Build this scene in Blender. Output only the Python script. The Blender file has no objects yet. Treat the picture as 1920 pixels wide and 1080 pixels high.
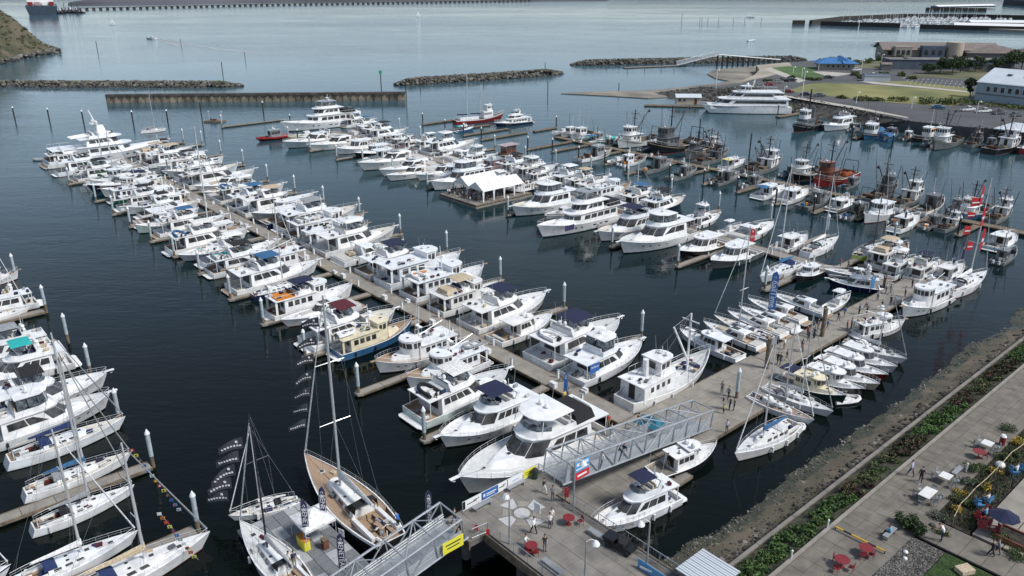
import bpy, math, random
from mathutils import Vector, Matrix, noise
R = random.Random(11)
rad = math.radians
S = bpy.context.scene
COL = S.collection
# ---------------------------------------------------------------- camera
FPX, PITCH, CAMH = 1500.0, math.atan(590 / 1500), 50.0
cd = bpy.data.cameras.new('camera'); cam = bpy.data.objects.new('camera', cd); COL.objects.link(cam)
cam.location = (0, 0, CAMH); cam.rotation_euler = (math.pi / 2 - PITCH, 0, 0)
cd.sensor_width = 36; cd.lens = FPX / 1920 * 36; cd.clip_start = 1; cd.clip_end = 12000
S.camera = cam
# ---------------------------------------------------------------- sky, sun, exposure
SUN_EL, SUN_DIR = 50, Vector((0.86, -0.38, 0)).normalized()
w = bpy.data.worlds.new('World'); S.world = w; w.use_nodes = True
nt = w.node_tree; nt.nodes.clear()
out = nt.nodes.new('ShaderNodeOutputWorld'); bg = nt.nodes.new('ShaderNodeBackground')
sky = nt.nodes.new('ShaderNodeTexSky'); sky.sky_type = 'NISHITA'; sky.sun_disc = False
sky.sun_elevation = rad(SUN_EL); sky.sun_rotation = math.atan2(SUN_DIR.x, SUN_DIR.y)
sky.air_density = 1.0; sky.dust_density = 0.6; sky.ozone_density = 1.0
# broken cloud layer mixed over the clear sky
tc = nt.nodes.new('ShaderNodeTexCoord'); sep = nt.nodes.new('ShaderNodeSeparateXYZ'); nt.links.new(tc.outputs['Generated'], sep.inputs[0])
mx = nt.nodes.new('ShaderNodeMath'); mx.operation = 'MAXIMUM'; mx.inputs[1].default_value = 0.06; nt.links.new(sep.outputs[2], mx.inputs[0])
dx = nt.nodes.new('ShaderNodeMath'); dx.operation = 'DIVIDE'; nt.links.new(sep.outputs[0], dx.inputs[0]); nt.links.new(mx.outputs[0], dx.inputs[1])
dy = nt.nodes.new('ShaderNodeMath'); dy.operation = 'DIVIDE'; nt.links.new(sep.outputs[1], dy.inputs[0]); nt.links.new(mx.outputs[0], dy.inputs[1])
cb = nt.nodes.new('ShaderNodeCombineXYZ'); nt.links.new(dx.outputs[0], cb.inputs[0]); nt.links.new(dy.outputs[0], cb.inputs[1])
ns = nt.nodes.new('ShaderNodeTexNoise'); ns.inputs['Scale'].default_value = 0.9; ns.inputs['Detail'].default_value = 5; mpp = nt.nodes.new('ShaderNodeMapping'); mpp.inputs['Location'].default_value = (3.7, 1.9, 0); nt.links.new(cb.outputs[0], mpp.inputs['Vector']); nt.links.new(mpp.outputs[0], ns.inputs['Vector'])
rp = nt.nodes.new('ShaderNodeValToRGB'); rp.color_ramp.elements[0].position = 0.54; rp.color_ramp.elements[0].color = (.0, .0, .0, 1); rp.color_ramp.elements[1].position = 0.80; rp.color_ramp.elements[1].color = (.85, .85, .85, 1)
nt.links.new(ns.outputs['Fac'], rp.inputs[0])
mixc = nt.nodes.new('ShaderNodeMix'); mixc.data_type = 'RGBA'; mixc.inputs[7].default_value = (4.6, 5.3, 5.9, 1)
hsv = nt.nodes.new('ShaderNodeHueSaturation'); hsv.inputs['Saturation'].default_value = .58; hsv.inputs['Value'].default_value = .92; nt.links.new(sky.outputs[0], hsv.inputs['Color'])
tint = nt.nodes.new('ShaderNodeMix'); tint.data_type = 'RGBA'; tint.blend_type = 'MULTIPLY'; tint.inputs[0].default_value = 1; tint.inputs[7].default_value = (.92, 1.0, 1.09, 1); nt.links.new(hsv.outputs[0], tint.inputs[6])
nt.links.new(rp.outputs[0], mixc.inputs[0]); nt.links.new(tint.outputs[2], mixc.inputs[6])
nt.links.new(mixc.outputs[2], bg.inputs[0]); bg.inputs[1].default_value = 0.084
nt.links.new(bg.outputs[0], out.inputs[0])
sd = bpy.data.lights.new('sun', 'SUN'); so = bpy.data.objects.new('sun', sd); COL.objects.link(so)
sd.energy = 2.3; sd.angle = rad(14); sd.color = (1, .97, .93)
dirv = Vector((SUN_DIR.x * math.cos(rad(SUN_EL)), SUN_DIR.y * math.cos(rad(SUN_EL)), math.sin(rad(SUN_EL))))
so.rotation_euler = dirv.to_track_quat('Z', 'Y').to_euler(); so.location = dirv * 300
S.view_settings.view_transform = 'Standard'; S.view_settings.look = 'None'
S.view_settings.exposure = 0.76; S.view_settings.gamma = 1; S.view_settings.use_curve_mapping = False
S.cycles.max_bounces = 5; S.cycles.transparent_max_bounces = 8; S.cycles.glossy_bounces = 3; S.cycles.diffuse_bounces = 2
S.cycles.caustics_reflective = False; S.cycles.caustics_refractive = False

# ---------------------------------------------------------------- measuring helpers (world metres; photo survey -> ground plane)
SP, CP = math.sin(PITCH), math.cos(PITCH)
def P(x, y, z=0.0):
    a, b = (x - 960) / FPX, (y - 540) / FPX
    d = (a, CP - b * SP, -SP - b * CP)
    t = (z - CAMH) / d[2]
    return Vector((d[0] * t, d[1] * t, z))
def H(x, y, zb, ytop):
    """height of an upright thing that stands at survey point x,y,zb and reaches up to row ytop"""
    q = P(x, y, zb); b = (540 - ytop) / FPX
    k = (-SP + b * CP) / (CP + b * SP)
    return CAMH + k * q.y - zb
VA = rad(41.2)
VV = Vector((math.cos(VA), math.sin(VA), 0)); UU = Vector((VV.y, -VV.x, 0))     # finger direction, dock direction
def W(u, v, z=0.0): return UU * u + VV * v + Vector((0, 0, z))
def UV(p): return p.x * UU.x + p.y * UU.y, p.x * VV.x + p.y * VV.y
RU = math.atan2(UU.y, UU.x)      # z rotation of an object whose x axis is the dock direction

# ---------------------------------------------------------------- materials
MATS = {}
def mat(name, col, rough=0.5, metal=0.0, var=0.08, scale=3.0, bump=0.0, bscale=None, col2=None, alpha=None, spec=None, world=False):
    if name in MATS: return MATS[name]
    m = bpy.data.materials.new(name); m.use_nodes = True; n = m.node_tree.nodes; l = m.node_tree.links
    b = n['Principled BSDF']; b.inputs['Roughness'].default_value = rough; b.inputs['Metallic'].default_value = metal
    if spec is not None: b.inputs['Specular IOR Level'].default_value = spec
    if var > 0 or col2:
        t = n.new('ShaderNodeTexCoord'); g = n.new('ShaderNodeNewGeometry')
        s = n.new('ShaderNodeTexNoise'); s.inputs['Scale'].default_value = scale; s.inputs['Detail'].default_value = 4
        l.new(g.outputs['Position'] if world else t.outputs['Object'], s.inputs['Vector'])
        r = n.new('ShaderNodeValToRGB'); c2 = col2 or tuple(c * (1 - var * 2.2) for c in col)
        r.color_ramp.elements[0].position = .3; r.color_ramp.elements[1].position = .7
        r.color_ramp.elements[0].color = (*c2, 1); r.color_ramp.elements[1].color = (*[min(1, c * (1 + var * .4)) for c in col], 1)
        l.new(s.outputs['Fac'], r.inputs[0]); l.new(r.outputs[0], b.inputs['Base Color'])
        if bump:
            s2 = n.new('ShaderNodeTexNoise'); s2.inputs['Scale'].default_value = bscale or scale * 6; s2.inputs['Detail'].default_value = 3
            l.new(g.outputs['Position'] if world else t.outputs['Object'], s2.inputs['Vector'])
            bm_ = n.new('ShaderNodeBump'); bm_.inputs['Strength'].default_value = 1; bm_.inputs['Distance'].default_value = bump
            l.new(s2.outputs['Fac'], bm_.inputs['Height']); l.new(bm_.outputs[0], b.inputs['Normal'])
    else: b.inputs['Base Color'].default_value = (*col, 1)
    if alpha is not None: b.inputs['Alpha'].default_value = alpha
    MATS[name] = m; return m
PAL = dict(white=(.80, .80, .79), ivory=(.80, .79, .76), coolwhite=(.78, .80, .81), milk=(.76, .76, .75), offwhite=(.74, .73, .70), cream=(.74, .66, .47), navy=(.012, .018, .055), navyb=(.015, .035, .12), black=(.014, .014, .016), blue=(.035, .13, .27), green=(.012, .07, .045),
    dgreen=(.02, .05, .04), mint=(.60, .70, .65), grey=(.29, .31, .32), dgrey=(.16, .17, .18), alum=(.24, .25, .25), red=(.23, .02, .02), redb=(.76, .76, .74), lime=(.50, .58, .08), yellow=(.72, .62, .22),
    aqua=(.10, .34, .28), lblue=(.27, .42, .50), brown=(.17, .06, .035), pink=(.42, .30, .29), orange=(.62, .22, .03), teal=(.02, .42, .40), maroon=(.10, .012, .02), tan=(.52, .42, .29), wood=(.30, .17, .085), purple=(.1, .04, .25))
for k, c in PAL.items():
    hullish = k in ('alum', 'dgrey')
    mat('paint_' + k, c, .22 if not hullish else .42, .25 if hullish else 0, .10 if c[0] > .6 else .14, .9)
    mat('canvas_' + k, c, .92, 0, .18, 5, .01)
mat('glass', (.012, .014, .017), .07, 0, .1, 1.1, col2=(.085, .085, .082)); mat('glass_clear', (.16, .19, .21), .08, 0, .3, 2.5, col2=(.03, .035, .04)); mat('rail', (.52, .53, .54), .5, .3, 0)
mat('teak', (.36, .25, .165), .75, 0, .12, 9, .004); mat('rubber', (.02, .02, .022), .8, 0, 0); mat('deck', (.76, .76, .75), .7, 0, .10, 2); mat('deck_grey', (.62, .63, .62), .75, 0, .1, 2); mat('deck_tan', (.66, .62, .54), .75, 0, .1, 2); mat('bottom_black', (.015, .016, .02), .6, 0, 0); mat('bottom_red', (.16, .02, .015), .6, 0, 0)
mat('seat', (.55, .53, .5), .8, 0, .15, 4); mat('interior', (.055, .045, .038), .9, 0, .3, 3); mat('mast', (.66, .67, .68), .35, .45, 0); mat('mast_dark', (.03, .032, .035), .5, .2, 0); mat('wire_dark', (.06, .06, .065), .6, 0, 0); mat('wire', (.30, .31, .32), .4, .6, 0)
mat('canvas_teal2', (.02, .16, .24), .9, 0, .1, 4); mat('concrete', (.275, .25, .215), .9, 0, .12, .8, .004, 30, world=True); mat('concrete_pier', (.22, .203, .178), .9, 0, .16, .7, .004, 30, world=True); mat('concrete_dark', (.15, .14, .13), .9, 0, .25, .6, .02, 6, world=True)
mat('timber', (.20, .155, .11), .9, 0, .25, 1.5, .01, 20, world=True); mat('timber_dark', (.05, .042, .036), .9, 0, .3, 1.2, .01, 12, world=True); mat('float_black', (.02, .02, .022), .8, 0, .2)
mat('sleeve', (.42, .48, .50), .55, 0, .15, 2); mat('net', (.03, .04, .035), .95, 0, .6, 2.2, .1, 4, col2=(.012, .014, .016)); mat('net_orange', (.40, .09, .03), .95, 0, .4, 3, .1, 4)
mat('galv', (.42, .44, .46), .45, .5, .12, 4); mat('mesh_panel', (.55, .58, .60), .6, .2, 0, alpha=.34); mat('rust', (.14, .055, .03), .8, 0, .4, 1.5)
mat('skin', (.50, .31, .22), .6, 0, 0); mat('hair', (.04, .025, .018), .8, 0, 0)
for nm, c in dict(shirt_white=(.72, .72, .72), shirt_black=(.02, .02, .022), shirt_red=(.42, .03, .03), shirt_blue=(.04, .14, .42), shirt_yellow=(.65, .55, .08), shirt_grey=(.22, .23, .24), shirt_lilac=(.42, .42, .60), shirt_navy=(.02, .03, .08), shirt_sky=(.10, .35, .55), pants_navy=(.025, .035, .07), pants_black=(.015, .015, .018), pants_tan=(.30, .24, .17), pants_grey=(.12, .12, .13), pants_white=(.62, .61, .58), shoes=(.05, .045, .04)).items():
    mat(nm, c, .9, 0, 0)

# ---------------------------------------------------------------- mesh builder
class MB:
    def __init__(s): s.v = []; s.f = []; s.m = []; s.names = []
    def mi(s, m):
        if m not in s.names: s.names.append(m)
        return s.names.index(m)
    def add(s, vs, fs, m):
        o = len(s.v); s.v += [tuple(p) for p in vs]; k = s.mi(m)
        for f in fs: s.f.append(tuple(i + o for i in f)); s.m.append(k)
    def box(s, c, d, m, rz=0, tx=1, ty=1):
        x, y, z = d[0] / 2, d[1] / 2, d[2] / 2; cs, sn = math.cos(rz), math.sin(rz); vs = []
        for k, (a, b) in ((-1, (1, 1)), (1, (tx, ty))):
            for sx, sy in ((-1, -1), (1, -1), (1, 1), (-1, 1)):
                px, py = sx * x * a, sy * y * b
                vs.append((c[0] + px * cs - py * sn, c[1] + px * sn + py * cs, c[2] + k * z))
        s.add(vs, [(3, 2, 1, 0), (4, 5, 6, 7), (0, 1, 5, 4), (1, 2, 6, 5), (2, 3, 7, 6), (3, 0, 4, 7)], m)
    def rings(s, rs, m, cap0=True, cap1=True, closed=True):
        """loft closed rings of equal size; m one material or one per band"""
        n = len(rs[0]); vs = [p for r in rs for p in r]; o = len(s.v); s.v += [tuple(p) for p in vs]
        for k in range(len(rs) - 1):
            mm = s.mi(m[k] if isinstance(m, (list, tuple)) else m)
            for i in range(n if closed else n - 1):
                j = (i + 1) % n
                s.f.append((o + k * n + i, o + k * n + j, o + (k + 1) * n + j, o + (k + 1) * n + i)); s.m.append(mm)
        if cap0: s.f.append(tuple(o + i for i in range(n - 1, -1, -1))); s.m.append(s.mi(m[0] if isinstance(m, (list, tuple)) else m))
        if cap1: s.f.append(tuple(o + (len(rs) - 1) * n + i for i in range(n))); s.m.append(s.mi(m[-1] if isinstance(m, (list, tuple)) else m))
    def prism(s, outl, z0, z1, m, top=None):
        t = top or outl
        s.rings([[(x, y, z0) for x, y in outl], [(x, y, z1) for x, y in t]], m)
    def tube(s, pts, r, m, n=5, r2=None):
        pts = [Vector(p) for p in pts]; rs = []
        for i, p in enumerate(pts):
            d = (pts[min(i + 1, len(pts) - 1)] - pts[max(i - 1, 0)]).normalized()
            a = d.orthogonal().normalized() if abs(d.z) > .9 else d.cross(Vector((0, 0, 1))).normalized()
            b = d.cross(a); rr = r if r2 is None else r + (r2 - r) * i / (len(pts) - 1)
            rs.append([p + a * math.cos(2 * math.pi * k / n) * rr + b * math.sin(2 * math.pi * k / n) * rr for k in range(n)])
        s.rings(rs, m)
    def dome(s, c, r, m, rz=None, n=8, lo=-.3):
        rz = rz or r; rs = []
        for k in range(5):
            a = lo * math.pi / 2 + (math.pi / 2 - lo * math.pi / 2) * k / 4.3
            rs.append([(c[0] + r * math.cos(a) * math.cos(2 * math.pi * i / n), c[1] + r * math.cos(a) * math.sin(2 * math.pi * i / n), c[2] + rz * math.sin(a)) for i in range(n)])
        s.rings(rs, m)
    def slab(s, q, th, m):
        """thin closed slab on four points, thickness th outwards along its normal"""
        q = [Vector(p) for p in q]; nrm = (q[1] - q[0]).cross(q[3] - q[0]).normalized() * th
        s.rings([q, [p + nrm for p in q]], m)
    def poly(s, pts, m): s.add(pts, [tuple(range(len(pts)))], m)
    def build(s, name, parent=None, smooth=38, kind=None):
        me = bpy.data.meshes.new(name); me.from_pydata(s.v, [], s.f)
        for nm in s.names: me.materials.append(MATS[nm])
        if len(s.names) > 1: me.polygons.foreach_set('material_index', s.m)
        if smooth:
            me.polygons.foreach_set('use_smooth', [True] * len(s.f)); me.set_sharp_from_angle(angle=rad(smooth))
        o = bpy.data.objects.new(name, me); COL.objects.link(o); o.parent = parent
        if kind: o['kind'] = kind
        return o
def tag(o, label=None, cat=None, group=None, kind=None):
    if label: o['label'] = label
    if cat: o['category'] = cat
    if group: o['group'] = group
    if kind: o['kind'] = kind
    return o
def empty(name, loc, rz=0, label=None, cat=None, group=None):
    o = bpy.data.objects.new(name, None); COL.objects.link(o); o.location = loc; o.rotation_euler = (0, 0, rz); o.empty_display_size = .3
    return tag(o, label, cat, group)
def copy_tree(o, parent=None):
    c = o.copy(); COL.objects.link(c); c.parent = parent
    for ch in list(o.children): copy_tree(ch, c)
    return c
def obj(name, me, parent=None, loc=(0, 0, 0), rz=0):
    o = bpy.data.objects.new(name, me); COL.objects.link(o); o.parent = parent; o.location = loc; o.rotation_euler = (0, 0, rz); return o
ORD = 'zeroth first second third fourth fifth sixth seventh eighth ninth tenth eleventh twelfth thirteenth fourteenth fifteenth sixteenth seventeenth eighteenth nineteenth twentieth'.split()
def ordw(n):
    if n <= 20: return ORD[n]
    return {2: 'twenty', 3: 'thirty', 4: 'forty', 5: 'fifty', 6: 'sixty'}[n // 10] + '-' + ORD[n % 10] if n % 10 else {3: 'thirtieth', 4: 'fortieth', 5: 'fiftieth', 6: 'sixtieth'}[n // 10]
TXT = {}
def text_mesh(s, size, m):
    k = (s, size, m)
    if k in TXT: return TXT[k]
    c = bpy.data.curves.new('lettering', 'FONT'); c.body = s; c.size = size; c.extrude = .004; c.align_x = 'CENTER'; c.align_y = 'CENTER'; c.resolution_u = 2
    o = bpy.data.objects.new('tmp', c); COL.objects.link(o); dg = bpy.context.evaluated_depsgraph_get()
    me = bpy.data.meshes.new_from_object(o.evaluated_get(dg)); me.materials.clear(); me.materials.append(MATS[m]); me.name = 'lettering'
    bpy.data.objects.remove(o); TXT[k] = me; return me
# ================================================================ boats
class Hull:
    """a lofted hull. x forward, y to port, z up, origin amidships on the waterline"""
    def __init__(s, L, B, zst, zmid, zbow, full=2.3, stern=.88, rake=.07, flare=.72, tumble=1.0, transom=0.0):
        s.L, s.B, s.z = L, B, (zst, zmid, zbow); s.full, s.stern, s.rake, s.flare = full, stern, rake, flare; s.transom = transom
    def sheer(s, t):
        a, b, c = s.z
        return a + (b - a) * min(1, t / .45) if t < .45 else b + (c - b) * ((t - .45) / .55) ** 1.7
    def beam(s, t):
        if t < .4: k = s.stern + (1 - s.stern) * math.sin(t / .4 * math.pi / 2)
        else: k = max(.02, 1 - ((t - .4) / .6) ** s.full)
        return s.B / 2 * k
    def pt(s, t, f):
        """f 0 waterline .. 1 sheer"""
        z = s.sheer(t) * f
        fore = max(0, (t - .3) / .7)
        wl = 1 - (1 - s.flare) * fore ** 1.2 - .06
        y = s.beam(t) * (wl + (1 - wl) * f ** (1.0 + .8 * fore))
        x = -s.L / 2 + s.transom * s.L * (f) * (1 - t) ** 8 + t * s.L * (1 - s.rake * (1 - f) ** 1.1)
        return x, y, z
    def build(s, side='paint_white', boot='bottom_black', top=None, deck='deck', bul=.12, cap='paint_white', cock=None, cockz=.3, cockm='deck', stripe=None, stripem='paint_navy', n=14):
        """cock = t range from the stern whose floor is dropped by cockz"""
        mb = MB(); ts = [i / n for i in range(n + 1)]; ts[-1] = .995
        if cock: ts = sorted(set(ts + [cock, cock + .004]))
        rs = []
        for t in ts:
            sh = s.sheer(t); half = []
            x, y, _ = s.pt(t, 0); half.append((x - .0, y * .35, -.45))
            half.append((x, y * .98, -.02))
            for f in (.09, .5, .80, 1.0):
                half.append(s.pt(t, f))
            x, y, z = half[-1]; iw = max(.0, y - min(.14, y * .5))
            half.append((x, iw, z + .015))
            low = bul + (cockz if (cock and t <= cock) else 0)
            half.append((x, iw, z - low)); half.append((x, iw * .02, z - low + .04 * (0 if (cock and t <= cock) else 1)))
            rs.append(half)
        k = len(rs[0]); top = top or side
        mats = [boot, boot, side, side, stripe or top, cap, deck, deck]
        for sgn in (1, -1):
            o = len(mb.v); mb.v += [(p[0], p[1] * sgn, p[2]) for r in rs for p in r]
            for i in range(len(rs) - 1):
                for j in range(k - 1):
                    a, b, c, d = o + i * k + j, o + (i + 1) * k + j, o + (i + 1) * k + j + 1, o + i * k + j + 1
                    mb.f.append((a, b, c, d) if sgn < 0 else (d, c, b, a))
                    mm = mats[j]
                    if j >= 6 and cock and ts[i + 1] <= cock + .003: mm = cockm
                    mb.m.append(mb.mi(mm))
        # transom closing faces
        st = rs[0]
        q = [(st[j][0], st[j][1], st[j][2]) for j in range(6)] + [(st[j][0], -st[j][1], st[j][2]) for j in range(5, -1, -1)]
        mb.add([(x - .005, y, z) for x, y, z in q], [tuple(range(11, -1, -1))], side)
        x0 = st[5][0]; zt = st[5][2]; yy = st[5][1]
        mb.box((x0 + .07, 0, zt - (bul + (cockz if cock else 0)) / 2 + .01), (.14, yy * 1.96, bul + (cockz if cock else 0)), cap)
        return mb
    def windows(s, spans, f0, f1, m='glass'):
        out = []
        for a, b in spans:
            for sg in (1, -1):
                q = []
                for t, f in ((a, f0), (b, f0 + .02), (b, f1), (a, f1)):
                    x, y, z = s.pt(t, f); q.append((x, (y + .015) * sg, z))
                mb = MB(); mb.slab(q if sg < 0 else q[::-1], .02, m); out.append(mb)
        return out
def outline(x0, x1, h0, h1, nose=.45, sub=0):
    c = min(nose * h1 * 1.2, (x1 - x0) * .4)
    return [(x0, -h0), (x1 - c, -h1), (x1 - c * .22, -h1 * .62), (x1, -h1 * .22), (x1, h1 * .22), (x1 - c * .22, h1 * .62), (x1 - c, h1), (x0, h0)]
def house(mb, x0, x1, h0, h1, z0, z1, rf=0, ra=0, tum=.93, m='paint_white', nose=.45, roof=None, over=.0):
    lo = [(x, y, z0) for x, y in outline(x0, x1, h0, h1, nose)]
    up = [(x, y, z1) for x, y in outline(x0 + ra, x1 - rf, h0 * tum, h1 * tum, nose)]
    mb.rings([lo, up], m, cap0=False)
    if roof is not None:
        rl = outline(x0 + ra - over, x1 - rf + over * .5, h0 * tum + .12, h1 * tum + .12, nose)
        mb.prism(rl, z1, z1 + .10, roof)
    return lo, up
def panel(lo, up, i, a, b, f0, f1, a2=None, b2=None, off=.012, m='glass', th=.03):
    n = len(lo); L0, L1, U0, U1 = (Vector(p) for p in (lo[i], lo[(i + 1) % n], up[i], up[(i + 1) % n]))
    a2 = a if a2 is None else a2; b2 = b if b2 is None else b2
    def q(h, f): return (L0.lerp(L1, h)).lerp(U0.lerp(U1, h), f)
    p = [q(a, f0), q(b, f0), q(b2, f1), q(a2, f1)]
    nr = (p[1] - p[0]).cross(p[3] - p[0]).normalized() * off
    mb = MB(); mb.slab([v + nr for v in p], th, m); return mb
def wall_windows(lo, up, n, a, b, f0=.38, f1=.85, gap=.14, slant=0, m='glass'):
    out = []
    for i, flip in ((0, False), (6, True)):
        for k in range(n):
            p = a + (b - a) * k / n; q = a + (b - a) * (k + 1 - gap) / n
            s0 = 0; s1 = -slant * (b - a) if k == n - 1 else 0
            if not flip: out.append(panel(lo, up, i, p, q, f0, f1, p + s0, q + s1, m=m))
            else: out.append(panel(lo, up, i, 1 - q, 1 - p, f0, f1, 1 - q - s1, 1 - p, m=m))
    return out
def front_windows(lo, up, f0=.3, f1=.9, m='glass', gap=.05, seg=(1, 2, 3, 4, 5)):
    return [panel(lo, up, i, gap, 1 - gap, f0, f1, m=m) for i in seg]
def rail(hull, t0, t1, h, n=8, r=.018, inset=.06, close=True, m='rail'):
    mb = MB(); top = {1: [], -1: []}
    for k in range(n + 1):
        t = t0 + (t1 - t0) * k / n; x, y, z = hull.pt(t, 1)
        for sg in (1, -1):
            yy = max(.05, y - inset) * sg; top[sg].append((x + (.02 if k == n else 0) * hull.L * .3, yy, z + h)); mb.tube([(x, yy, z), (x, yy, z + h)], r, m, 4)
    for sg in (1, -1): mb.tube(top[sg], r * 1.25, m, 4)
    mid = {sg: [(p[0], p[1], p[2] - h * .45) for p in top[sg]] for sg in (1, -1)}
    for sg in (1, -1): mb.tube(mid[sg], r * .7, m, 3)
    if close: mb.tube([top[1][-1], top[-1][-1]], r * 1.25, m, 4)
    return mb
def canopy(x0, x1, hw, z, zb, m, posts='rail', arch=.12):
    """sagging canvas on four bent hoops; returns cloth, frame"""
    c = MB(); rs = []
    for k in range(5):
        x = x0 + (x1 - x0) * k / 4; dz = arch * math.sin(math.pi * k / 4) * .5
        up = [(x, hw * math.sin(a), z + dz + arch * math.cos(a) - arch) for a in (-math.pi / 2, -1.1, -.55, 0, .55, 1.1, math.pi / 2)]
        lo = [(p[0], p[1] * .985, p[2] - .04) for p in up[::-1]]; rs.append(up + lo)
    c.rings(rs, m); f = MB()
    for sx in (x0 + .1, x1 - .1):
        xb = (x0 + x1) / 2 + (sx - (x0 + x1) / 2) * .35; f.tube([(xb, hw * .97, zb), (sx, hw * .97, z - arch - .03), (sx, -hw * .97, z - arch - .03), (xb, -hw * .97, zb)], .02, posts, 4)
    return c, f
def dinghy_mb(L=3.0, m='canvas_grey', fl='canvas_white', motor=True):
    mb = MB(); B = L * .24
    p = [(-L / 2, B, .25), (0, B, .27), (L * .28, B * .85, .31), (L * .45, B * .35, .38), (L * .48, 0, .4)]
    pts = p + [(x, -y, z) for x, y, z in p[-2::-1]]; mb.tube(pts, L * .07, m, 6)
    mb.prism([(-L * .46, -B), (L * .2, -B * .9), (L * .42, 0), (L * .2, B * .9), (-L * .46, B)], .08, .16, fl)
    mb.box((-L * .44, 0, .25), (.06, B * 2, .3), fl); mb.box((-L * .05, 0, .28), (.22, B * 1.9, .05), 'seat')
    if motor: mb.box((-L * .53, 0, .42), (.28, .24, .42), 'rubber', tx=.8, ty=.8); mb.box((-L * .55, 0, 0), (.12, .08, .5), 'rubber')
    return mb

NEAR = 185.0
class Boat:
    def __init__(s, kind, L, near, o, rnd):
        s.kind, s.L, s.near, s.o, s.r = kind, L, near, o, rnd; s.parts = []
        s.hc = o.get('hull', 'white'); s.sc = o.get('house', 'white'); s.cv = 'canvas_' + o['canvas'] if 'canvas' in o else None
        if s.hc == 'white': s.hc = rnd.choice(['white', 'white', 'white', 'ivory', 'coolwhite', 'milk'])
        if s.sc == 'white': s.sc = s.hc if s.hc in ('ivory', 'coolwhite', 'milk') else rnd.choice(['white', 'white', 'white', 'ivory', 'coolwhite'])
        s.dk = rnd.choice(['deck', 'deck', 'deck_grey', 'deck_tan']); s.side = 'paint_' + s.hc; s.top = 'paint_' + s.sc if s.sc in PAL else 'paint_white'
        s.cap = 'paint_white' if s.hc not in ('alum', 'lime') else s.side
        s.boot = rnd.choice(['bottom_black', 'bottom_black', 'bottom_red', 'bottom_black']) if s.hc != 'redb' else 'bottom_red'
        if kind == 'fly' and s.cv is None and not ({'top', 'clear', 'hard'} & set(o)): s.cv = rnd.choice(['canvas_black', 'canvas_navy', 'canvas_white', 'canvas_offwhite', None, None])
        s.wins = []; s.raised = []     # raised: (x,y,z) spots for things carried
    def p(s, name, mb): s.parts.append((name, mb))
    def w(s, l): s.wins += l
    def emit(s, name, loc, rz, label, cat, group):
        root = empty(name, loc, rz, label, cat, group)
        hl = None
        for nm, mb in s.parts:
            o = mb.build(nm, root)
            if nm == 'deck_gear': o['kind'] = 'stuff'
        if s.wins:
            if s.near:
                for mb in s.wins: mb.build('window', root, smooth=0)
            else:
                mb = MB()
                for x in s.wins:
                    for i, nm in enumerate(x.names): pass
                    mb.add(x.v, x.f, x.names[0])
                mb.build('window_row', root, smooth=0)['kind'] = 'stuff'
        return root
    # ---------------- common bits
    def fenders(s, h, col='paint_white', n=3):
        if not s.near: return
        for k in range(n):
            t = .15 + .22 * k + s.r.uniform(0, .05); sg = s.r.choice([1, -1]); x, y, z = h.pt(t, .8)
            mb = MB(); r = .13; mb.tube([(x, (y + r) * sg, z * .35), (x, (y + r) * sg, z * .35 + .12), (x, (y + r) * sg, z * .35 + .55), (x, (y + r) * sg, z * .35 + .65)], r, col, 6)
            mb.tube([(x, (y + r) * sg, z * .35 + .6), (x, (y) * sg, h.sheer(t) + .1)], .012, 'wire', 3); s.p('fender', mb)
    def clutter(s, xs, hw, z, n=6):
        g = MB()
        for i in range(n):
            x, y = s.r.uniform(*xs), s.r.choice([-1, 1]) * s.r.uniform(.2, .8) * hw; c = s.r.choice(['canvas_navy', 'canvas_white', 'seat', 'canvas_black', 'canvas_tan', 'canvas_grey', 'paint_dgrey', 'canvas_maroon', 'canvas_navyb'])
            if s.r.random() < .4: g.tube([(x - .35, y, z + .2), (x + .35, y + .1, z + .2)], .18, c, 6)
            else: g.box((x, y, z + .2), (s.r.uniform(.25, .75), s.r.uniform(.25, .55), s.r.uniform(.2, .45)), c, s.r.uniform(-.3, .3))
        s.p('deck_gear', g)
    def hatch(s, x, y, z, d=.5, m='glass'):
        mb = MB(); mb.box((x, y, z), (d, d, .05), 'paint_white'); mb.box((x, y, z + .035), (d * .78, d * .78, .03), m); s.p('hatch', mb)
    def arch(s, x, hw, z0, z1, rake=.7, wdt=.5, gear=True, m=None):
        mb = MB(); m = m or s.top
        for sg in (1, -1):
            mb.rings([[(x - wdt, hw * sg, z0), (x + wdt, hw * sg, z0), (x + wdt, (hw - .12) * sg, z0), (x - wdt, (hw - .12) * sg, z0)],
                      [(x - rake - wdt * .5, hw * .9 * sg, z1), (x - rake + wdt * .3, hw * .9 * sg, z1), (x - rake + wdt * .3, (hw * .9 - .12) * sg, z1), (x - rake - wdt * .5, (hw * .9 - .12) * sg, z1)]], m)
        mb.box((x - rake - wdt * .1, 0, z1 + .05), (wdt * .85, hw * 1.84, .12), m); s.p('radar_arch', mb)
        if gear: s.gear(x - rake, 0, z1 + .1)
    def gear(s, x, y, z):
        mb = MB(); mb.dome((x, y + .3, z + .22), .3, 'paint_white', .24); mb.tube([(x, y + .3, z), (x, y + .3, z + .15)], .06, 'paint_white', 5); s.p('radar_dome', mb)
        if s.r.random() < .6:
            mb = MB(); mb.dome((x, y - .7, z + .3), .26, 'paint_white', .34); s.p('satellite_dome', mb)
        mb = MB(); hh = s.r.uniform(2.0, 4.0)
        for yy in (-.9, .95): mb.tube([(x, y + yy, z), (x - .35, y + yy, z + hh)], .016, 'paint_white', 3, .008)
        mb.tube([(x, y, z), (x, y, z + 1.1)], .035, 'paint_white', 4); s.p('antenna', mb)
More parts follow.
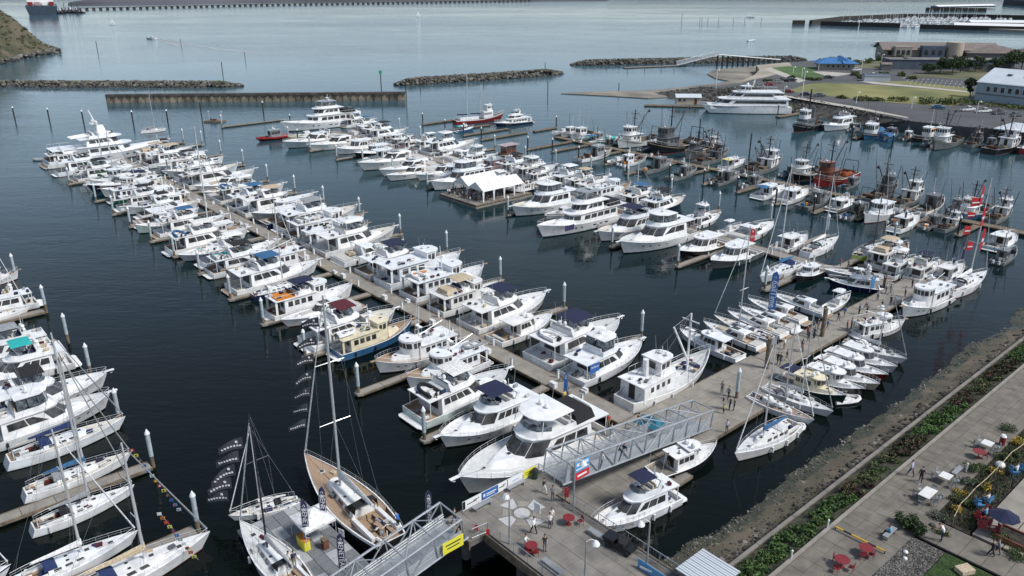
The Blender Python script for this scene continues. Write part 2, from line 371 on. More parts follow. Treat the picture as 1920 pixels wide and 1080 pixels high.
    def platform(s, h, z=.3, dp=.95, m='deck', rail=False):
        mb = MB(); L2 = s.L / 2; y = h.beam(0) * .92
        o = [(-L2 - dp, -y * .8), (-L2 - dp * .75, -y), (-L2 + .02, -y), (-L2 + .02, y), (-L2 - dp * .75, y), (-L2 - dp, y * .8)]
        mb.prism(o, z - .07, z + .02, 'paint_white'); mb.prism([(a + .04 * (a < -L2 - .1), b * .94) for a, b in o], z + .02, z + .035, m); s.p('swim_platform', mb)
    def bimini(s, x0, x1, hw, z, zb, sides=True):
        cv = s.cv or 'canvas_navy'; c, f = canopy(x0, x1, hw, z, zb, cv); s.p('canopy', c); s.p('canopy_frame', f)
    def hardtop(s, x0, x1, hw, z, zb, m):
        mb = MB(); o = outline(x0, x1, hw, hw, .5); o2 = outline(x0 + .15, x1 - .25, hw * .9, hw * .9, .5)
        mb.rings([[(a, b, z - .02) for a, b in o], [(a, b, z + .08) for a, b in o], [(a, b, z + .16) for a, b in o2]], m); s.p('hardtop', mb)
        for sx, l in ((x0 + .2, 0), (x1 - .6, .25)):
            for sg in (1, -1): f = MB(); f.tube([(sx + l, hw * .9 * sg, zb), (sx, hw * .86 * sg, z)], .045, 'paint_white', 4); s.p('hardtop_post', f)
    def coaming(s, x0, x1, hw, z, h, rf, glassm='glass'):
        """flybridge bulwark with windscreen, console, seats"""
        mb = MB(); o = outline(x0, x1, hw, hw * .92, .6); i = outline(x0 + .12, x1 - .14, hw - .12, hw * .92 - .12, .6)
        o2 = outline(x0 + .1, x1 - rf, hw * .97, hw * .88, .6); i2 = outline(x0 + .22, x1 - rf - .12, hw * .97 - .1, hw * .88 - .1, .6)
        mb.rings([[(a, b, z) for a, b in o], [(a, b, z + h) for a, b in o2], [(a, b, z + h) for a, b in i2], [(a, b, z + .05) for a, b in i]], [s.top, s.top, s.top], cap0=False)
        s.p('flybridge', mb)
        lo = [(a, b, z + h) for a, b in o2]; up = [(a - .22, b * .93, z + h + .42) for a, b in o2]
        g = MB()
        for k in (1, 2, 3, 4, 5):
            q = panel(lo, up, k, .02, .98, .05, 1, m=glassm, off=0, th=.02); g.add(q.v, q.f, q.names[0])
        s.p('windscreen', g)
        c = MB(); c.box((x1 - rf - .75, 0, z + .45), (.55, hw * .9, .85), s.top, tx=.7); c.box((x1 - rf - .7, hw * .2, z + .9), (.3, .7, .06), 'glass'); s.p('helm_console', c)
        for k, (sx, sy, dx_, dy_) in enumerate(((x1 - rf - 1.7, hw * .3, .55, 1.1), (x0 + .45, 0, .6, hw * 1.5), ((x0 + x1) / 2 - .3, -hw * .72, 1.6, .5))):
            b = MB(); sm = s.r.choice(['seat', 'seat', 'canvas_navy', 'deck', 'canvas_tan']); b.box((sx, sy, z + .25), (dx_, dy_, .42), 'paint_white'); b.box((sx, sy, z + .5), (dx_ * .96, dy_ * .96, .1), sm)
            b.box((sx - dx_ * .42, sy, z + .72), (.12, dy_ * .94, .45), sm); s.p('seat', b)
    # ---------------- types
    def fly(s, big=False):
        L, o = s.L, s.o; k = max(.64, L / 15.4); B = o.get('B', L * (.285 if L > 10 else .33)); big = 'big' in o
        h = Hull(L, B, .98 * k + .15, 1.25 * k + .15, 2.15 * k + .1, 2.9, .92, flare=.68); s.h = h; z0 = 1.2 * k + .1
        s.p('hull', h.build(s.side, s.boot, top=('paint_white' if s.r.random() < .25 else None), deck=s.dk, cock=.16, cockz=.55 * k, cockm=s.r.choice(['teak', 'deck', 'deck_tan']), bul=.14))
        z1 = z0 + 1.62 * k + .3; zf = z1
        st = s.r.choice([0, 1, 1, 2]); raf = L * s.r.uniform(.09, .15)
        m = MB(); lo, up = house(m, -.33 * L, .20 * L, .405 * B, .35 * B, z0 - .15, z1, raf, .12, .88, s.top, .9)
        tl, tu = house(m, .05 * L, .36 * L, .31 * B, .13 * B, z0 - .1, h.sheer(.75) + .38 * k, .10 * L, 0, .86, s.top, .9)
        s.p('cabin', m)
        s.w(front_windows(lo, up, .36, .90, gap=.02))
        if st == 0: s.w(wall_windows(lo, up, 2, .12, .97, .42, .84, .06, .25))
        elif st == 1: s.w(wall_windows(lo, up, 3, .10, .95, .40, .82, .12, .1))
        else: s.w(wall_windows(lo, up, 4, .08, .96, .46, .84, .16))
        s.w([panel(lo, up, 7, .2, .8, .1, .88)])
        d = MB(); e = outline(-.455 * L, .20 * L - raf + .25, .40 * B, .34 * B, .8); d.prism(e, zf, zf + .13, s.top)
        for sg in (1, -1): d.tube([(-.44 * L, .38 * B * sg, h.sheer(.05)), (-.44 * L, .38 * B * sg, zf)], .05, 'paint_white', 4)
        s.p('boat_deck', d); zz = zf + .13
        x1 = .19 * L - raf + .05
        s.coaming(-.22 * L, x1, .35 * B, zz, .62, .55, 'glass_clear')
        if 'top' in o or 'clear' in o or 'hard' in o:
            hm = 'paint_grey' if o.get('hard') == 'grey' else 'paint_white'
            s.hardtop(-.2 * L, x1 - .5, .33 * B, zz + 2.05, zz + .6, hm); s.gear(-.1 * L, 0, zz + 2.2)
            if 'clear' in o:
                g = MB(); lo2 = [(a, b, zz + .62) for a, b in outline(-.19 * L, x1 - .55, .325 * B, .31 * B, .6)]; up2 = [(a, b, zz + 1.98) for a, b in outline(-.19 * L, x1 - .75, .31 * B, .3 * B, .6)]
                for i in range(8):
                    for q in (0, 1):
                        pn = panel(lo2, up2, i, .03 + .5 * q, .47 + .5 * q, .04, .96, m='glass_clear', off=0, th=.015); g.add(pn.v, pn.f, pn.names[0])
                s.p('clear_curtain', g)
        else:
            s.arch(-.2 * L, .36 * B, zz, zz + 1.25, .5, .4)
            if s.cv: s.bimini(-.19 * L, x1 - .7, .32 * B, zz + 2.0, zz + .55)
        s.p('bow_rail', rail(h, .42, .985, .62, 9 if s.near else 6))
        s.platform(h, m=s.r.choice(['teak', 'deck', 'deck']))
        # pulpit and anchor
        a = MB(); x, y, z = h.pt(.985, 1); a.box((x + .35 * k, 0, z + .02), (1.3 * k, .42, .08), 'paint_white'); a.tube([(x + 1.0 * k, 0, z - .02), (x + .7 * k, 0, z - .35), (x + .5 * k, 0, z - .4)], .05, 'rail', 4); s.p('pulpit', a)
        if s.near:
            zt = h.sheer(.75) + .38 * k; s.hatch(.16 * L, 0, zt + .02, .55); s.hatch(.33 * L, 0, h.sheer(.85) - .06, .42)
        s.portholes(h); s.fenders(h, s.r.choice(['paint_white', 'rubber', 'paint_navyb'])); s.clutter((-.42 * L, -.24 * L), .36 * B, zz, s.r.randint(3, 7)); s.clutter((-.44 * L, -.35 * L), .34 * B, h.sheer(0) - .55 * k, 3)
        s.raised = [(-.36 * L, 0, zz + .05)]
        if big and 'hard' in o:
            c = MB(); c.box((-.30 * L, 0, zz + .5), (.14 * L, .66 * B, .9), 'canvas_black', tx=.92, ty=.8); s.p('dinghy_cover', c)
    def portholes(s, h, n=None):
        if not s.near: return
        m = MB()
        for t in (.52, .62, .72, .8):
            for sg in (1, -1):
                x, y, z = h.pt(t, .62); d = .11
                q = [h.pt(t - .012, .57), h.pt(t + .012, .57), h.pt(t + .012, .66), h.pt(t - .012, .66)]; q = [(a, (b + .01) * sg, c) for a, b, c in q]
                m.slab(q if sg < 0 else q[::-1], .015, 'glass')
        s.p('porthole', m)
    def traw(s):
        L, o = s.L, s.o; k = max(.65, L / 15.0); B = o.get('B', L * (.30 if L > 10 else .34))
        h = Hull(L, B, 1.2 * k, 1.3 * k, 2.6 * k, 3.0, .86, .06, .72); s.h = h; z0 = 1.25 * k
        s.p('hull', h.build(s.side, s.boot, deck='deck' if s.r.random() < .6 else 'teak', cock=.14, cockz=.4 * k, bul=.3 * k, stripe=('paint_white' if s.hc in ('blue', 'black', 'green') and s.r.random() < .5 else None), cockm='teak' if s.r.random() < .5 else 'deck'))
        z1 = z0 + 1.95 * k + .1; z2 = z1 + 1.05 * k
        m = MB(); lo, up = house(m, -.37 * L, .04 * L, .37 * B, .37 * B, z0 - .1, z1, .02, .02, .97, s.top, .15)
        l2, u2 = house(m, -.02 * L, .15 * L, .33 * B, .31 * B, z0 - .1, z2, -.02 * L, .02, .96, s.top, .55)
        t1, t2 = house(m, .12 * L, .33 * L, .29 * B, .14 * B, z0, h.sheer(.8) + .25 * k, .05 * L, 0, .88, s.top, .8)
        s.p('cabin', m)
        s.w(wall_windows(lo, up, s.r.choice([3, 4]), .10, .86, .42, .80, .30)); s.w(wall_windows(l2, u2, 2, .12, .95, .62, .90, .25)); s.w(front_windows(l2, u2, .66, .93, gap=.1)); s.w([panel(lo, up, 7, .15, .45, .05, .85), panel(lo, up, 7, .55, .85, .35, .82)])
        d = MB(); d.prism(outline(-.475 * L, .02 * L, .41 * B, .40 * B, .15), z1, z1 + .12, s.top); d.prism(outline(-.03 * L, .16 * L, .35 * B, .33 * B, .55), z2, z2 + .1, s.top)
        for sg in (1, -1): d.box((-.46 * L, .36 * B * sg, (h.sheer(0) + z1) / 2), (.35 * k, .08, z1 - h.sheer(0)), s.top)
        s.p('boat_deck', d)
        r = MB()
        for sg in (1, -1):
            pts = [(-.47 * L + i * .09 * L, .39 * B * sg, z1 + .85) for i in range(5)]; r.tube(pts, .022, 'rail', 4)
            for q in pts: r.tube([q, (q[0], q[1], z1 + .1)], .018, 'rail', 4)
        r.tube([(-.47 * L, .39 * B, z1 + .85), (-.47 * L, -.39 * B, z1 + .85)], .022, 'rail', 4); s.p('deck_rail', r)
        s.p('bow_rail', rail(h, .5, .985, .6, 8 if s.near else 5))
        if 'antennas' in o or 'mastb' in o or s.r.random() < .35:
            mt = MB(); zt = z2 + 3.2 * k + (1.5 if 'antennas' in o else 0); mt.tube([(-.06 * L, 0, z1), (-.08 * L, 0, zt)], .08, 'paint_white', 5, .05); mt.tube([(-.07 * L, 0, z1 + .9), (-.38 * L, 0, z1 + 2.0)], .05, 'paint_white', 4)
            mt.box((-.07 * L, 0, z2 + 1.3), (.5, 1.2, .06), 'paint_white'); mt.dome((-.05 * L, 0, z2 + 1.55), .3, 'paint_white', .22); s.p('mast', mt)
        else: s.gear(.02 * L, 0, z2 + .12)
        if 'antennas' in o:
            a = MB()
            for xx, yy in ((-.12, .3), (-.12, -.3), (-.3, .33), (-.3, -.33), (.05, .25), (.05, -.25)): a.tube([(xx * L, yy * B, z1 + .1), (xx * L - .2, yy * B * 1.1, z1 + s.r.uniform(3.6, 5.2))], .022, 'paint_white', 4, .012)
            s.p('antenna', a)
        if s.cv:
            s.coaming(-.2 * L, 0 * L, .3 * B, z1 + .12, .55, .4, 'glass_clear'); s.bimini(-.24 * L, -.01 * L, .31 * B, z1 + 2.1, z1 + .5)
            if o['canvas'] == 'tan':
                c = MB(); c.box((-.32 * L, 0, z1 + .55), (.15 * L, .6 * B, .75), 'canvas_tan', tx=.9, ty=.75); s.p('dinghy_cover', c)
        s.platform(h, .32, .8, 'teak' if s.r.random() < .5 else 'deck'); s.portholes(h); s.fenders(h, 'rubber'); s.clutter((-.44 * L, -.08 * L), .34 * B, z1 + .12, s.r.randint(5, 9)); s.clutter((-.46 * L, -.4 * L), .3 * B, z0 - .3, 3)
        if s.near: s.hatch(.24 * L, 0, h.sheer(.8) + .27 * k, .5); s.hatch(.08 * L, 0, z2 + .12, .5)
        a = MB(); x, y, z = h.pt(.985, 1); a.box((x + .35 * k, 0, z), (1.1 * k, .35, .08), 'teak'); s.p('pulpit', a); s.raised = [(-.36 * L, 0, z1 + .15)]
        if 'deck' in o:
            c = MB(); c.box((-.34 * L, 0, z1 + .2), (.2 * L, .7 * B, .16), 'canvas_orange'); c.box((-.25 * L, 0, z1 + .5), (.12, .7 * B, .6), 'paint_brown'); s.p('sun_deck', c)
    def sed(s):
        L, o = s.L, s.o; k = max(.6, L / 13.0); B = o.get('B', L * (.29 if L > 10 else .33))
        h = Hull(L, B, 1.0 * k, 1.15 * k, 1.9 * k, 2.9, .88, .07, .70); s.h = h; z0 = 1.1 * k
        s.p('hull', h.build(s.side, s.boot, cock=.30, cockz=.45 * k, cockm='teak' if s.r.random() < .4 else 'deck', bul=.12, top='paint_white' if s.hc in ('redb',) else None))
        z1 = z0 + 1.75 * k + .1
        m = MB(); lo, up = house(m, -.17 * L, .17 * L, .36 * B, .33 * B, z0 - .15, z1, .07 * L, .02, .94, s.top, .7)
        house(m, .10 * L, .35 * L, .30 * B, .12 * B, z0 - .1, h.sheer(.75) + .35 * k, .09 * L, 0, .86, s.top, .9); s.p('cabin', m)
        s.w(front_windows(lo, up, .42, .90, gap=.06)); s.w(wall_windows(lo, up, 3, .08, .94, .46, .86, .16, .08)); s.w([panel(lo, up, 7, .3, .7, .05, .85, m='interior')])
        d = MB(); d.prism(outline(-.30 * L, .12 * L, .37 * B, .34 * B, .7), z1, z1 + .12, 'paint_grey' if o.get('hard') == 'grey' else s.top)
        for sg in (1, -1): d.tube([(-.29 * L, .34 * B * sg, h.sheer(.2)), (-.29 * L, .34 * B * sg, z1)], .035, 'rail', 4)
        s.p('roof', d)
        if s.cv: s.bimini(-.42 * L, -.2 * L, .36 * B, z1 + .15, h.sheer(.1))
        s.p('bow_rail', rail(h, .45, .985, .6, 8 if s.near else 5)); s.platform(h, .3, .7); s.gear(0, 0, z1 + .12); s.portholes(h); s.fenders(h)
        b = MB(); b.box((-.42 * L, 0, h.sheer(0) - .25), (.5, B * .6, .45), 'seat'); s.p('seat', b); s.clutter((-.40 * L, -.2 * L), .34 * B, z0 - .5 * k, 5)
        if s.near: s.hatch(.24 * L, 0, h.sheer(.75) + .36 * k, .45)
        s.raised = [(-.12 * L, 0, z1 + .15)]
    def exp(s):
        L, o = s.L, s.o; k = max(.6, L / 14.0); B = o.get('B', L * (.275 if L > 10 else .33))
        h = Hull(L, B, 1.05 * k, 1.3 * k, 1.75 * k, 2.7, .93, .10, .64, transom=.02); s.h = h; z0 = 1.2 * k
        s.p('hull', h.build(s.side, s.boot, cock=.34, cockz=.5 * k, cockm=s.r.choice(['teak', 'deck_grey']), bul=.08))
        m = MB(); lo, up = house(m, -.16 * L, .13 * L, .37 * B, .33 * B, z0 - .1, z0 + 1.15 * k + .15, .12 * L, 0, .88, s.top, .9)
        house(m, .0, .40 * L, .36 * B, .10 * B, z0 - .15, z0 + .45 * k, .16 * L, 0, .80, s.top, 1.0); s.p('cabin', m)
        s.w(front_windows(lo, up, .30, .96, gap=.01)); s.w(wall_windows(lo, up, 1, .02, .99, .36, .86, .0, .3)); s.w(h.windows([(.45, .72)], .58, .74))
        z1 = z0 + 1.15 * k + .15
        if s.r.random() < .75 or 'hard' in o:
            d = MB(); d.rings([[(a, b, z1) for a, b in outline(-.27 * L, .04 * L, .34 * B, .29 * B, .8)], [(a, b, z1 + .16) for a, b in outline(-.25 * L, .02 * L, .30 * B, .26 * B, .8)]], s.top)
            d.box((-.06 * L, 0, z1 + .17), (.12 * L, .34 * B, .03), 'glass')
            for sg in (1, -1): d.box((-.23 * L, .34 * B * sg, (h.sheer(.25) + z1) / 2), (.5 * k, .08, z1 - h.sheer(.25)), s.top)
            s.p('hardtop', d)
        else: s.arch(-.18 * L, .38 * B, h.sheer(.3), z1 + .5, .5, .3, False)
        b = MB(); b.box((-.40 * L, 0, h.sheer(.1) - .12), (.13 * L, .7 * B, .35), 'seat'); b.box((-.25 * L, .22 * B, h.sheer(.2) - .1), (.1 * L, .25 * B, .4), 'canvas_tan' if s.r.random() < .5 else 'seat'); s.p('seat', b)
        b = MB(); b.prism([(.10 * L, -.16 * B), (.24 * L, -.13 * B), (.24 * L, .13 * B), (.10 * L, .16 * B)], z0 + .42 * k, z0 + .42 * k + .09, s.r.choice(['seat', 'canvas_tan', 'deck'])); s.p('sun_pad', b)
        s.p('bow_rail', rail(h, .5, .985, .5, 7 if s.near else 5)); s.platform(h, .28, .9, 'teak' if s.r.random() < .5 else 'deck'); s.fenders(h, 'rubber')
        if s.near: s.hatch(.29 * L, 0, z0 + .33 * k, .4)
        s.raised = [(.2 * L, 0, z0 + .6)]
    def pilot(s):
        L, o = s.L, s.o; k = max(.62, L / 11.0); B = L * .34
        h = Hull(L, B, 1.0 * k, 1.1 * k, 1.95 * k, 2.5, .85, .05, .78); s.h = h; z0 = 1.0 * k
        s.p('hull', h.build(s.side, s.boot, cock=.26, cockz=.45 * k, bul=.2 * k, cockm='canvas_tan' if s.hc == 'black' else 'deck'))
        z1 = z0 + 1.7 * k; z2 = z1 + .35 * k
        m = MB(); lo, up = house(m, -.22 * L, .10 * L, .34 * B, .33 * B, z0 - .1, z1, .02, 0, .95, s.top, .2); l2, u2 = house(m, -.02 * L, .16 * L, .32 * B, .29 * B, z0 - .1, z2, .0, 0, .95, s.top, .5)
        house(m, .12 * L, .34 * L, .28 * B, .14 * B, z0, h.sheer(.8) + .2 * k, .03 * L, 0, .88, s.top, .8); s.p('cabin', m)
        s.w(wall_windows(lo, up, 3, .08, .9, .48, .86, .2)); s.w(front_windows(l2, u2, .58, .90, gap=.1)); s.w(wall_windows(l2, u2, 1, .2, .9, .58, .88, 0)); s.w([panel(lo, up, 7, .3, .7, .02, .9, m='interior')])
        d = MB(); d.prism(outline(-.26 * L, .05 * L, .36 * B, .35 * B, .2), z1, z1 + .09, s.top); d.prism(outline(-.05 * L, .19 * L, .34 * B, .31 * B, .55), z2, z2 + .09, s.top); s.p('roof', d)
        s.gear(.03 * L, 0, z2 + .1); s.p('bow_rail', rail(h, .5, .985, .5, 6)); s.platform(h, .25, .55)
        if s.cv: s.bimini(-.46 * L, -.24 * L, .36 * B, z1 + .2, h.sheer(.1)); 
        if s.near: s.hatch(.22 * L, 0, h.sheer(.8) + .21 * k, .4); s.hatch(-.08 * L, .1 * B, z1 + .1, .4); s.hatch(-.15 * L, -.12 * B, z1 + .1, .4)
        s.fenders(h, 'rubber')
    def yacht(s):
        L, o = s.L, s.o; k = L / 26.0 * o.get('kz', .9); B = L * .25
        h = Hull(L, B, 1.8 * k, 2.1 * k, 3.5 * k, 3.0, .92, .07, .68); s.h = h; z0 = 1.9 * k
        s.p('hull', h.build(s.side, s.boot, cock=.13, cockz=.5, cockm='teak', bul=.35 * k, stripe='paint_white' if s.hc == 'navy' else None))
        z1 = z0 + 2.3 * k; z2 = z1 + 2.1 * k
        m = MB(); lo, up = house(m, -.36 * L, .17 * L, .38 * B, .35 * B, z0 - .2, z1, .03 * L, .1, .96, s.top, .7)
        l2, u2 = house(m, -.20 * L, .10 * L, .34 * B, .31 * B, z1, z2, .05 * L, .3, .92, s.top, .8); house(m, .1 * L, .34 * L, .30 * B, .15 * B, z0, h.sheer(.8) + .2, .06 * L, 0, .86, s.top, .9); s.p('cabin', m)
        s.w(wall_windows(lo, up, 5, .05, .93, .40, .78, .18)); s.w(wall_windows(l2, u2, 3, .1, .97, .42, .82, .12, .15)); s.w(front_windows(l2, u2, .35, .88)); s.w(front_windows(lo, up, .45, .82)); s.w(h.windows([(.3, .34), (.37, .41), (.44, .48), (.6, .62), (.66, .68)], .5, .66))
        d = MB(); d.prism(outline(-.46 * L, .17 * L, .42 * B, .38 * B, .8), z1, z1 + .14, s.top); d.prism(outline(-.25 * L, .10 * L, .38 * B, .34 * B, .8), z2, z2 + .12, s.top)
        for sg in (1, -1): d.box((-.45 * L, .38 * B * sg, (h.sheer(0) + z1) / 2), (.6, .12, z1 - h.sheer(0)), s.top)
        s.p('boat_deck', d)
        s.coaming(-.17 * L, .06 * L, .32 * B, z2 + .12, .7, .6, 'glass_clear')
        if o.get('hard') or 'top' in o: s.hardtop(-.17 * L, .03 * L, .33 * B, z2 + 2.25, z2 + .7, 'paint_grey' if o.get('hard') == 'grey' or s.cv else 'paint_white'); s.gear(-.1 * L, 0, z2 + 2.4)
        else: s.arch(-.12 * L, .33 * B, z2 + .1, z2 + 1.6, .6, .5)
        if s.cv or o.get('hard') == 'grey':
            c = MB(); c.box((-.33 * L, 0, z1 + .65), (.14 * L, .72 * B, 1.0), 'canvas_black', tx=.92, ty=.85); s.p('dinghy_cover', c)
        r = MB()
        for sg in (1, -1):
            pts = [(-.45 * L + i * .05 * L, .40 * B * sg, z1 + 1.0) for i in range(6)]; r.tube(pts, .03, 'rail', 4)
            for q in pts: r.tube([q, (q[0], q[1], z1 + .1)], .022, 'rail', 4)
        s.p('deck_rail', r); s.p('bow_rail', rail(h, .45, .985, .75, 9)); s.platform(h, .4, 1.3, 'teak'); s.fenders(h)
        mt = MB(); mt.tube([(-.08 * L, 0, z2), (-.10 * L, 0, z2 + 4.2 * k)], .12, 'paint_white', 5, .06); mt.box((-.09 * L, 0, z2 + 3.1 * k), (.8, 1.8, .1), 'paint_white'); s.p('mast', mt)
    def sail(s):
        L, o = s.L, s.o; k = L / 13.0; B = L * (.30 if L < 9 else .27)
        h = Hull(L, B, 1.0 * k + .1, 1.05 * k + .1, 1.45 * k + .1, 1.85, .62, .08, .86, transom=.035); s.h = h; z0 = 1.1 * k
        tk = o.get('deck') == 'teak'
        s.p('hull', h.build(s.side, s.boot, deck='teak' if tk else s.dk, cock=.28, cockz=.35 * k, cockm='teak', bul=.05, stripe=s.r.choice([None, 'paint_navyb', None]) if s.hc == 'white' else ('paint_white' if s.hc == 'black' else None)))
        m = MB(); lo, up = house(m, -.20 * L, .20 * L, .29 * B, .18 * B, z0 - .1, z0 + .48 * k + .06, .05 * L, .02, .84, s.top, .9)
        # cockpit coamings and benches
        for sg in (1, -1): m.box((-.31 * L, .27 * B * sg, z0 + .05), (.21 * L, .10 * B, .3 * k), s.top, ty=.8)
        s.p('cabin', m); s.w(wall_windows(lo, up, 3, .12, .9, .3, .75, .35))
        b = MB()
        for sg in (1, -1): b.box((-.32 * L, .17 * B * sg, z0 - .12), (.2 * L, .10 * B, .12), 'teak')
        b.box((-.34 * L, 0, z0 - .05), (.07 * L, .10 * B, .5 * k), 'teak' if tk else 'paint_white'); s.p('cockpit_seat', b)
        wh = MB(); x = -.42 * L
        ring = [(x, .5 * k * math.cos(a), z0 + .35 * k + .5 * k * math.sin(a)) for a in [i * math.pi / 4 for i in range(9)]]; wh.tube(ring, .025, 'rail', 4); wh.tube([(x, 0, z0 - .4), (x, 0, z0 + .35 * k)], .06, 'paint_white', 4); s.p('steering_wheel', wh)
        mh = float(o.get('mast', L * 1.3)); mx_ = .06 * L; black = o.get('cover') == 'black'
        mm = 'mast_dark' if s.r.random() < .06 else 'mast'
        mt = MB(); mt.rings([[(mx_ + .12 * k * math.cos(a) * q, .075 * k * math.sin(a) * q, z) for a in [i * math.pi / 3 for i in range(6)]] for z, q in ((z0 + .2, 1.15), (mh * .7, 1.05), (mh, .7))], mm)
        s.p('mast', mt)
        sp = MB()
        for f in ((.38, .68) if mh > 13 else (.5,)):
            z = z0 + (mh - z0) * f; ww = .30 * B * (1 - .25 * f) + .3
            for sg in (1, -1): sp.tube([(mx_, 0, z), (mx_ - .15, ww * sg, z + .08)], .045, mm, 4, .03)
        s.p('spreader', sp)
        st = MB(); r = .013 if s.near else .018
        xb, yb, zb = h.pt(.985, 1); xs, ys, zs = h.pt(.02, 1); top = (mx_ - .05, 0, mh - .1)
        for sg in (1, -1):
            cx, cy, cz = h.pt(.52, 1)
            if mh > 13:
                p1 = (mx_ - .12, (.30 * B * .9 + .3) * sg, z0 + (mh - z0) * .38); p2 = (mx_ - .12, (.30 * B * .83 + .3) * sg, z0 + (mh - z0) * .68); st.tube([(cx - .1, cy * .93 * sg, cz), p1, p2, top], r, 'wire', 3)
            else: st.tube([(cx - .1, cy * .93 * sg, cz), (mx_ - .12, (.30 * B * .87 + .3) * sg, z0 + (mh - z0) * .5), top], r, 'wire', 3)
            st.tube([(cx - .4, cy * .93 * sg, cz), (mx_, 0, z0 + (mh - z0) * .38)], r, 'wire', 3)
            st.tube([(xs, ys * .7 * sg, zs), (mx_ * .2 + xs * .8, 0, zs + (mh - zs) * .22), top], r, 'wire', 3)
        st.tube([(xb - .05, 0, zb), top], r, 'wire', 3); s.p('rigging', st)
        jb = MB(); a = Vector((xb - .1, 0, zb + .4)); bq = Vector(top); jb.tube([a.lerp(bq, q) for q in (0, .06, .5, .93)], .055 * k + .03, 'canvas_white' if s.r.random() < .7 else 'canvas_grey', 5, .045); s.p('furled_jib', jb)
        bl = .36 * L; cvm = 'canvas_' + o['cover'] if 'cover' in o else s.r.choice(['canvas_white', 'canvas_offwhite', 'canvas_white', 'canvas_grey'])
        bz = z0 + 1.15 * k + .25; bm = MB(); bm.tube([(mx_ - .1, 0, bz), (mx_ - bl, 0, bz + .05)], .08, 'mast', 5)
        s.p('boom', bm); cv = MB()
        cv.rings([[(x, .13 * k * q * c_, bz + .06 + hh * s_) for c_, s_ in ((-1, 0), (-.8, .6), (0, 1), (.8, .6), (1, 0), (0, -.25))] for x, q, hh in ((mx_ + .18, .8, .75 * k), (mx_ - .25, 1.5, .62 * k), (mx_ - bl * .5, 1.3, .40 * k), (mx_ - bl * .97, .8, .18 * k))], cvm)
        if cvm: s.p('sail_cover', cv)
        # dodger
        dg = MB(); dm = s.cv or s.r.choice(['canvas_navyb', 'canvas_grey', 'canvas_black', 'canvas_white']); zr = z0 + .5 * k
        dg.rings([[(-.13 * L, y * .26 * B, zr + z) for y, z in ((-1, 0), (-.95, .1), (0, .12), (.95, .1), (1, 0))], [(-.175 * L, y * .26 * B, zr + z * .62 * k) for y, z in ((-1, 0), (-.9, .9), (0, 1.05), (.9, .9), (1, 0))], [(-.225 * L, y * .26 * B, zr + z * .66 * k) for y, z in ((-1, 0), (-.9, .9), (0, 1.05), (.9, .9), (1, 0))]], dm, cap0=False, cap1=False, closed=False)
        s.p('spray_hood', dg)
        s.p('guard_rail', rail(h, .04, .97, .55, 10 if s.near else 6, .014)); s.fenders(h); s.clutter((-.44 * L, -.22 * L), .26 * B, z0 - .1, 5); s.clutter((-.2 * L, .25 * L), .42 * B, z0 + .05, 3)
        if s.near: s.hatch(.10 * L, 0, z0 + .5 * k + .06, .5); s.hatch(.28 * L, 0, h.sheer(.8) - .01, .55); s.hatch(-.05 * L, .12 * B, z0 + .5 * k + .04, .35); s.hatch(-.05 * L, -.12 * B, z0 + .5 * k + .04, .35)
    def seiner(s, red=False):
        L, o = s.L, s.o; k = L / 17.0; B = L * .29; big = 'big' in o
        h = Hull(L, B, 1.5 * k, 1.25 * k, 3.0 * k, 3.0, .84 if not big else .66, .06, .76); s.h = h; z0 = 1.0 * k
        s.p('hull', h.build(s.side, 'bottom_black' if s.hc != 'black' else 'bottom_red', bul=.45 * k, cap='paint_white' if s.hc in ('black', 'red', 'blue', 'white') else s.side, deck='timber' if not big else 'deck_grey', stripe='paint_white' if s.hc in ('black', 'blue') and s.r.random() < .6 else None))
        hm = 'paint_' + {'alum': s.r.choice(['grey', 'dgrey', 'milk']), 'red': 'brown', 'black': s.r.choice(['white', 'navy', 'dgrey'])}.get(s.hc, 'white')
        sgn = -1 if big else 1; cx = -.14 * L if big else .2 * L
        z1 = z0 + 2.3 * k; z2 = z1 + 2.0 * k
        b0, b1 = (.27, .07) if big else (.16, .06)
        m = MB(); lo, up = house(m, cx - b0 * L, cx + (.10 if not big else .14) * L, .34 * B if not big else .40 * B, .31 * B if not big else .36 * B, z0, z1, .0, .0, .96, hm, .4); l2, u2 = house(m, cx - b1 * L, cx + .09 * L, .30 * B, .28 * B, z1, z2, -.01 * L, .0, .97, hm, .5); s.p('wheelhouse', m)
        s.w(front_windows(l2, u2, .5, .86, gap=.12)); s.w(wall_windows(l2, u2, 2, .1, .95, .5, .86, .25)); s.w(wall_windows(lo, up, 2 if not big else 4, .2, .9, .5, .78, .5)); s.w([panel(l2, u2, 7, .3, .7, .4, .86), panel(lo, up, 7, .35, .6, .0, .85, m='interior')])
        d = MB(); d.prism(outline(cx - (.20 if not big else .30) * L, cx + .14 * L, .42 * B, .36 * B, .45), z1, z1 + .1, hm); d.prism(outline(cx - .08 * L, cx + .11 * L, .33 * B, .31 * B, .5), z2, z2 + .1, hm); s.p('roof', d)
        r = MB()
        for sg in (1, -1):
            pts = [(cx - .2 * L + i * .07 * L, .36 * B * sg, z1 + 1.0) for i in range(3)]; r.tube(pts, .03, 'rail', 4)
            for q in pts: r.tube([q, (q[0], q[1], z1 + .1)], .025, 'rail', 4)
        s.p('deck_rail', r); s.gear(cx + .04 * L, 0, z2 + .1)
        mx_ = cx - .10 * L if not big else .22 * L; mh = z2 + 4.2 * k if not big else 9.5
        mm = 'paint_white' if (big or s.hc in ('white', 'ivory', 'milk', 'coolwhite') and s.r.random() < .5) else s.r.choice(['mast_dark', 'mast_dark', 'mast_dark', 'rust'])
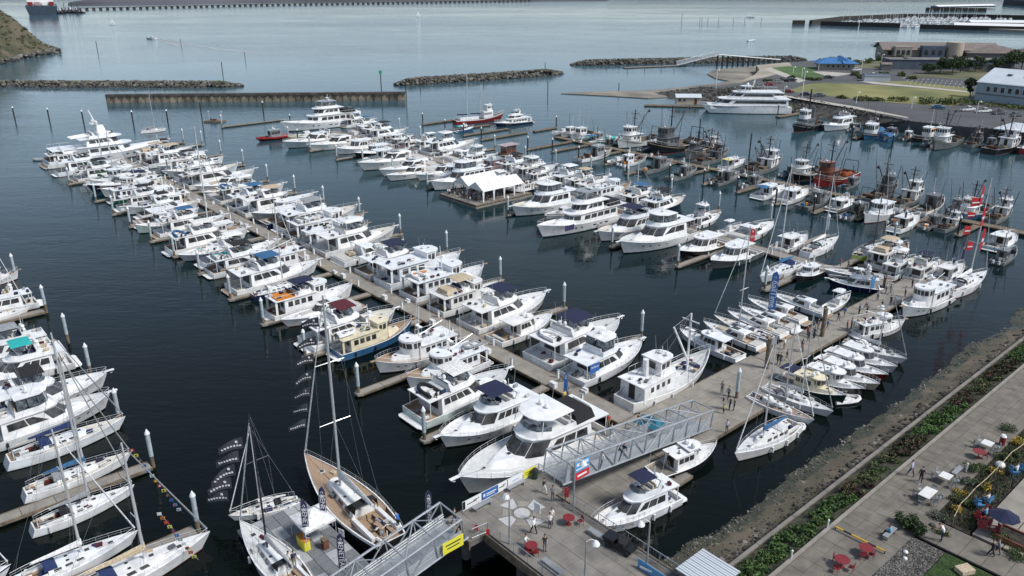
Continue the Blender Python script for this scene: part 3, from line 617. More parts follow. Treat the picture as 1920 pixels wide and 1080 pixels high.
        mt = MB(); mt.tube([(mx_, 0, z0), (mx_ - .1, 0, mh)], .19 * k, mm, 6, .13 * k); mt.box((mx_ - .08, 0, mh - 1.0 * k), (.12, 2.6 * k, .12), mm); mt.box((mx_ - .08, 0, mh - 2.2 * k), (.5, 1.4 * k, .08), mm); s.p('mast', mt)
        bmb = MB(); ex, ez = mx_ - sgn * .34 * L * (1 if not big else -.6), mh * (.95 if not big else .9)
        bmb.tube([(mx_, 0, z0 + 1.8 * k), (ex, 0, ez)], .16 * k, mm, 5, .12 * k); s.p('boom', bmb)
        if not big:
            pb = MB(); pb.rings([[(ex + .1 + a * .25, .32 * k * math.cos(t), ez - .5 * k + .32 * k * math.sin(t)) for t in [i * math.pi / 4 for i in range(8)]] for a in (-1, -.3, .3, 1)], 'rubber'); s.p('power_block', pb)
            n = MB(); nm = 'net_orange' if s.hc == 'red' else 'net'
            for q in range(7): n.dome((-.22 * L - s.r.uniform(0, .15) * L, s.r.uniform(-.2, .2) * B, z0 + .1), s.r.uniform(.6, 1.1) * k, nm, s.r.uniform(.5, .9) * k)
            s.p('net_pile', n)
            hb = MB(); hb.box((-.05 * L, 0, z0 + .25), (.12 * L, .4 * B, .5), 'timber'); s.p('fish_hatch', hb)
            wn = MB(); wn.tube([(-.40 * L, -.3 * B, z0 + .8), (-.40 * L, .3 * B, z0 + .8)], .35 * k, 'rust', 8); s.p('winch_drum', wn)
            ga = MB(); ga.tube([(-.44 * L, -.36 * B, z0 + .4), (-.45 * L, -.3 * B, z0 + 3.0 * k), (-.45 * L, .3 * B, z0 + 3.0 * k), (-.44 * L, .36 * B, z0 + .4)], .09 * k, mm, 5); s.p('stern_gantry', ga)
            an = MB()
            for q in range(4): an.tube([(cx + s.r.uniform(-.05, .08) * L, s.r.uniform(-.25, .25) * B, z2), (cx + s.r.uniform(-.05, .08) * L, s.r.uniform(-.3, .3) * B, z2 + s.r.uniform(2, 4.5))], .03, 'paint_white' if q % 2 else mm, 3, .015)
            s.p('antenna', an)
            for q in range(2):
                op = MB(); sg = 1 - 2 * q; op.tube([(mx_ + .3, .42 * B * sg, z0 + .5), (mx_ - .2, (.42 * B + 1.0) * sg, mh * .92)], .09, mm, 4, .06); s.p('outrigger', op)
        else:
            dk = MB(); dk.box((.08 * L, .12 * B, z0 + .3), (.1 * L, .3 * B, .4), 'paint_white'); s.p('deck_box', dk)
            wn = MB(); wn.box((.30 * L, 0, z0 + .6), (.6, 1.0, .6), 'paint_dgrey'); s.p('windlass', wn); fn = MB(); fn.tube([(-.27 * L, 0, z1), (-.28 * L, 0, z1 + 2.4)], .35, 'paint_white', 8); s.p('funnel', fn); s.platform(h, .3, 1.1); s.clutter((.15 * L, .34 * L), .3 * B, z0 + .5, 9); s.clutter((-.42 * L, -.3 * L), .3 * B, z1 + .1, 4)
        st = MB(); xb, yb, zb = h.pt(.97, 1); xs, ys, zs = h.pt(.03, 1)
        for q in ((xb, 0, zb), (xs, ys * .8, zs), (xs, -ys * .8, zs)): st.tube([q, (mx_ - .1, 0, mh)], .035, 'wire_dark', 3)
        for sg in (1, -1): x_, y_, z_ = h.pt(.55, 1); st.tube([(x_, y_ * sg, z_), (mx_ - .1, 0, mh - .5)], .03, 'wire_dark', 3)
        st.tube([(ex, 0, ez), (mx_ - .1, 0, mh)], .02, 'wire', 3); s.p('rigging', st); s.p('bow_rail', rail(h, .62, .985, .7, 6))
        if s.near: s.fenders(h, 'canvas_white')
    def gill(s):
        L, o = s.L, s.o; k = L / 11.0; B = L * .30; s.r.random()
        h = Hull(L, B, .85 * k, .85 * k, 1.6 * k, 2.6, .93, .08, .72); s.h = h; z0 = .7 * k; aft = s.r.random() < .4
        hm = s.side if s.hc == 'alum' else s.r.choice(['paint_white', 'paint_grey', 'paint_milk', 'paint_dgrey'])
        s.p('hull', h.build(s.side, 'bottom_black', bul=.35 * k, cap=s.side if s.hc != 'black' else 'paint_alum', deck='paint_alum' if s.hc == 'alum' else 'timber'))
        c = -.18 * L if aft else .10 * L; m = MB(); lo, up = house(m, c - .13 * L, c + .12 * L, .32 * B, .29 * B, z0, z0 + 2.1 * k, -.01 * L, .02, .95, hm, .35, roof=hm, over=.15); s.p('cabin', m)
        s.w(front_windows(lo, up, .5, .88, gap=.1)); s.w(wall_windows(lo, up, 2, .1, .92, .5, .86, .2)); s.w([panel(lo, up, 7, .3, .7, .02, .85, m='interior')])
        d = MB(); q = .28 * L if aft else -.22 * L
        d.tube([(q, -.25 * B, z0 + .55), (q, .25 * B, z0 + .55)], .42 * k, 'net' if s.r.random() < .6 else 'rust', 8); s.p('net_reel', d)
        for i in range(s.r.choice([1, 2])):
            e = MB(); yy = (-.18 + .36 * i) * B; e.box((-.53 * L, yy, .75 * k), (.5, .36, .6), s.r.choice(['rubber', 'paint_grey', 'paint_white']), tx=.75, ty=.8); e.box((-.53 * L, yy, .2), (.2, .1, .8), 'rubber'); s.p('outboard_motor', e)
        g = MB()
        for i in range(5): g.box((s.r.uniform(-.42, -.1) * L, s.r.uniform(-.25, .25) * B, z0 + .25), (s.r.uniform(.4, 1.0), s.r.uniform(.3, .8), s.r.uniform(.3, .6)), s.r.choice(['canvas_blue', 'canvas_orange', 'paint_grey', 'canvas_white', 'net', 'paint_dgrey']), s.r.uniform(0, 3))
        s.p('deck_gear', g)
        if s.cv: s.bimini(-.45 * L, -.12 * L, .4 * B, z0 + 1.8 * k, z0 + .5)
        if s.hc in ('blue',):
            t = MB(); t.box((-.2 * L, 0, z0 + .9), (.4 * L, .8 * B, .9), 'canvas_blue', tx=.9, ty=.5); s.p('tarpaulin', t)
        if s.r.random() < .6:
            for sg in (1, -1): e = MB(); e.tube([(c - .1 * L, .4 * B * sg, z0 + .3), (c - .14 * L, (.4 * B + .7) * sg, z0 + s.r.uniform(5, 7.5) * k)], .06, s.r.choice(['mast_dark', 'mast']), 4, .035); s.p('trolling_pole', e)
        mt = MB(); mt.tube([(c - .08 * L, 0, z0 + 2.1 * k), (c - .1 * L, 0, z0 + s.r.uniform(3.6, 6.5) * k)], .08, s.r.choice(['mast', 'mast_dark']), 4); mt.box((c - .09 * L, 0, z0 + 3.2 * k), (.1, 1.2, .06), 'mast'); mt.dome((c, .3, z0 + 2.3 * k), .25, 'paint_white'); s.p('mast', mt)
        s.p('bow_rail', rail(h, .55, .985, .5, 5))
    def skiff(s):
        L, o = s.L, s.o; k = L / 10.0; B = L * .27
        h = Hull(L, B, .8 * k, .85 * k, 1.35 * k, 2.2, .92, .1, .7); s.h = h
        s.p('hull', h.build(s.side, 'bottom_black', bul=.42 * k, cap='paint_white', deck='deck'))
        c = MB(); lo, up = house(c, -.08 * L, .12 * L, .22 * B, .18 * B, .5 * k, 1.7 * k, .04 * L, 0, .85, 'paint_white', .6); s.p('console', c); s.w(front_windows(lo, up, .6, .95))
        e = MB(); e.box((-.53 * L, 0, .95 * k), (.55, .42, .7), 'rubber', tx=.75, ty=.8); e.box((-.53 * L, 0, .25), (.2, .1, .9), 'rubber'); s.p('outboard_motor', e)
        b = MB(); b.box((-.22 * L, 0, .7 * k), (.5, B * .5, .5), 'seat'); b.box((.27 * L, 0, .75 * k), (.12 * L, B * .45, .3), 'seat'); s.p('seat', b)
        if s.hc == 'aqua':
            t = MB(); t.box((-.05 * L, 0, 1.3 * k), (.35 * L, .6 * B, .5), s.r.choice(['canvas_teal', 'canvas_mint']), tx=.8, ty=.4); s.p('canvas_cover', t)
        s.p('bow_rail', rail(h, .6, .985, .4, 4))
    def console(s):
        s.skiff(); L = s.L; B = L * .27; k = L / 10
        d = MB(); d.prism(outline(-.14 * L, .12 * L, .36 * B, .33 * B, .5), 2.6, 2.7, 'paint_white')
        for x in (-.11, .07):
            for sg in (1, -1): d.tube([(x * L, .24 * B * sg, .6 * k), (x * L, .28 * B * sg, 2.6)], .035, 'rail', 4)
        s.p('hardtop', d)
        r = MB()
        for i in range(4): r.tube([(-.13 * L, (i - 1.5) * .18 * B, 2.7), (-.2 * L, (i - 1.5) * .22 * B, 4.0)], .02, 'rubber', 3)
        s.p('fishing_rod', r)
    def patrol(s):
        L = s.L; k = L / 12; B = L * .3
        h = Hull(L, B * .8, .9 * k, .9 * k, 1.4 * k, 2.2, .92, .1, .7); s.h = h; s.p('hull', h.build('paint_red', 'bottom_black', bul=.3, cap='paint_red', deck='paint_grey'))
        t = MB(); pts = [h.pt(q, .75) for q in (0.02, .3, .55, .75, .9, .985)]; t.tube([(x, y + .15, z) for x, y, z in pts] + [(x, -y - .15, z) for x, y, z in pts[::-1]], .36 * k, 'paint_red', 7); s.p('inflatable_collar', t)
        m = MB(); lo, up = house(m, -.15 * L, .15 * L, .28 * B, .25 * B, .6, 2.9 * k, -.01 * L, 0, .92, 'paint_grey', .4, roof='paint_grey', over=.1); s.p('cabin', m); s.w(front_windows(lo, up, .5, .88)); s.w(wall_windows(lo, up, 3, .1, .95, .5, .86, .15)); s.gear(0, 0, 3.0 * k)
        e = MB()
        for yy in (-.5, .5): e.box((-.53 * L, yy, 1.0), (.6, .45, .8), 'rubber', tx=.75, ty=.8)
        s.p('outboard_motor', e)
    def house(s):
        L, o = s.L, s.o; B = L * .42; c = 'paint_' + o['house']; h = Hull(L, B, .8, .8, 1.5 if o['house'] == 'brown' else 1.0, 3.2, .95, .05, .85); s.h = h
        s.p('hull', h.build('paint_white' if o['house'] == 'brown' else 'paint_grey', 'bottom_red', bul=.15, deck='timber'))
        m = MB(); lo, up = globals()['house'](m, -.38 * L, .12 * L, .36 * B, .36 * B, .7, 2.9, 0, 0, 1, c, .05); s.w(wall_windows(lo, up, 4, .06, .95, .4, .8, .3)); s.w([panel(lo, up, 7, .2, .45, 0, .85), panel(lo, up, 7, .6, .9, .4, .8)])
        m2 = MB(); l2, u2 = globals()['house'](m, -.30 * L, .06 * L, .32 * B, .32 * B, 2.9, 5.0, 0, 0, 1, c, .05) if o['house'] == 'brown' else (lo, up)
        if o['house'] == 'brown': s.w(wall_windows(l2, u2, 3, .08, .95, .45, .85, .2))
        s.p('cabin', m); z = 5.0 if o['house'] == 'brown' else 2.9
        r = MB(); r.prism(outline(-.42 * L, .16 * L, .42 * B, .42 * B, .05), z, z + .14, 'paint_pink' if o['house'] == 'brown' else 'paint_grey'); s.p('roof', r)
        if o['house'] != 'brown':
            rr = MB()
            for sg in (1, -1): rr.tube([(-.4 * L, .38 * B * sg, 3.9), (.14 * L, .38 * B * sg, 3.9)], .03, 'rail', 4)
            rr.box((-.15 * L, 0, 3.4), (.12 * L, .2 * B, .7), 'canvas_mint'); s.p('roof_deck', rr)
        s.p('bow_rail', rail(h, .7, .985, .6, 3))
    def float(s):
        m = MB(); m.box((0, 0, .25), (s.L, s.L * .45, .5), 'timber'); s.p('deck', m)
        for x in (-.4, .3): t = MB(); t.tube([(x * s.L, 0, .5), (x * s.L, 0, 3.6)], .08, 'mast', 5); t.box((x * s.L, 0, 3.7), (.35, .35, .3), 'paint_white'); s.p('light_post', t)
        g = MB(); g.box((-.1, .2, .85), (1.2, .9, .7), 'paint_brown'); g.box((1.2, -.3, .75), (.7, .7, .5), 'paint_dgrey'); g.tube([(1.4, .4, .5), (1.2, .5, 1.6)], .2, 'paint_dgrey', 6); s.p('winch', g)
    def schooner(s):
        L = s.L; k = L / 23; B = L * .24
        h = Hull(L, B, 1.6 * k, 1.5 * k, 3.2 * k, 2.4, .7, .08, .8); s.h = h; s.p('hull', h.build('paint_red', 'bottom_black', top='paint_white', stripe='paint_white', bul=.4, deck='timber'))
        m = MB(); lo, up = house(m, .05 * L, .26 * L, .32 * B, .28 * B, 1.4, 3.8, 0, 0, .95, 'paint_white', .4); l2, u2 = house(m, .12 * L, .24 * L, .28 * B, .25 * B, 3.8, 5.8, 0, 0, .95, 'paint_white', .5, roof='paint_white', over=.1); s.p('wheelhouse', m)
        s.w(wall_windows(lo, up, 4, .05, .95, .5, .8, .4)); s.w(front_windows(l2, u2, .5, .85, gap=.1)); s.w(wall_windows(l2, u2, 2, .1, .9, .5, .85, .2))
        d = MB(); house(d, -.4 * L, -.02 * L, .2 * B, .2 * B, 1.2, 2.0, 0, 0, .9, 'paint_white', .3); s.p('cabin', d)
        for i, (x, hh) in enumerate(((-.24, H(872, 214, 1.5, 122)), (.02, H(907, 210, 1.5, 150)))):
            t = MB(); t.tube([(x * L, 0, 1.2), (x * L, 0, hh + 1.5)], .15, 'mast', 6, .1); s.p('mast', t); b = MB(); b.tube([(x * L, 0, 3.0), (x * L - .2 * L, 0, 3.2)], .22, 'canvas_navy', 6); s.p('boom', b)
        s.gear(.2 * L, 0, 5.9); s.p('guard_rail', rail(h, .03, .985, .8, 12, .025)); r = MB()
        for x, hh in ((-.24, 19), (.02, 14)):
            for sg in (1, -1): r.tube([(x * L - .6, .45 * B * sg, 1.6), (x * L, 0, hh * .8)], .025, 'wire', 3)
        s.p('rigging', r)
    def tug(s):
        L = s.L; k = L / 22; B = L * .32
        h = Hull(L, B, 1.6 * k, 1.5 * k, 3.6 * k, 2.8, .88, .05, .8); s.h = h; s.p('hull', h.build('paint_black', 'bottom_red', bul=.6, cap='rubber', deck='paint_dgrey'))
        m = MB(); lo, up = house(m, -.10 * L, .24 * L, .32 * B, .3 * B, 1.2, 4.0, 0, 0, .97, 'paint_dgrey', .4); s.p('deckhouse', m); m = MB(); l2, u2 = house(m, .06 * L, .22 * L, .26 * B, .24 * B, 4.0, 6.8, 0, 0, .95, 'paint_white', .5, roof='paint_white', over=.15); s.p('wheelhouse', m)
        s.w(front_windows(l2, u2, .5, .85, gap=.1)); s.w(wall_windows(l2, u2, 3, .08, .95, .5, .85, .2)); s.w(wall_windows(lo, up, 4, .1, .9, .5, .75, .5))
        t = MB(); t.tube([(.0, 0, 3.9), (-.2, 0, 13.5)], .32, 'paint_black', 8, .22); t.box((-.1, 0, 10.5), (.3, 3.2, .2), 'paint_black'); s.p('mast', t); 
        for yy in (1.6, -1.6): f = MB(); f.tube([(-.04 * L, yy, 4), (-.05 * L, yy, 7.4)], .45, 'paint_dgrey', 8); s.p('funnel', f)
        w_ = MB(); w_.tube([(-.25 * L, -1.2, 2.2), (-.25 * L, 1.2, 2.2)], .9, 'rust', 10); w_.box((-.36 * L, 0, 1.8), (1.0, 3.0, .9), 'paint_dgrey'); s.p('towing_winch', w_); s.p('bow_rail', rail(h, .55, .985, .8, 6, .03)); s.gear(.12 * L, 0, 6.9)
        a = MB()
        for i in range(5):
            x, y, z = h.pt(.15 + .15 * i, .7)
            for sg in (1, -1): a.tube([(x, (y + .2) * sg, z - .45), (x, (y + .25) * sg, z + .3)], .28, 'rubber', 7)
        s.p('tyre_fender', a)
    def trawl(s): s.traw()
BT = dict(fly='flybridge yacht', traw='trawler', sail='sailboat', sed='sedan cruiser', exp='express cruiser', pilot='pilothouse boat', yacht='large motor yacht', seiner='fishing boat', gill='small workboat', skiff='open skiff', console='sport fishing boat', patrol='patrol boat', house='houseboat', schooner='two-masted vessel', tug='tugboat', trawl='trawler')
OBN = dict(fly='flybridge_yacht', traw='trawler', sail='sailboat', sed='sedan_cruiser', exp='express_cruiser', pilot='pilothouse_boat', yacht='motor_yacht', seiner='fishing_boat', gill='workboat', skiff='skiff', console='sport_fishing_boat', patrol='patrol_boat', house='houseboat', schooner='schooner', tug='tugboat', trawl='trawler')
DATA = """
AL fly 215 286 93 302 
AL fly 224 298 112 324 canvas=grey
AL sail 236 306 140 325 cover=green mast=14
AL sail 238 322 163 345 cover=green canvas=green mast=13
AL fly 165 349 292 331 hull=navy top=1
AL traw 321 347 209 373 hull=green
AL fly 337 362 221 386 canvas=black
AL fly 377 378 255 397 canvas=black
AL sed 372 393 250 414 
AL traw 259 430 345 406 hull=mint
AL fly 420 404 296 436 canvas=blue
AL sail 437 416 322 440 cover=tan mast=22
AL fly 464 431 312 463 
AL exp 338 481 446 452 kayak=teal
AL fly 528 470 389 505 canvas=black kayak=teal big=1
AL fly 588 484 440 542 canvas=blue big=1
AL sail 570 523 473 556 hull=navy mast=17
AL traw 657 536 507 588 deck=orange canvas=navy
AL exp 530 602 654 560 
AL fly 742 584 568 636 canvas=maroon
AL traw 770 604 628 657 hull=blue house=cream dinghy=1
AL traw 699 680 846 642 antennas=1
AL traw 757 709 902 668 antennas=1
AL fly 952 696 774 772 hull=mint big=1 dinghy=1
AL fly 824 820 990 752 canvas=navy 
AL fly 846 892 1120 800 canvas=black big=1 hard=1
AR fly 365 277 268 288 canvas=black dinghy=1
AR fly 389 286 275 302 canvas=tan
AR traw 419 296 310 311 canvas=black
AR sed 302 313 378 305 dinghy=1
AR fly 446 307 335 331 
AR fly 468 312 345 349 house=offwhite hull=offwhite
AR exp 382 359 446 348 
AR fly 530 343 410 374 canvas=black hard=1
AR fly 590 363 452 396 canvas=tan
AR sed 487 403 578 378 hull=grey hard=1
AR fly 669 386 530 424 canvas=grey
AR traw 690 406 522 441 dinghy=1
AR fly 740 424 582 470 hard=1
AR exp 759 446 608 488 
AR fly 811 465 659 513 canvas=navy
AR traw 861 474 695 532 
AR traw 900 496 745 560 kayak=orange dinghy=1
AR traw 932 524 787 590 canvas=tan house=offwhite
AR fly 1020 545 874 610 canvas=navy
AR sed 1036 584 902 640 
AR fly 1164 596 982 676 canvas=navy dinghy=1
AR fly 1212 638 1047 705 clear=1
AR seiner 1334 664 1156 752 hull=white big=1
BL yacht 543 234 662 216 top=1 canvas=black
BL patrol 484 257 543 249 
BL skiff 545 254 602 246 hull=yellow
BL exp 536 268 625 254 
BL exp 584 275 664 260 
BL exp 641 272 705 259 hull=black
BL sed 671 285 764 269 hull=black
BL exp 685 307 812 281 big=1
BL exp 722 322 806 304 
BL exp 731 330 800 314 
BL exp 786 327 872 306 
BL pilot 815 331 885 313 
BL fly 819 342 935 314 clear=1
BL traw 984 348 1064 327 hull=black
BL fly 970 388 1096 354 clear=1
BL skiff 1026 401 1082 386 
BL yacht 1020 421 1200 368 hard=grey big=1
BL fly 1126 434 1248 400 canvas=navy
BL fly 1163 455 1297 420 clear=1
BL sed 1276 468 1376 438 hull=black
BL sed 1331 486 1430 458 hull=dgrey
BL sail 1422 518 1516 486 cover=blue mast=20
BL pilot 1497 512 1560 492 hull=black
BR fly 703 222 640 232 
BR fly 722 231 660 241 canvas=blue
BR fly 735 240 680 250 
BR sed 749 253 702 263 hull=lime
BR sed 766 260 722 270 
BR fly 800 262 745 276 
BR fly 903 265 800 284 hard=1
BR exp 914 277 826 296 
BR fly 934 287 858 304 hard=1
BR exp 792 273 735 289
BR sed 818 281 768 297 canvas=black
BR fly 842 262 788 277
BL exp 700 277 768 262 canvas=black
BL exp 765 303 850 287
BL fly 900 352 985 330
BR house 990 290 940 302 house=brown
BR house 952 300 905 314 house=pink
BR fly 1046 308 950 330 hard=1
BR fly 1050 320 985 338 hard=1
BR fly 1110 324 1035 343 canvas=white
BR fly 1143 330 1064 352 canvas=tan
BR traw 1184 346 1110 368 
BR sail 1222 352 1160 370 canvas=blue mast=9
BR fly 1281 368 1212 393 hull=navy canvas=black
BR fly 1352 397 1278 422 top=1
BR console 1392 416 1330 438 
BR exp 1455 413 1372 442 hard=1
BR sed 1521 436 1428 468 
BR sail 1570 444 1512 474 mast=14.8 canvas=green
BR sail 1668 455 1600 478 hull=lime cover=black mast=19.5
BR traw 1712 462 1630 490 canvas=tan
BR fly 1732 486 1672 515 hard=1 canvas=black
BR fly 1768 490 1716 520 canvas=navy
BR sed 1797 490 1742 520 
CL exp 1558 505 1640 517 
CL fly 1552 522 1650 538 hull=navy
CL console 1622 555 1576 586 
CL exp 1447 551 1556 576 hard=1
CL exp 1402 560 1508 592 hard=1
CL exp 1394 580 1496 612 hard=1
CL exp 1388 597 1486 634 hard=1
CL sail 1336 594 1448 640 hull=grey mast=16.5
CL sed 1298 624 1418 676 
CL exp 1430 628 1478 655 
CR trawl 1691 578 1772 548 
CR sail 1842 508 1764 545 mast=19
CR traw 1697 600 1606 622 mastb=1
CR sail 1682 668 1580 636 mast=11.5
CR sed 1668 686 1572 652 
CR sed 1660 700 1552 662 hull=red
CR sed 1640 720 1530 680 hull=cream
CR pilot 1613 730 1510 690 hull=black
CR pilot 1567 742 1480 702 canvas=navy house=cream hull=dgreen
CR sail 1552 772 1428 716 mast=12.5
CR sail 1508 780 1400 738 mast=12.2 deck=teak
CR sail 1362 846 1480 783 cover=blue mast=14.2
CR pilot 1343 847 1254 888 hull=black
CR fly 1102 985 1262 918 canvas=navy big=1
LE traw 36 512 -60 530
LE fly -90 600 58 556 
LE sail 48 570 -80 612 mast=18
LE fly -90 672 96 640 canvas=grey
LE fly -90 715 132 668 canvas=teal
LE fly 206 702 -40 772 canvas=black
LE fly 210 738 -50 822 clear=1 canvas=blue
LE sail 238 785 5 862 canvas=navyb cover=navyb mast=14
LE sail 246 846 40 928 cover=blue mast=14.5
LE sail 250 906 56 994 mast=18.8 canvas=black
LE sail 254 988 5 1098 mast=14.2
LE sail 396 1000 100 1135 mast=13.6 cover=tan
SB sail 430 968 566 936 mast=10
SB sail 447 975 575 1110 mast=15.4
SB sail 571 856 742 1024 deck=teak mast=22.8 hull=black
DL schooner 952 210 845 224 hull=red
DL sed 895 236 848 242 canvas=teal hull=blue
DL yacht 922 228 998 222 hull=navy
DL skiff 958 262 992 254 
DL skiff 997 276 1030 268 hull=aqua
DL skiff 1016 283 1058 272 hull=aqua
DL gill 1042 256 1082 248 
DL gill 1050 265 1092 255 
DL gill 1122 248 1092 262 canvas=blue
DL seiner 1120 266 1200 252 hull=white
DL seiner 1196 283 1282 262 hull=black
DL seiner 1372 283 1296 302 hull=alum
DL seiner 1280 288 1330 276 hull=alum
DL sed 1412 297 1362 313 canvas=yellow
DL seiner 1460 298 1378 322 hull=alum
DL seiner 1480 327 1545 312 hull=black
DL seiner 1532 343 1610 322 hull=red
DR gill 1142 278 1088 297 
DR skiff 1176 290 1140 303 hull=alum
DR gill 1212 290 1168 306 
DR gill 1258 300 1206 319 hull=alum
DR gill 1306 315 1256 332 hull=alum
DR gill 1386 324 1338 341 hull=alum
DR sed 1468 345 1422 366 canvas=blue
DR sed 1512 352 1466 374 hull=redb
DR gill 1552 362 1508 386 hull=alum
DR sed 1606 372 1552 388 hull=alum
DR gill 1634 384 1588 406 hull=alum
DR pilot 1634 408 1684 390 
DR sed 1724 402 1672 426 
DR gill 1764 404 1722 422 hull=alum
DF seiner 1686 344 1618 372 hull=alum
DF seiner 1734 354 1668 382 hull=alum
DF gill 1782 370 1722 396 
DF seiner 1784 398 1840 380 hull=blue
DF seiner 1898 384 1848 410 hull=alum
DF sed 1918 436 1858 462 hull=lblue
DF gill 1910 462 1850 484 hull=alum
SH ferry 1330 212 1468 208 
SH tug 1487 236 1545 226 hull=black
SH fly 1537 234 1595 226 
SH gill 1622 232 1600 244 hull=alum
SH gill 1654 232 1624 246 hull=alum
SH gill 1652 256 1688 244 hull=blue
SH gill 1706 246 1676 262 hull=blue
SH gill 1706 256 1752 248 hull=black canvas=orange
SH seiner 1745 268 1792 254 hull=alum
SH seiner 1878 254 1812 274 hull=black
SH sed 1877 274 1924 266 hull=red
OW sail 312 240 262 246 canvas=red mast=14
OW float 388 222 417 225
DL gill 1150 256 1122 268 hull=alum
DL seiner 1340 262 1290 276 hull=black
DL gill 1255 270 1215 282 hull=alum
DL seiner 1436 292 1395 308 hull=black
DL gill 1500 312 1462 326 hull=alum
DL gill 1600 330 1560 346 hull=alum
DR gill 1430 332 1390 348 hull=alum
DR gill 1370 322 1332 334 hull=black
DR gill 1700 398 1660 412 hull=alum
DR seiner 1800 404 1756 424 hull=alum
DF gill 1830 372 1790 392 hull=alum
SH gill 1735 250 1712 262 hull=dgrey
SH seiner 1810 252 1778 266 hull=alum
SH gill 1850 258 1822 270 hull=black
SH gill 1762 262 1745 272 hull=alum
LE sail 26 1070 -190 1150 mast=12
"""
CW = dict(white='white', offwhite='off-white', cream='cream', navy='navy blue', black='black', blue='blue', green='dark green', dgreen='dark green', mint='pale green', grey='grey', dgrey='dark grey', alum='grey', red='red', redb='white', lime='lime green', yellow='yellow', aqua='aqua', lblue='light blue', brown='brown', pink='greyish pink')
ROWP = dict(AL=('left side of long central dock', 'far end'), AR=('right side of long central dock', 'far end'), BL=('near side of middle dock', 'left'), BR=('far side of middle dock', 'left'),
            CL=('seaward side of dock nearest shore', 'gangway end'), CR=('shore side of dock nearest shore', 'gangway end'), LE=('in the cluster at left edge', 'back'), SB=('left of the pier gangways', 'left'),
            DL=('far side of fishing dock', 'left'), DR=('near side of fishing dock', 'left'), DF=('shore end of fishing dock', 'left'), SH=('below the far rock bank', 'left'), OW=('out on open water', 'left'), SU=('end of central dock', 'left'))
GRP = dict(AL='boats on the left side of the central dock', AR='boats on the right side of the central dock', BL='boats on the near side of the middle dock', BR='boats on the far side of the middle dock', CL='boats on the seaward side of the shore dock',
           CR='boats on the shore side of the shore dock', LE='boats at the left edge', SB='sailboats by the pier', DL='boats beyond the fishing dock', DR='boats in front of the fishing dock', DF='boats at the shore end of the fishing dock', SH='vessels below the rock bank')
def look(kind, o):
    hc = CW[o.get('hull', 'white')]
    if kind == 'house': return ('brown two-storey' if o['house'] == 'brown' else 'pink grey') + ' houseboat'
    if kind == 'schooner': return 'red hulled two-masted vessel with white wheelhouse'
    t = hc + ' ' + BT[kind] if kind != 'patrol' else 'grey patrol boat with red collar'
    if 'house' in o and o['house'] != o.get('hull'): t = hc + ' and ' + CW[o['house']] + ' ' + BT[kind]
    if 'canvas' in o: t += ' with ' + {'navyb': 'blue', 'teal': 'teal'}.get(o['canvas'], o['canvas']) + ' canvas'
    elif 'cover' in o: t += ' with ' + {'navyb': 'blue'}.get(o['cover'], o['cover']) + ' sail cover'
    elif 'deck' in o and o['deck'] == 'teak': t += ' with teak deck'
    elif 'clear' in o: t += ' with enclosed flybridge'
    elif 'hard' in o: t += ' with hardtop'
    return t
B = []
for line in DATA.strip().splitlines():
    t = line.split()
    if not t: continue
    o = dict(q.split('=') for q in t[6:]); bx, by, sx, sy = map(float, t[2:6]); L = 12
    for _ in range(4):
        zb, zs = .7 + .085 * L, .4 + .06 * L
        if t[1] == 'sail': zb, zs = .5 + .06 * L, .4 + .045 * L
        b, s_ = P(bx, by, zb), P(sx, sy, zs); L = (b.xy - s_.xy).length
    c = (b + s_) / 2; a = math.atan2(b.y - s_.y, b.x - s_.x)
    row, kind = t[0], t[1]
    if kind == 'float': L = 7
    pad = dict( DL=.88, DR=1, DF=.92, SH=.88).get(row, 1.0)
    if row == 'CL' and kind == 'exp': L = max(10.2, L)
    if row == 'CR' and L < 9: L = 9.2
    u, v = UV(c); snap = None
    if row in ('AL', 'AR', 'BL', 'BR', 'DL', 'DR', 'DF', 'LE'): snap = VA if math.cos(a - VA) > 0 else VA + math.pi
    elif row == 'CL' and kind != 'console': snap = RU + math.pi
    elif row == 'CR' and math.cos(a - RU) > .8: snap = RU
    if kind in ('yacht', 'schooner') and row == 'DL': snap = a
    if row == 'CL' and by < 530: snap = None
    if snap is not None: a = snap
    vd = dict(AL=65, AR=65, BL=132.3, BR=132.3).get(row)
    if vd and snap is not None and u > -232:
        sg = -1 if row in ('AL', 'BL') else 1; oute = b if (math.sin(a - VA + .001) * 0 + math.cos(a - VA)) * sg > 0 else s_; vo = UV(oute)[1]
        L = min(L * 1.03, max(8.5, abs(vd + sg * 2.0 - vo))); v = vo - sg * L / 2
    Bm = L * dict(sail=.28, yacht=.235, exp=.285, seiner=.29, pilot=.34, house=.42).get(kind, .295)
    if L < 10 and kind in ('fly', 'traw', 'sed', 'exp'): Bm = L * .335
    B.append(dict(row=row, kind=kind, o=o, L=L * pad, u=u, v=v, a=a, B=Bm, snap=snap, c=c.copy()))
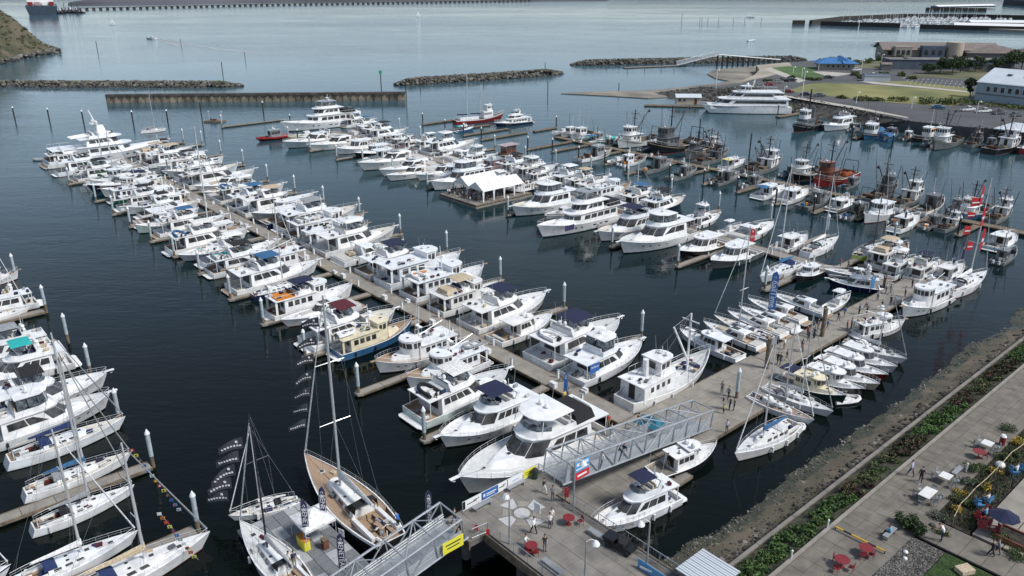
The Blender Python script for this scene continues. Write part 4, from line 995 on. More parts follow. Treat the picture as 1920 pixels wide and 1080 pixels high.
# berths: push overlapping neighbours apart along the dock, keep hulls off the docks
def ext(q):
    return (q['B'] / 2, q['L'] / 2) if abs(math.cos(q['a'] - VA)) > .7 else (q['L'] / 2, q['B'] / 2)
for it in range(120):
    for i, p in enumerate(B):
        for q in B[i + 1:]:
            if p['row'][0] != q['row'][0] and not (p['row'][0] in 'BC' and q['row'][0] in 'BC'): continue
            (pu, pv), (qu, qv) = ext(p), ext(q)
            ou, ov = pu + qu + .25 - abs(p['u'] - q['u']), pv + qv + .15 - abs(p['v'] - q['v'])
            if ou > 0 and ov > 0:
                k = 'u' if (ou < ov or (abs(math.cos(p['a'] - VA)) > .7 and abs(math.cos(q['a'] - VA)) > .7 and p['row'] == q['row'])) else 'v'
                s_ = (1 if p[k] >= q[k] else -1) * (ou if k == 'u' else ov) * .25
                p[k] += s_; q[k] -= s_
    for p in B:
        eu, ev = ext(p); r = p['row']
        if r == 'AL': p['v'] = min(p['v'], 65 - 1.9 - ev)
        if r == 'AR': p['v'] = max(p['v'], 65 + 1.9 + ev)
        if r == 'BL' and p['u'] > -232: p['v'] = min(p['v'], 132.3 - 1.7 - ev)
        if r == 'BR' and p['u'] > -240: p['v'] = max(p['v'], 132.3 + 1.7 + ev)
        if r == 'DR': p['v'] = min(p['v'], 182.3 - 1.5 - ev)
        if r == 'DL' and p['kind'] not in ('schooner', 'yacht', 'sed'): p['v'] = max(p['v'], 182.3 + 1.5 + ev)
        if r == 'CL' and p['v'] < 126: p['u'] = min(p['u'], -53.9 - eu)
        if r == 'CR' and p['snap'] is not None: p['u'] = max(p['u'], -47.4 + eu)
# berths between the surveyed boats that are taken too
fr = random.Random(4)
for r, vd, sg in (('AL', 65, -1), ('AR', 65, 1), ('BL', 132.3, -1), ('BR', 132.3, 1)):
    l = sorted([q for q in B if q['row'] == r], key=lambda q: q['u'])
    for p, q in zip(l, l[1:]):
        g = (q['u'] - ext(q)[0]) - (p['u'] + ext(p)[0]); um = (q['u'] - ext(q)[0] + p['u'] + ext(p)[0]) / 2
        if g < 3.5 or um < -238 or um > (-122 if r[0] == 'A' else -112) or (r == 'BL' and -156 < um < -134): continue
        b_ = min(g - .5, 4.7); L = min(max(9.0, b_ / .31 * fr.uniform(.92, 1.05)), 15); kind = fr.choice(['fly', 'fly', 'sed', 'exp', 'traw', 'exp'] if b_ > 3.6 else ['sed', 'exp', 'exp'])
        o = {'canvas': fr.choice(['black', 'navy', 'white', 'tan', 'blue'])} if kind in ('fly', 'traw') and fr.random() < .5 else ({'hull': fr.choice(['navy', 'grey'])} if fr.random() < .12 else {})
        B.append(dict(row=r, kind=kind, o=o, L=L, u=um, v=vd + sg * (2.1 + L / 2), a=VA if fr.random() < (.5 if sg < 0 else .75) else VA + math.pi, B=b_, snap=VA, c=None))
# beamier hulls where the berth leaves room
for p in B:
    if p['kind'] in ('fly', 'traw', 'sed', 'exp') and p['snap'] is not None and abs(math.cos(p['a'] - VA)) > .7:
        g = 9
        for q in B:
            if q is not p and abs(q['v'] - p['v']) < (q['L'] + p['L']) / 2 * .8: g = min(g, 2 * (abs(q['u'] - p['u']) - ext(q)[0] - p['B'] / 2 - .15))
        p['B'] = min(p['B'] + max(0, g) * .95, p['L'] * .385)
rows = {}
for q in B: rows.setdefault(q['row'], []).append(q)
for r, l in rows.items():
    l.sort(key=(lambda q: q['v']) if r in ('CL', 'CR') else ((lambda q: -q['v']) if r == 'LE' else (lambda q: q['u'])))
    for i, q in enumerate(l): q['n'] = i + 1
BOATS = []
for i, q in enumerate(B):
    rnd = random.Random(100 + i); c = W(q['u'], q['v']); dist = c.length
    c.x, c.y = c.x, c.y
    if q['kind'] == 'ferry': q['c'] = c; continue
    if q['kind'] in ('fly', 'traw', 'sed', 'exp'): q['o']['B'] = q['B'] * .97
    bt = Boat(q['kind'], q['L'], dist < NEAR, q['o'], rnd); getattr(bt, q['kind'])()
    ph, end = ROWP[q['row']]
    if q['kind'] == 'float': lab = 'small wooden work raft with winch and two light posts on open water'
    elif q['row'] == 'OW': lab = 'white sailboat with red sail cover motoring past the pilings beyond the large yacht'
    else: lab = '%s, %s from %s, %s' % (look(q['kind'], q['o']), ordw(q['n']), end, ph)
    ws = lab.split()
    if len(ws) > 16: lab = ' '.join(lab.replace(' the ', ' ').split()[:16])
    nm = 'work_raft' if q['kind'] == 'float' else OBN[q['kind']]
    jit = 0 if q['snap'] is None else rnd.uniform(-.012, .012)
    root = bt.emit(nm, (c.x, c.y, 0), q['a'] + jit, lab, 'raft' if q['kind'] == 'float' else ('sailboat' if q['kind'] == 'sail' else 'boat'), GRP.get(q['row']))
    q['root'] = root; q['bt'] = bt; q['lab'] = lab; BOATS.append(q)
# the superyacht lying across the outer end of the central dock
b, s_ = P(319, 253, 4.5), P(84, 296, 2.5); c = (b + s_) / 2; L = (b.xy - s_.xy).length
bt = Boat('yacht', L, False, {'kz': .78}, random.Random(5)); bt.yacht()
k = L / 26.0 * .78; x = MB(); house(x, -.10 * L, .05 * L, .24 * bt.h.B, .2 * bt.h.B, 1.9 * k + 4.4 * k, 1.9 * k + 5.6 * k, .03 * L, .4, .9, 'paint_white', .8); bt.p('sky_lounge', x)
x = MB(); z = 1.9 * k + 5.6 * k
x.rings([[(-.06 * L + dx, dy, zz) for dx, dy in ((-1.2 * q, -.9 * q), (1.6 * q, -.5 * q), (1.6 * q, .5 * q), (-1.2 * q, .9 * q))] for zz, q in ((z, 1.0), (z + 1.8, .7), (z + 2.0, .6))], 'paint_white'); x.tube([(-.08 * L, 0, z + 2), (-.12 * L, 0, z + 6.4)], .3, 'paint_white', 6, .15); x.box((-.10 * L, 0, z + 2.6), (1.8, 3.4, .15), 'paint_white')
for yy in (-1.4, 1.4): x.dome((-.09 * L, yy, z + 3.0), .5, 'paint_white', .55)
bt.p('radar_mast', x)
x = MB()
for i in range(4): x.tube([(-.30 * L, -1.8 + i * 1.2, 1.9 * k + 4.9 * k), (-.14 * L, -1.8 + i * 1.2, 1.9 * k + 5.3 * k)], .12, 'paint_white', 5)
bt.p('boat_crane', x)
bt.emit('superyacht', (c.x, c.y, 0), math.atan2(b.y - s_.y, b.x - s_.x), 'largest white superyacht with tall raked radar mast lying across the far end of central dock', 'superyacht', None)
# catamaran ferry
q = [q for q in B if q['kind'] == 'ferry'][0]; c = W(q['u'], q['v']); L = 34.0; root = empty('catamaran_ferry', (P(1400, 214, 0).x, P(1400, 214, 0).y + 5, 0), rad(178), 'large white two-deck catamaran ferry with dark blue stripe berthed beside the rock bank', 'ferry')
hb = MB()
for yy in (-3.6, 3.6):
    h = Hull(L, 3.4, 2.6, 2.7, 3.4, 2.2, .95, .1, .8); t = h.build('paint_white', 'bottom_black', bul=.1); t.v = [(x, y + yy, z) for x, y, z in t.v]
    o = len(hb.v); hb.v += t.v
    for f, m in zip(t.f, t.m): hb.f.append(tuple(i + o for i in f)); hb.m.append(hb.mi(t.names[m]))
hb.box((-1, 0, 2.3), (L * .86, 8.5, 1.2), 'paint_white'); hb.build('hull', root)
m = MB(); lo, up = house(m, -.46 * L, .36 * L, 5.0, 4.2, 2.8, 5.3, .10 * L, .3, .97, 'paint_white', .8); m.build('main_deck_cabin', root)
ws = [panel(lo, up, 0, .04, .93, .42, .82), panel(lo, up, 6, .07, .96, .42, .82)] + front_windows(lo, up, .45, .85)
st = MB(); st.box((-.02 * L, 5.08, 2.75), (.8 * L, .1, .35), 'paint_navyb'); st.box((-.02 * L, -5.08, 2.75), (.8 * L, .1, .35), 'paint_navyb'); st.build('hull_stripe', root)
m = MB(); m.prism(outline(-.48 * L, .30 * L, 5.2, 4.3, .8), 5.3, 5.5, 'paint_white'); lo, up = house(m, -.30 * L, .20 * L, 4.2, 3.6, 5.5, 7.7, .08 * L, .3, .95, 'paint_white', .8); m.prism(outline(-.40 * L, .14 * L, 4.6, 3.8, .8), 7.7, 7.95, 'paint_white'); m.build('upper_deck_cabin', root)
ws += [panel(lo, up, 0, .04, .95, .40, .82), panel(lo, up, 6, .05, .96, .40, .82)] + front_windows(lo, up, .4, .85)
for x in ws: x.build('window', root, smooth=0)
m = MB(); lo, up = house(m, -.05 * L, .08 * L, 2.4, 2.0, 7.95, 9.9, .03 * L, 0, .92, 'paint_white', .7, roof='paint_white', over=.6); m.build('bridge', root)
for x in front_windows(lo, up, .4, .85) + wall_windows(lo, up, 2, .1, .95, .4, .85): x.build('window', root, smooth=0)
m = MB(); m.tube([(-.08 * L, 0, 9.5), (-.1 * L, 0, 13)], .2, 'paint_white', 5); m.box((-.09 * L, 0, 11.4), (.5, 2.4, .15), 'paint_white'); m.dome((-.02 * L, 0, 10.5), .6, 'paint_white'); m.build('mast', root)
m = MB()
for sg in (1, -1):
    for zz, a0, a1 in ((5.5, -.47, -.31), (7.95, -.39, -.06)):
        y = 5.0 * sg if zz < 6 else 4.3 * sg; m.tube([(a0 * L, y, zz + 1), (a1 * L, y, zz + 1)], .05, 'rail', 4)
        n = int((a1 - a0) * L / 1.2)
        for i in range(n + 1): x_ = (a0 + (a1 - a0) * i / n) * L; m.tube([(x_, y, zz), (x_, y, zz + 1)], .03, 'rail', 3)
m.build('deck_rail', root)

# dinghies carried on deck or hanging on the swim platform, kayaks
CARD = iter(['grey', 'white', 'grey', 'white', 'blue', 'grey', 'white', 'white', 'grey', 'black'] * 3)
for q in BOATS:
    o = q['o']; L = q['L']
    def put(nm, mb, loc, rz, label, cat):
        r = q['root']; mw = Matrix.Translation(r.location) @ Matrix.Rotation(r.rotation_euler.z, 4, 'Z')
        ob = mb.build(nm); ob.location = mw @ Vector(loc); ob.rotation_euler = (0, 0, r.rotation_euler.z + rz); return tag(ob, label, cat, nm + 's carried on boats')
    where = '%s boat from %s, %s' % (ordw(q['n']), ROWP[q['row']][1], ROWP[q['row']][0])
    if ('dinghy' in o or (q['row'] in ('AL', 'AR', 'BL') and q['kind'] in ('fly', 'traw') and q['n'] % 3 == 1)) and q['bt'].raised:
        cc = next(CARD); x, y, z = q['bt'].raised[0]; put('dinghy', dinghy_mb(min(3.4, L * .22), 'canvas_' + cc), (x, y, z), math.pi / 2 if L > 14 else 0, '%s dinghy on %s' % (cc, where), 'dinghy')
    if 'kayak' in o:
        m = MB(); m.rings([[(x, .3 * k * math.cos(a), .15 + .18 * k * math.sin(a)) for a in [i * math.pi / 3 for i in range(6)]] for x, k in ((-1.8, .1), (-1.2, .8), (0, 1.1), (1.2, .8), (1.8, .1))], 'canvas_' + o['kayak']); m.box((-.1, 0, .3), (.7, .3, .05), 'rubber')
        z = q['bt'].h.sheer(.5); kk = {'exp': (.05 * L, -.33 * q['B'], z)}.get(q['kind'], (-.30 * L, .2 * q['B'], q['bt'].raised[0][2] + .02))
        put('kayak', m, kk, 0, '%s kayak on %s' % (o['kayak'], where), 'kayak')
# inflatables afloat
for (x, y, L, a, m, lab) in ((1586, 751, 3.6, rad(8), 'canvas_white', 'white inflatable dinghy with scalloped inside floating off the shore dock bows'), (1489, 806, 2.9, rad(25), 'canvas_white', 'small white inflatable with red seat and outboard behind the blue covered sailboat'), (79, 300, 4.6, rad(200), 'canvas_grey', 'grey tender tied astern of the superyacht'),
    (1460, 612, 4.0, rad(60), 'canvas_grey', 'grey tender between the express cruisers at the shore dock'), (1690, 500, 3.5, rad(-30), 'canvas_white', 'white tender at the corner of middle dock and shore dock')):
    ob = dinghy_mb(L, m, 'canvas_red' if 'red seat' in lab else 'canvas_white').build('inflatable_dinghy'); ob.location = P(x, y, 0) + Vector((0, 0, -.05)); ob.rotation_euler = (0, 0, a); tag(ob, lab, 'dinghy')
# far-off craft on the bay
def small_sail(x, y, hgt, a, lab, sails=True):
    root = empty('sailing_yacht', P(x, y, 0), a, lab, 'sailboat'); h = Hull(hgt * .8, hgt * .22, .9, .9, 1.2, 1.9, .6, .08); h.build('paint_white', 'bottom_black').build('hull', root)
    m = MB(); m.tube([(.4, 0, .8), (.3, 0, hgt)], .1, 'mast', 4); m.build('mast', root)
    if sails:
        m = MB(); m.slab([(.2, 0, 1.8), (-hgt * .3, -.5, 1.8), (-hgt * .12, -.45, hgt * .55), (.2, 0, hgt * .97)], .05, 'canvas_white'); m.build('mainsail', root); m = MB(); m.slab([(hgt * .36, 0, 1.3), (.5, -.5, 1.6), (.45, -.2, hgt * .5), (.4, 0, hgt * .85)], .05, 'canvas_white'); m.build('headsail', root)
small_sail(211, 47, H(211, 47, 0, 33), rad(10), 'white sailboat under sail far out on left of the bay')
small_sail(784, 32, H(784, 32, 0, 20), rad(10), 'white sailboat under sail far out in centre of the bay')
small_sail(1409, 77, H(1409, 77, 0, 45), rad(40), 'white sailboat with bare mast anchored beyond the fishing pier', False)
for (x, y, L, a, lab, kd) in ((283, 73, 9, 170, 'white speedboat trailing a long wake on the bay', 'exp'), (1407, 33, 11, 0, 'small white motorboat far out beyond the anchored sailboat', 'exp'), (1646, 84, 10, 0, 'grey white motorboat off the shoreline left of the brown roofed building', 'sed')):
    bt = Boat(kd, L, False, {}, random.Random(x)); getattr(bt, kd)(); bt.emit('motorboat', P(x, y, 0), rad(a), lab, 'boat', None)
# ================================================================ water
def water_mat():
    m = bpy.data.materials.new('water'); m.use_nodes = True; n = m.node_tree.nodes; l = m.node_tree.links; b = n['Principled BSDF']
    b.inputs['IOR'].default_value = 1.333; b.inputs['Specular IOR Level'].default_value = .32; b.inputs['Roughness'].default_value = .05
    g = n.new('ShaderNodeNewGeometry')
    def noise_(sc, det, vec=None, rough=.5):
        s = n.new('ShaderNodeTexNoise'); s.inputs['Scale'].default_value = sc; s.inputs['Detail'].default_value = det; s.inputs['Roughness'].default_value = rough
        l.new(vec or g.outputs['Position'], s.inputs['Vector']); return s.outputs['Fac']
    mp = n.new('ShaderNodeMapping'); mp.inputs['Rotation'].default_value = (0, 0, rad(20)); mp.inputs['Scale'].default_value = (.35, 1.0, 1); l.new(g.outputs['Position'], mp.inputs['Vector'])
    big = noise_(.0045, 4, mp.outputs[0]); mid = noise_(.06, 3, mp.outputs[0])
    mx = n.new('ShaderNodeMath'); mx.operation = 'MULTIPLY_ADD'; l.new(mid, mx.inputs[0]); mx.inputs[1].default_value = .35; l.new(big, mx.inputs[2])
    r = n.new('ShaderNodeMapRange'); r.inputs[1].default_value = .52; r.inputs[2].default_value = .86; r.inputs[3].default_value = .014; r.inputs[4].default_value = .11; l.new(mx.outputs[0], r.inputs[0])
    f1 = noise_(1.1, 3, mp.outputs[0], .6); f2 = noise_(.22, 2, mp.outputs[0])
    ad = n.new('ShaderNodeMath'); ad.operation = 'MULTIPLY_ADD'; l.new(f2, ad.inputs[0]); ad.inputs[1].default_value = 1.6; l.new(f1, ad.inputs[2])
    bp = n.new('ShaderNodeBump'); bp.inputs['Strength'].default_value = 1; l.new(r.outputs[0], bp.inputs['Distance']); l.new(ad.outputs[0], bp.inputs['Height']); l.new(bp.outputs[0], b.inputs['Normal'])
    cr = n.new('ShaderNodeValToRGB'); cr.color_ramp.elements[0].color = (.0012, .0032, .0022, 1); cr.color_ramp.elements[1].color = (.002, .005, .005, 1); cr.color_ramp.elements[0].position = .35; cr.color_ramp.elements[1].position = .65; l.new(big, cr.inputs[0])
    # body colour turns teal with distance; far end painted paler for missing sky reflection
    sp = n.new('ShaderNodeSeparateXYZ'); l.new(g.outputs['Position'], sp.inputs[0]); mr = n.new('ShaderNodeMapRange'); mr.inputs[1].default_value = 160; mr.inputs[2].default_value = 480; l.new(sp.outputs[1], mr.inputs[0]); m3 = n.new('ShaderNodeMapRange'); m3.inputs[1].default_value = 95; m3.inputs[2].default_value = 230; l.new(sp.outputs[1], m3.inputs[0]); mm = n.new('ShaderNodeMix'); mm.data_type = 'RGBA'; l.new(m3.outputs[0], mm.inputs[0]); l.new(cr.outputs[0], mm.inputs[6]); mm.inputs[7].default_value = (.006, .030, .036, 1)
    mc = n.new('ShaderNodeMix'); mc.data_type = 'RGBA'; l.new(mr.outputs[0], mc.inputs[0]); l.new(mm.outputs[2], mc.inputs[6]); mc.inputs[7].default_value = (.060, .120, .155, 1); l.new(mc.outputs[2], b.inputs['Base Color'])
    MATS['water'] = m
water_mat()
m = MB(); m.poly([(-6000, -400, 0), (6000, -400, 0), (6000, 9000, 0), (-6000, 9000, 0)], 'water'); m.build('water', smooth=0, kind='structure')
mat('seabed', (.05, .05, .045), .9, 0, 0); m = MB(); m.poly([(-6000, -400, -9), (6000, -400, -9), (6000, 9000, -9), (-6000, 9000, -9)], 'seabed'); m.build('seabed', smooth=0, kind='structure')

# ================================================================ docks
PAN = {}
def panel_mesh(l, w_, m='concrete'):
    k = (round(l, 2), round(w_, 2), m)
    if k not in PAN:
        b = MB(); b.box((0, 0, -.09), (l - .05, w_, .18), m); o = b.build('deck_panel', smooth=0); PAN[k] = o.data; bpy.data.objects.remove(o)
    return PAN[k]
def dock(name, p0, p1, wd, z, label, cat, step=3.0, group=None, m='concrete', bump=True):
    """a floating dock from p0 to p1 (world), deck panels + timber waler + dark float"""
    d = (p1 - p0); L = d.length; rz = math.atan2(d.y, d.x); c = (p0 + p1) / 2
    root = empty(name, (c.x, c.y, 0), rz, label, cat, group); n = max(1, round(L / step)); st = L / n
    me = panel_mesh(st, wd - .3, m)
    for i in range(n): obj('deck_panel', me, root, (-L / 2 + (i + .5) * st, 0, z + R.uniform(-.006, .006)))
    b = MB()
    for sg in (1, -1): b.box((0, (wd / 2 - .07) * sg, z - .13), (L, .14, .32), 'timber')
    b.build('waler', root, smooth=0)
    b = MB(); b.box((0, 0, (z - .35) / 2 - .1), (L - .2, wd - .35, z + .05), 'float_black'); b.build('float', root, smooth=0)
    return root
Z = .55
dock('floating_dock', W(-246, 65), W(-53.5, 65), 3.0, Z, 'long central concrete floating dock running away between two rows of white yachts', 'dock')
dock('floating_dock', W(-243, 132.3), W(-53, 132.3), 3.0, Z, 'middle floating dock behind the white marquee tents with yachts on both sides', 'dock')
dock('floating_dock', W(-186, 182.3), W(-30, 182.3), 2.6, Z, 'fishing boat dock of weathered planks running right across the harbour', 'dock', m='timber')
dock('floating_dock', W(-50.6, 91), W(-50.6, 152), 4.8, Z + .004, 'shore dock leading from the gangway platform up to the red flagged sailboat', 'dock')
# broad platform at the foot of the gangway
def platform(name, u0, u1, v0, v1, z, su, sv, m, label, cat='dock', low=None, trim='timber'):
    root = empty(name, W((u0 + u1) / 2, (v0 + v1) / 2), RU, label, cat); nu, nv = round((u1 - u0) / su), round((v1 - v0) / sv); a, b_ = (u1 - u0) / nu, (v1 - v0) / nv
    me = panel_mesh(a, b_ - .04, m)
    for i in range(nu):
        for j in range(nv): obj('deck_panel', me, root, (-(u1 - u0) / 2 + (i + .5) * a, -(v1 - v0) / 2 + (j + .5) * b_, z + R.uniform(-.004, .004)))
    b = MB(); b.box((0, 0, (low + z - .2) / 2 if low is not None else z / 2 - .2), (u1 - u0 - .1, v1 - v0 - .1, (z - .2 - low) if low is not None else z + .2), 'float_black' if low is None else 'concrete_dark'); b.build('float' if low is None else 'deck_beam', root, smooth=0)
    b = MB()
    for s_ in (1, -1): b.box((0, s_ * (v1 - v0) / 2, z - .14), (u1 - u0 + .14, .14, .32), trim); b.box((s_ * (u1 - u0) / 2, 0, z - .14), (.14, v1 - v0 - .14, .32), trim)
    b.build('waler', root, smooth=0); return root
platform('dock_platform', -53.4, -44.0, 61.5, 90.9, Z, 1.9, 3.2, 'concrete', 'wide concrete float at the foot of the long gangway where visitors stand')
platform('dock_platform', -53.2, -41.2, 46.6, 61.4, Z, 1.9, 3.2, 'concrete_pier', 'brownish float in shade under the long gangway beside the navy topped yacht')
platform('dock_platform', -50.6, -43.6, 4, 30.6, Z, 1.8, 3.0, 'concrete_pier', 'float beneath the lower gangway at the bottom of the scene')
# fingers: outer pile positions read off the ground survey
PILES = []   # (pos, kind)
def finger(px, py, vd, row, off=1.5):
    p = P(px, py, .3); u, v = UV(p); s_ = 1 if v < vd else -1
    a = W(u, v - s_ * .4); b = W(u, vd - s_ * off); L = (b - a).length
    d = (b - a); rz = math.atan2(d.y, d.x); c = (a + b) / 2
    n = len([1 for q in PILES if q[2] == row]) + 1
    root = empty('finger_dock', (c.x, c.y, 0), rz, '%s finger dock %s' % (ordw(n), {'AL': 'from far end on left of the long central dock', 'AR': 'from far end on right of the long central dock', 'BL': 'from left on near side of the middle dock', 'BR': 'from left on far side of the middle dock', 'DL': 'from left on far side of the fishing dock', 'DR': 'from left on near side of the fishing dock', 'SH': 'from left below the far rock bank', 'LE': 'from the back at left edge of the harbour'}[row]), 'finger dock', 'finger docks along the boat rows')
    k = max(1, round(L / 3)); me = panel_mesh(L / k, 1.1, 'concrete' if row[0] not in 'DS' else 'timber')
    for i in range(k): obj('deck_panel', me, root, (-L / 2 + (i + .5) * L / k, 0, .46))
    b_ = MB()
    for sg in (1, -1): b_.box((0, .62 * sg, .36), (L, .12, .26), 'timber')
    b_.prism([(-L / 2 - .75, -.45), (-L / 2, -.75), (-L / 2, .75), (-L / 2 - .75, .45)], .2, .5, 'concrete'); b_.build('waler', root, smooth=0)
    f = MB(); f.box((0, 0, .1), (L - .3, 1.0, .5), 'float_black'); f.build('float', root, smooth=0)
    PILES.append((W(u, v - s_ * (.75)), 'white' if row[0] not in 'DS' else 'dark', row))
for x, y in ((137, 345), (187, 377), (220, 401), (252, 424), (292, 452), (335, 480), (383, 512), (441, 560), (503, 606), (582, 668), (682, 735), (806, 822)): finger(x, y, 65, 'AL')
for x, y in ((340, 268), (375, 272), (410, 291), (452, 310), (497, 340), (548, 362), (602, 384), (669, 407), (745, 441), (832, 475), (932, 528), (1051, 580), (1196, 636)): finger(x, y, 65, 'AR')
for x, y in ((420, 238), (545, 262), (586, 283), (636, 299), (685, 308), (741, 322), (806, 353), (957, 402), (1152, 462), (1275, 498), (1438, 542)): finger(x, y, 132.3, 'BL')
for x, y in ((746, 246), (785, 262), (924, 280), (981, 303), (1038, 310), (1104, 323), (1173, 345), (1254, 368), (1343, 396), (1440, 420), (1546, 442), (1671, 458)): finger(x, y, 132.3, 'BR')
for x, y in ((796, 233), (838, 246), (873, 254), (906, 262), (1040, 240)): finger(x, y, 182.3, 'DL')
for x, y in ((993, 280), (1039, 284), (1088, 300), (1137, 308), (1178, 326), (1258, 336), (1322, 345), (1385, 360), (1457, 382), (1528, 398), (1610, 410), (1697, 428), (1798, 440)): finger(x, y, 182.3, 'DR')
for x, y in ((87, 583), (287, 872), (372, 994)):
    p = P(x, y, .3); u, v = UV(p)
    finger(x, y, v - 17 + 34 * 0, 'LE', 1.5) if False else None
for n_, (x, y) in enumerate(((30, 520), (87, 583), (128, 640), (170, 700), (225, 790), (287, 872), (372, 994))):
    p = P(x, y, .3); u, v = UV(p)
    a, b = W(u, v - .3), W(u, v - 22)
    if n_ in (1, 5, 6): dock('finger_dock', b, a, 1.7, .5, '%s finger dock from the back at the left edge of the harbour' % ordw([1, 5, 6].index(n_) + 1), 'finger dock', group='finger docks at the left edge')
    PILES.append((W(u, v), 'white', 'LE'))
for x, y in ((1458, 217), (1642, 246), (1597, 262), (1672, 278), (1758, 278)): PILES.append((P(x, y, 0), 'dark', 'SH'))
for x, y in ((28, 224), (93, 227), (157, 231), (250, 232), (315, 230), (494, 213)): PILES.append((P(x, y, 0), 'black', 'OP'))
for x, y in ((380, 232), (1310, 268), (1404, 300)): PILES.append((P(x, y, 0), 'tall', 'OP'))
for x, y in ((1541, 630), (1437, 690), (1381, 745)): PILES.append((P(x, y, .6), 'white' if x == 1381 else 'timber', 'CC'))
for x, y in ((545, 238), (559, 268), (1160, 278)): PILES.append((P(x, y, 0), 'dark', 'OP'))
PH = dict(AL='left of central dock', AR='right of central dock', BL='near side of middle dock', BR='far side of middle dock', DL='beyond fishing dock', DR='before fishing dock', LE='at left edge', SH='below far rock bank', OP='in open water', CC='on shore dock')
PM = {}
for kind, (r, h, s0, cap) in dict(white=(.21, 4.2, 1.5, True), dark=(.20, 4.0, 9, True), black=(.24, 4.2, 9, True), tall=(.2, 7.6, 9, False), timber=(.32, 5.0, 9, False)).items():
    m = MB()
    if kind == 'white': m.tube([(0, 0, -2), (0, 0, 1.5)], r, 'timber', 10); PM[kind, 'timber_shaft'] = m; m = MB(); m.tube([(0, 0, 1.45), (0, 0, h)], r * 1.12, 'sleeve', 10); PM[kind, 'sleeve'] = m
    else: m.tube([(0, 0, -2), (0, 0, h)], r, 'timber_dark' if kind != 'timber' else 'timber', 9); PM[kind, 'timber_shaft'] = m
    if cap: m = MB(); m.rings([[(q * r * math.cos(a * math.pi / 5), q * r * math.sin(a * math.pi / 5), z) for a in range(10)] for q, z in ((1.35, h), (1.35, h + .12), (.1, h + .62))], 'paint_white'); PM[kind, 'cone_cap'] = m
PMM = {}
for k, m in PM.items(): o = m.build(k[1]); PMM[k] = o.data; bpy.data.objects.remove(o)
cnt = {}
SRT = sorted(PILES, key=lambda q: (q[2], q[0].y if q[2] in ('AL', 'AR', 'LE', 'CC') and False else (-q[0].y if q[2] in ('AL', 'AR', 'LE', 'CC') else q[0].x)))
for p, kind, row in SRT:
    cnt[row] = cnt.get(row, 0) + 1
    d = {'white': 'white sleeved piling with cone cap', 'dark': 'dark timber piling with white cap', 'black': 'dark mooring pile with white cap', 'tall': 'tall slim dark pole', 'timber': 'thick wooden piling'}[kind]
    root = empty('mooring_piling', (p.x, p.y, 0), R.uniform(0, 6), '%s, %s from %s, %s' % (d, ordw(cnt[row]), 'far end' if row in ('AL', 'AR', 'LE', 'CC') else 'left', PH[row]), 'piling', 'pilings holding the docks')
    for k, me in PMM.items():
        if k[0] == kind: obj(k[1], me, root)
# power pedestals and dock boxes beside the long dock
m = MB(); m.box((0, 0, .55), (.26, .26, 1.1), 'paint_white', tx=.9, ty=.9); m.box((0, 0, 1.14), (.3, .3, .1), 'paint_lblue'); o = m.build('p'); PED = o.data; bpy.data.objects.remove(o)
m = MB(); m.box((0, 0, .3), (1.0, .55, .6), 'paint_white'); m.box((0, 0, .63), (1.06, .6, .08), 'paint_offwhite'); o = m.build('p'); DBX = o.data; bpy.data.objects.remove(o)
for vd, u0, u1, st, lab in ((65, -238, -58, 6.6, 'long central dock'), (132.3, -216, -66, 7.4, 'middle dock'), (182.3, -176, -60, 10, 'fishing dock')):
    i = 0; u = u0
    while u < u1:
        i += 1; sg = 1 if i % 2 else -1
        o = obj('power_pedestal', PED, None, W(u, vd + 1.15 * sg, Z), RU); tag(o, 'white power pedestal, %s from far end of the %s' % (ordw(min(i, 60)), lab), 'power pedestal', 'power pedestals on the docks')
        if i % 3 == 0:
            HC = ['canvas_navyb', 'canvas_green', 'canvas_yellow', 'canvas_grey'][i // 3 % 4]; m = MB(); m.tube([((.22 + .012 * t) * math.cos(t * .8), (.22 + .012 * t) * math.sin(t * .8), .05 + .006 * t) for t in range(18)] + [(.9, .5, .04), (1.5, 1.0, .04)], .025, HC, 4); o = m.build('hose'); o.location = W(u + .9, vd + .9 * sg, Z); o.rotation_euler = (0, 0, u); tag(o, 'coiled hose, %s from far end of the %s' % (ordw(i // 3), lab), 'hose', 'hoses lying on the docks')
        if i % 3 == 1:
            m = MB(); m.box((0, 0, .15), (.6, .8, .3), 'paint_milk'); m.box((-.12, 0, .4), (.34, .8, .25), 'paint_milk'); o = m.build('dock_steps', smooth=0); o.location = W(u - 1.6, vd - 1.0 * sg, Z); o.rotation_euler = (0, 0, RU + math.pi / 2 * sg); tag(o, 'boarding steps, %s from far end of the %s' % (ordw((i + 2) // 3), lab), 'steps', 'boarding steps on the docks')
        if i % 2: o = obj('dock_box', DBX, None, W(u + 1.4, vd - 1.05 * sg, Z), RU); tag(o, 'white dock box, %s from far end of the %s' % (ordw((i + 1) // 2), lab), 'dock box', 'dock boxes along the docks')
        u += st

# ================================================================ pier deck
def rim(name, label, u0, u1, v0, v1, z):
    pass
PZ = 4.0
def deck_area(root, cells, z, su, sv, m, name='paving_slab', limit=300, th=.12):
    me = {}
    b = MB(); b.box((0, 0, -th / 2), (su - .03, sv - .03, th), m); o = b.build('s', smooth=0); me = o.data; bpy.data.objects.remove(o); n = 0; rest = MB()
    for u, v in cells:
        n += 1
        if n <= limit: obj(name, me, root, (u, v, z + R.uniform(-.006, .006)))
        else: rest.box((u, v, z - th / 2), (su - .03, sv - .03, th), m)
    if rest.v: o = rest.build(name + '_remainder', root, smooth=0); o['kind'] = 'stuff'
prt = empty('pier', W(0, 0), RU, 'concrete pier deck with compass rose inlay, benches and red bistro tables', 'pier')
cells = []
def inpier(u, v):
    if -48.9 < u < -45.1: return 34.6 < v < 46.4
    return -45.1 <= u < -14 and 36.3 < v < 45.0
u = -48.9 + .65
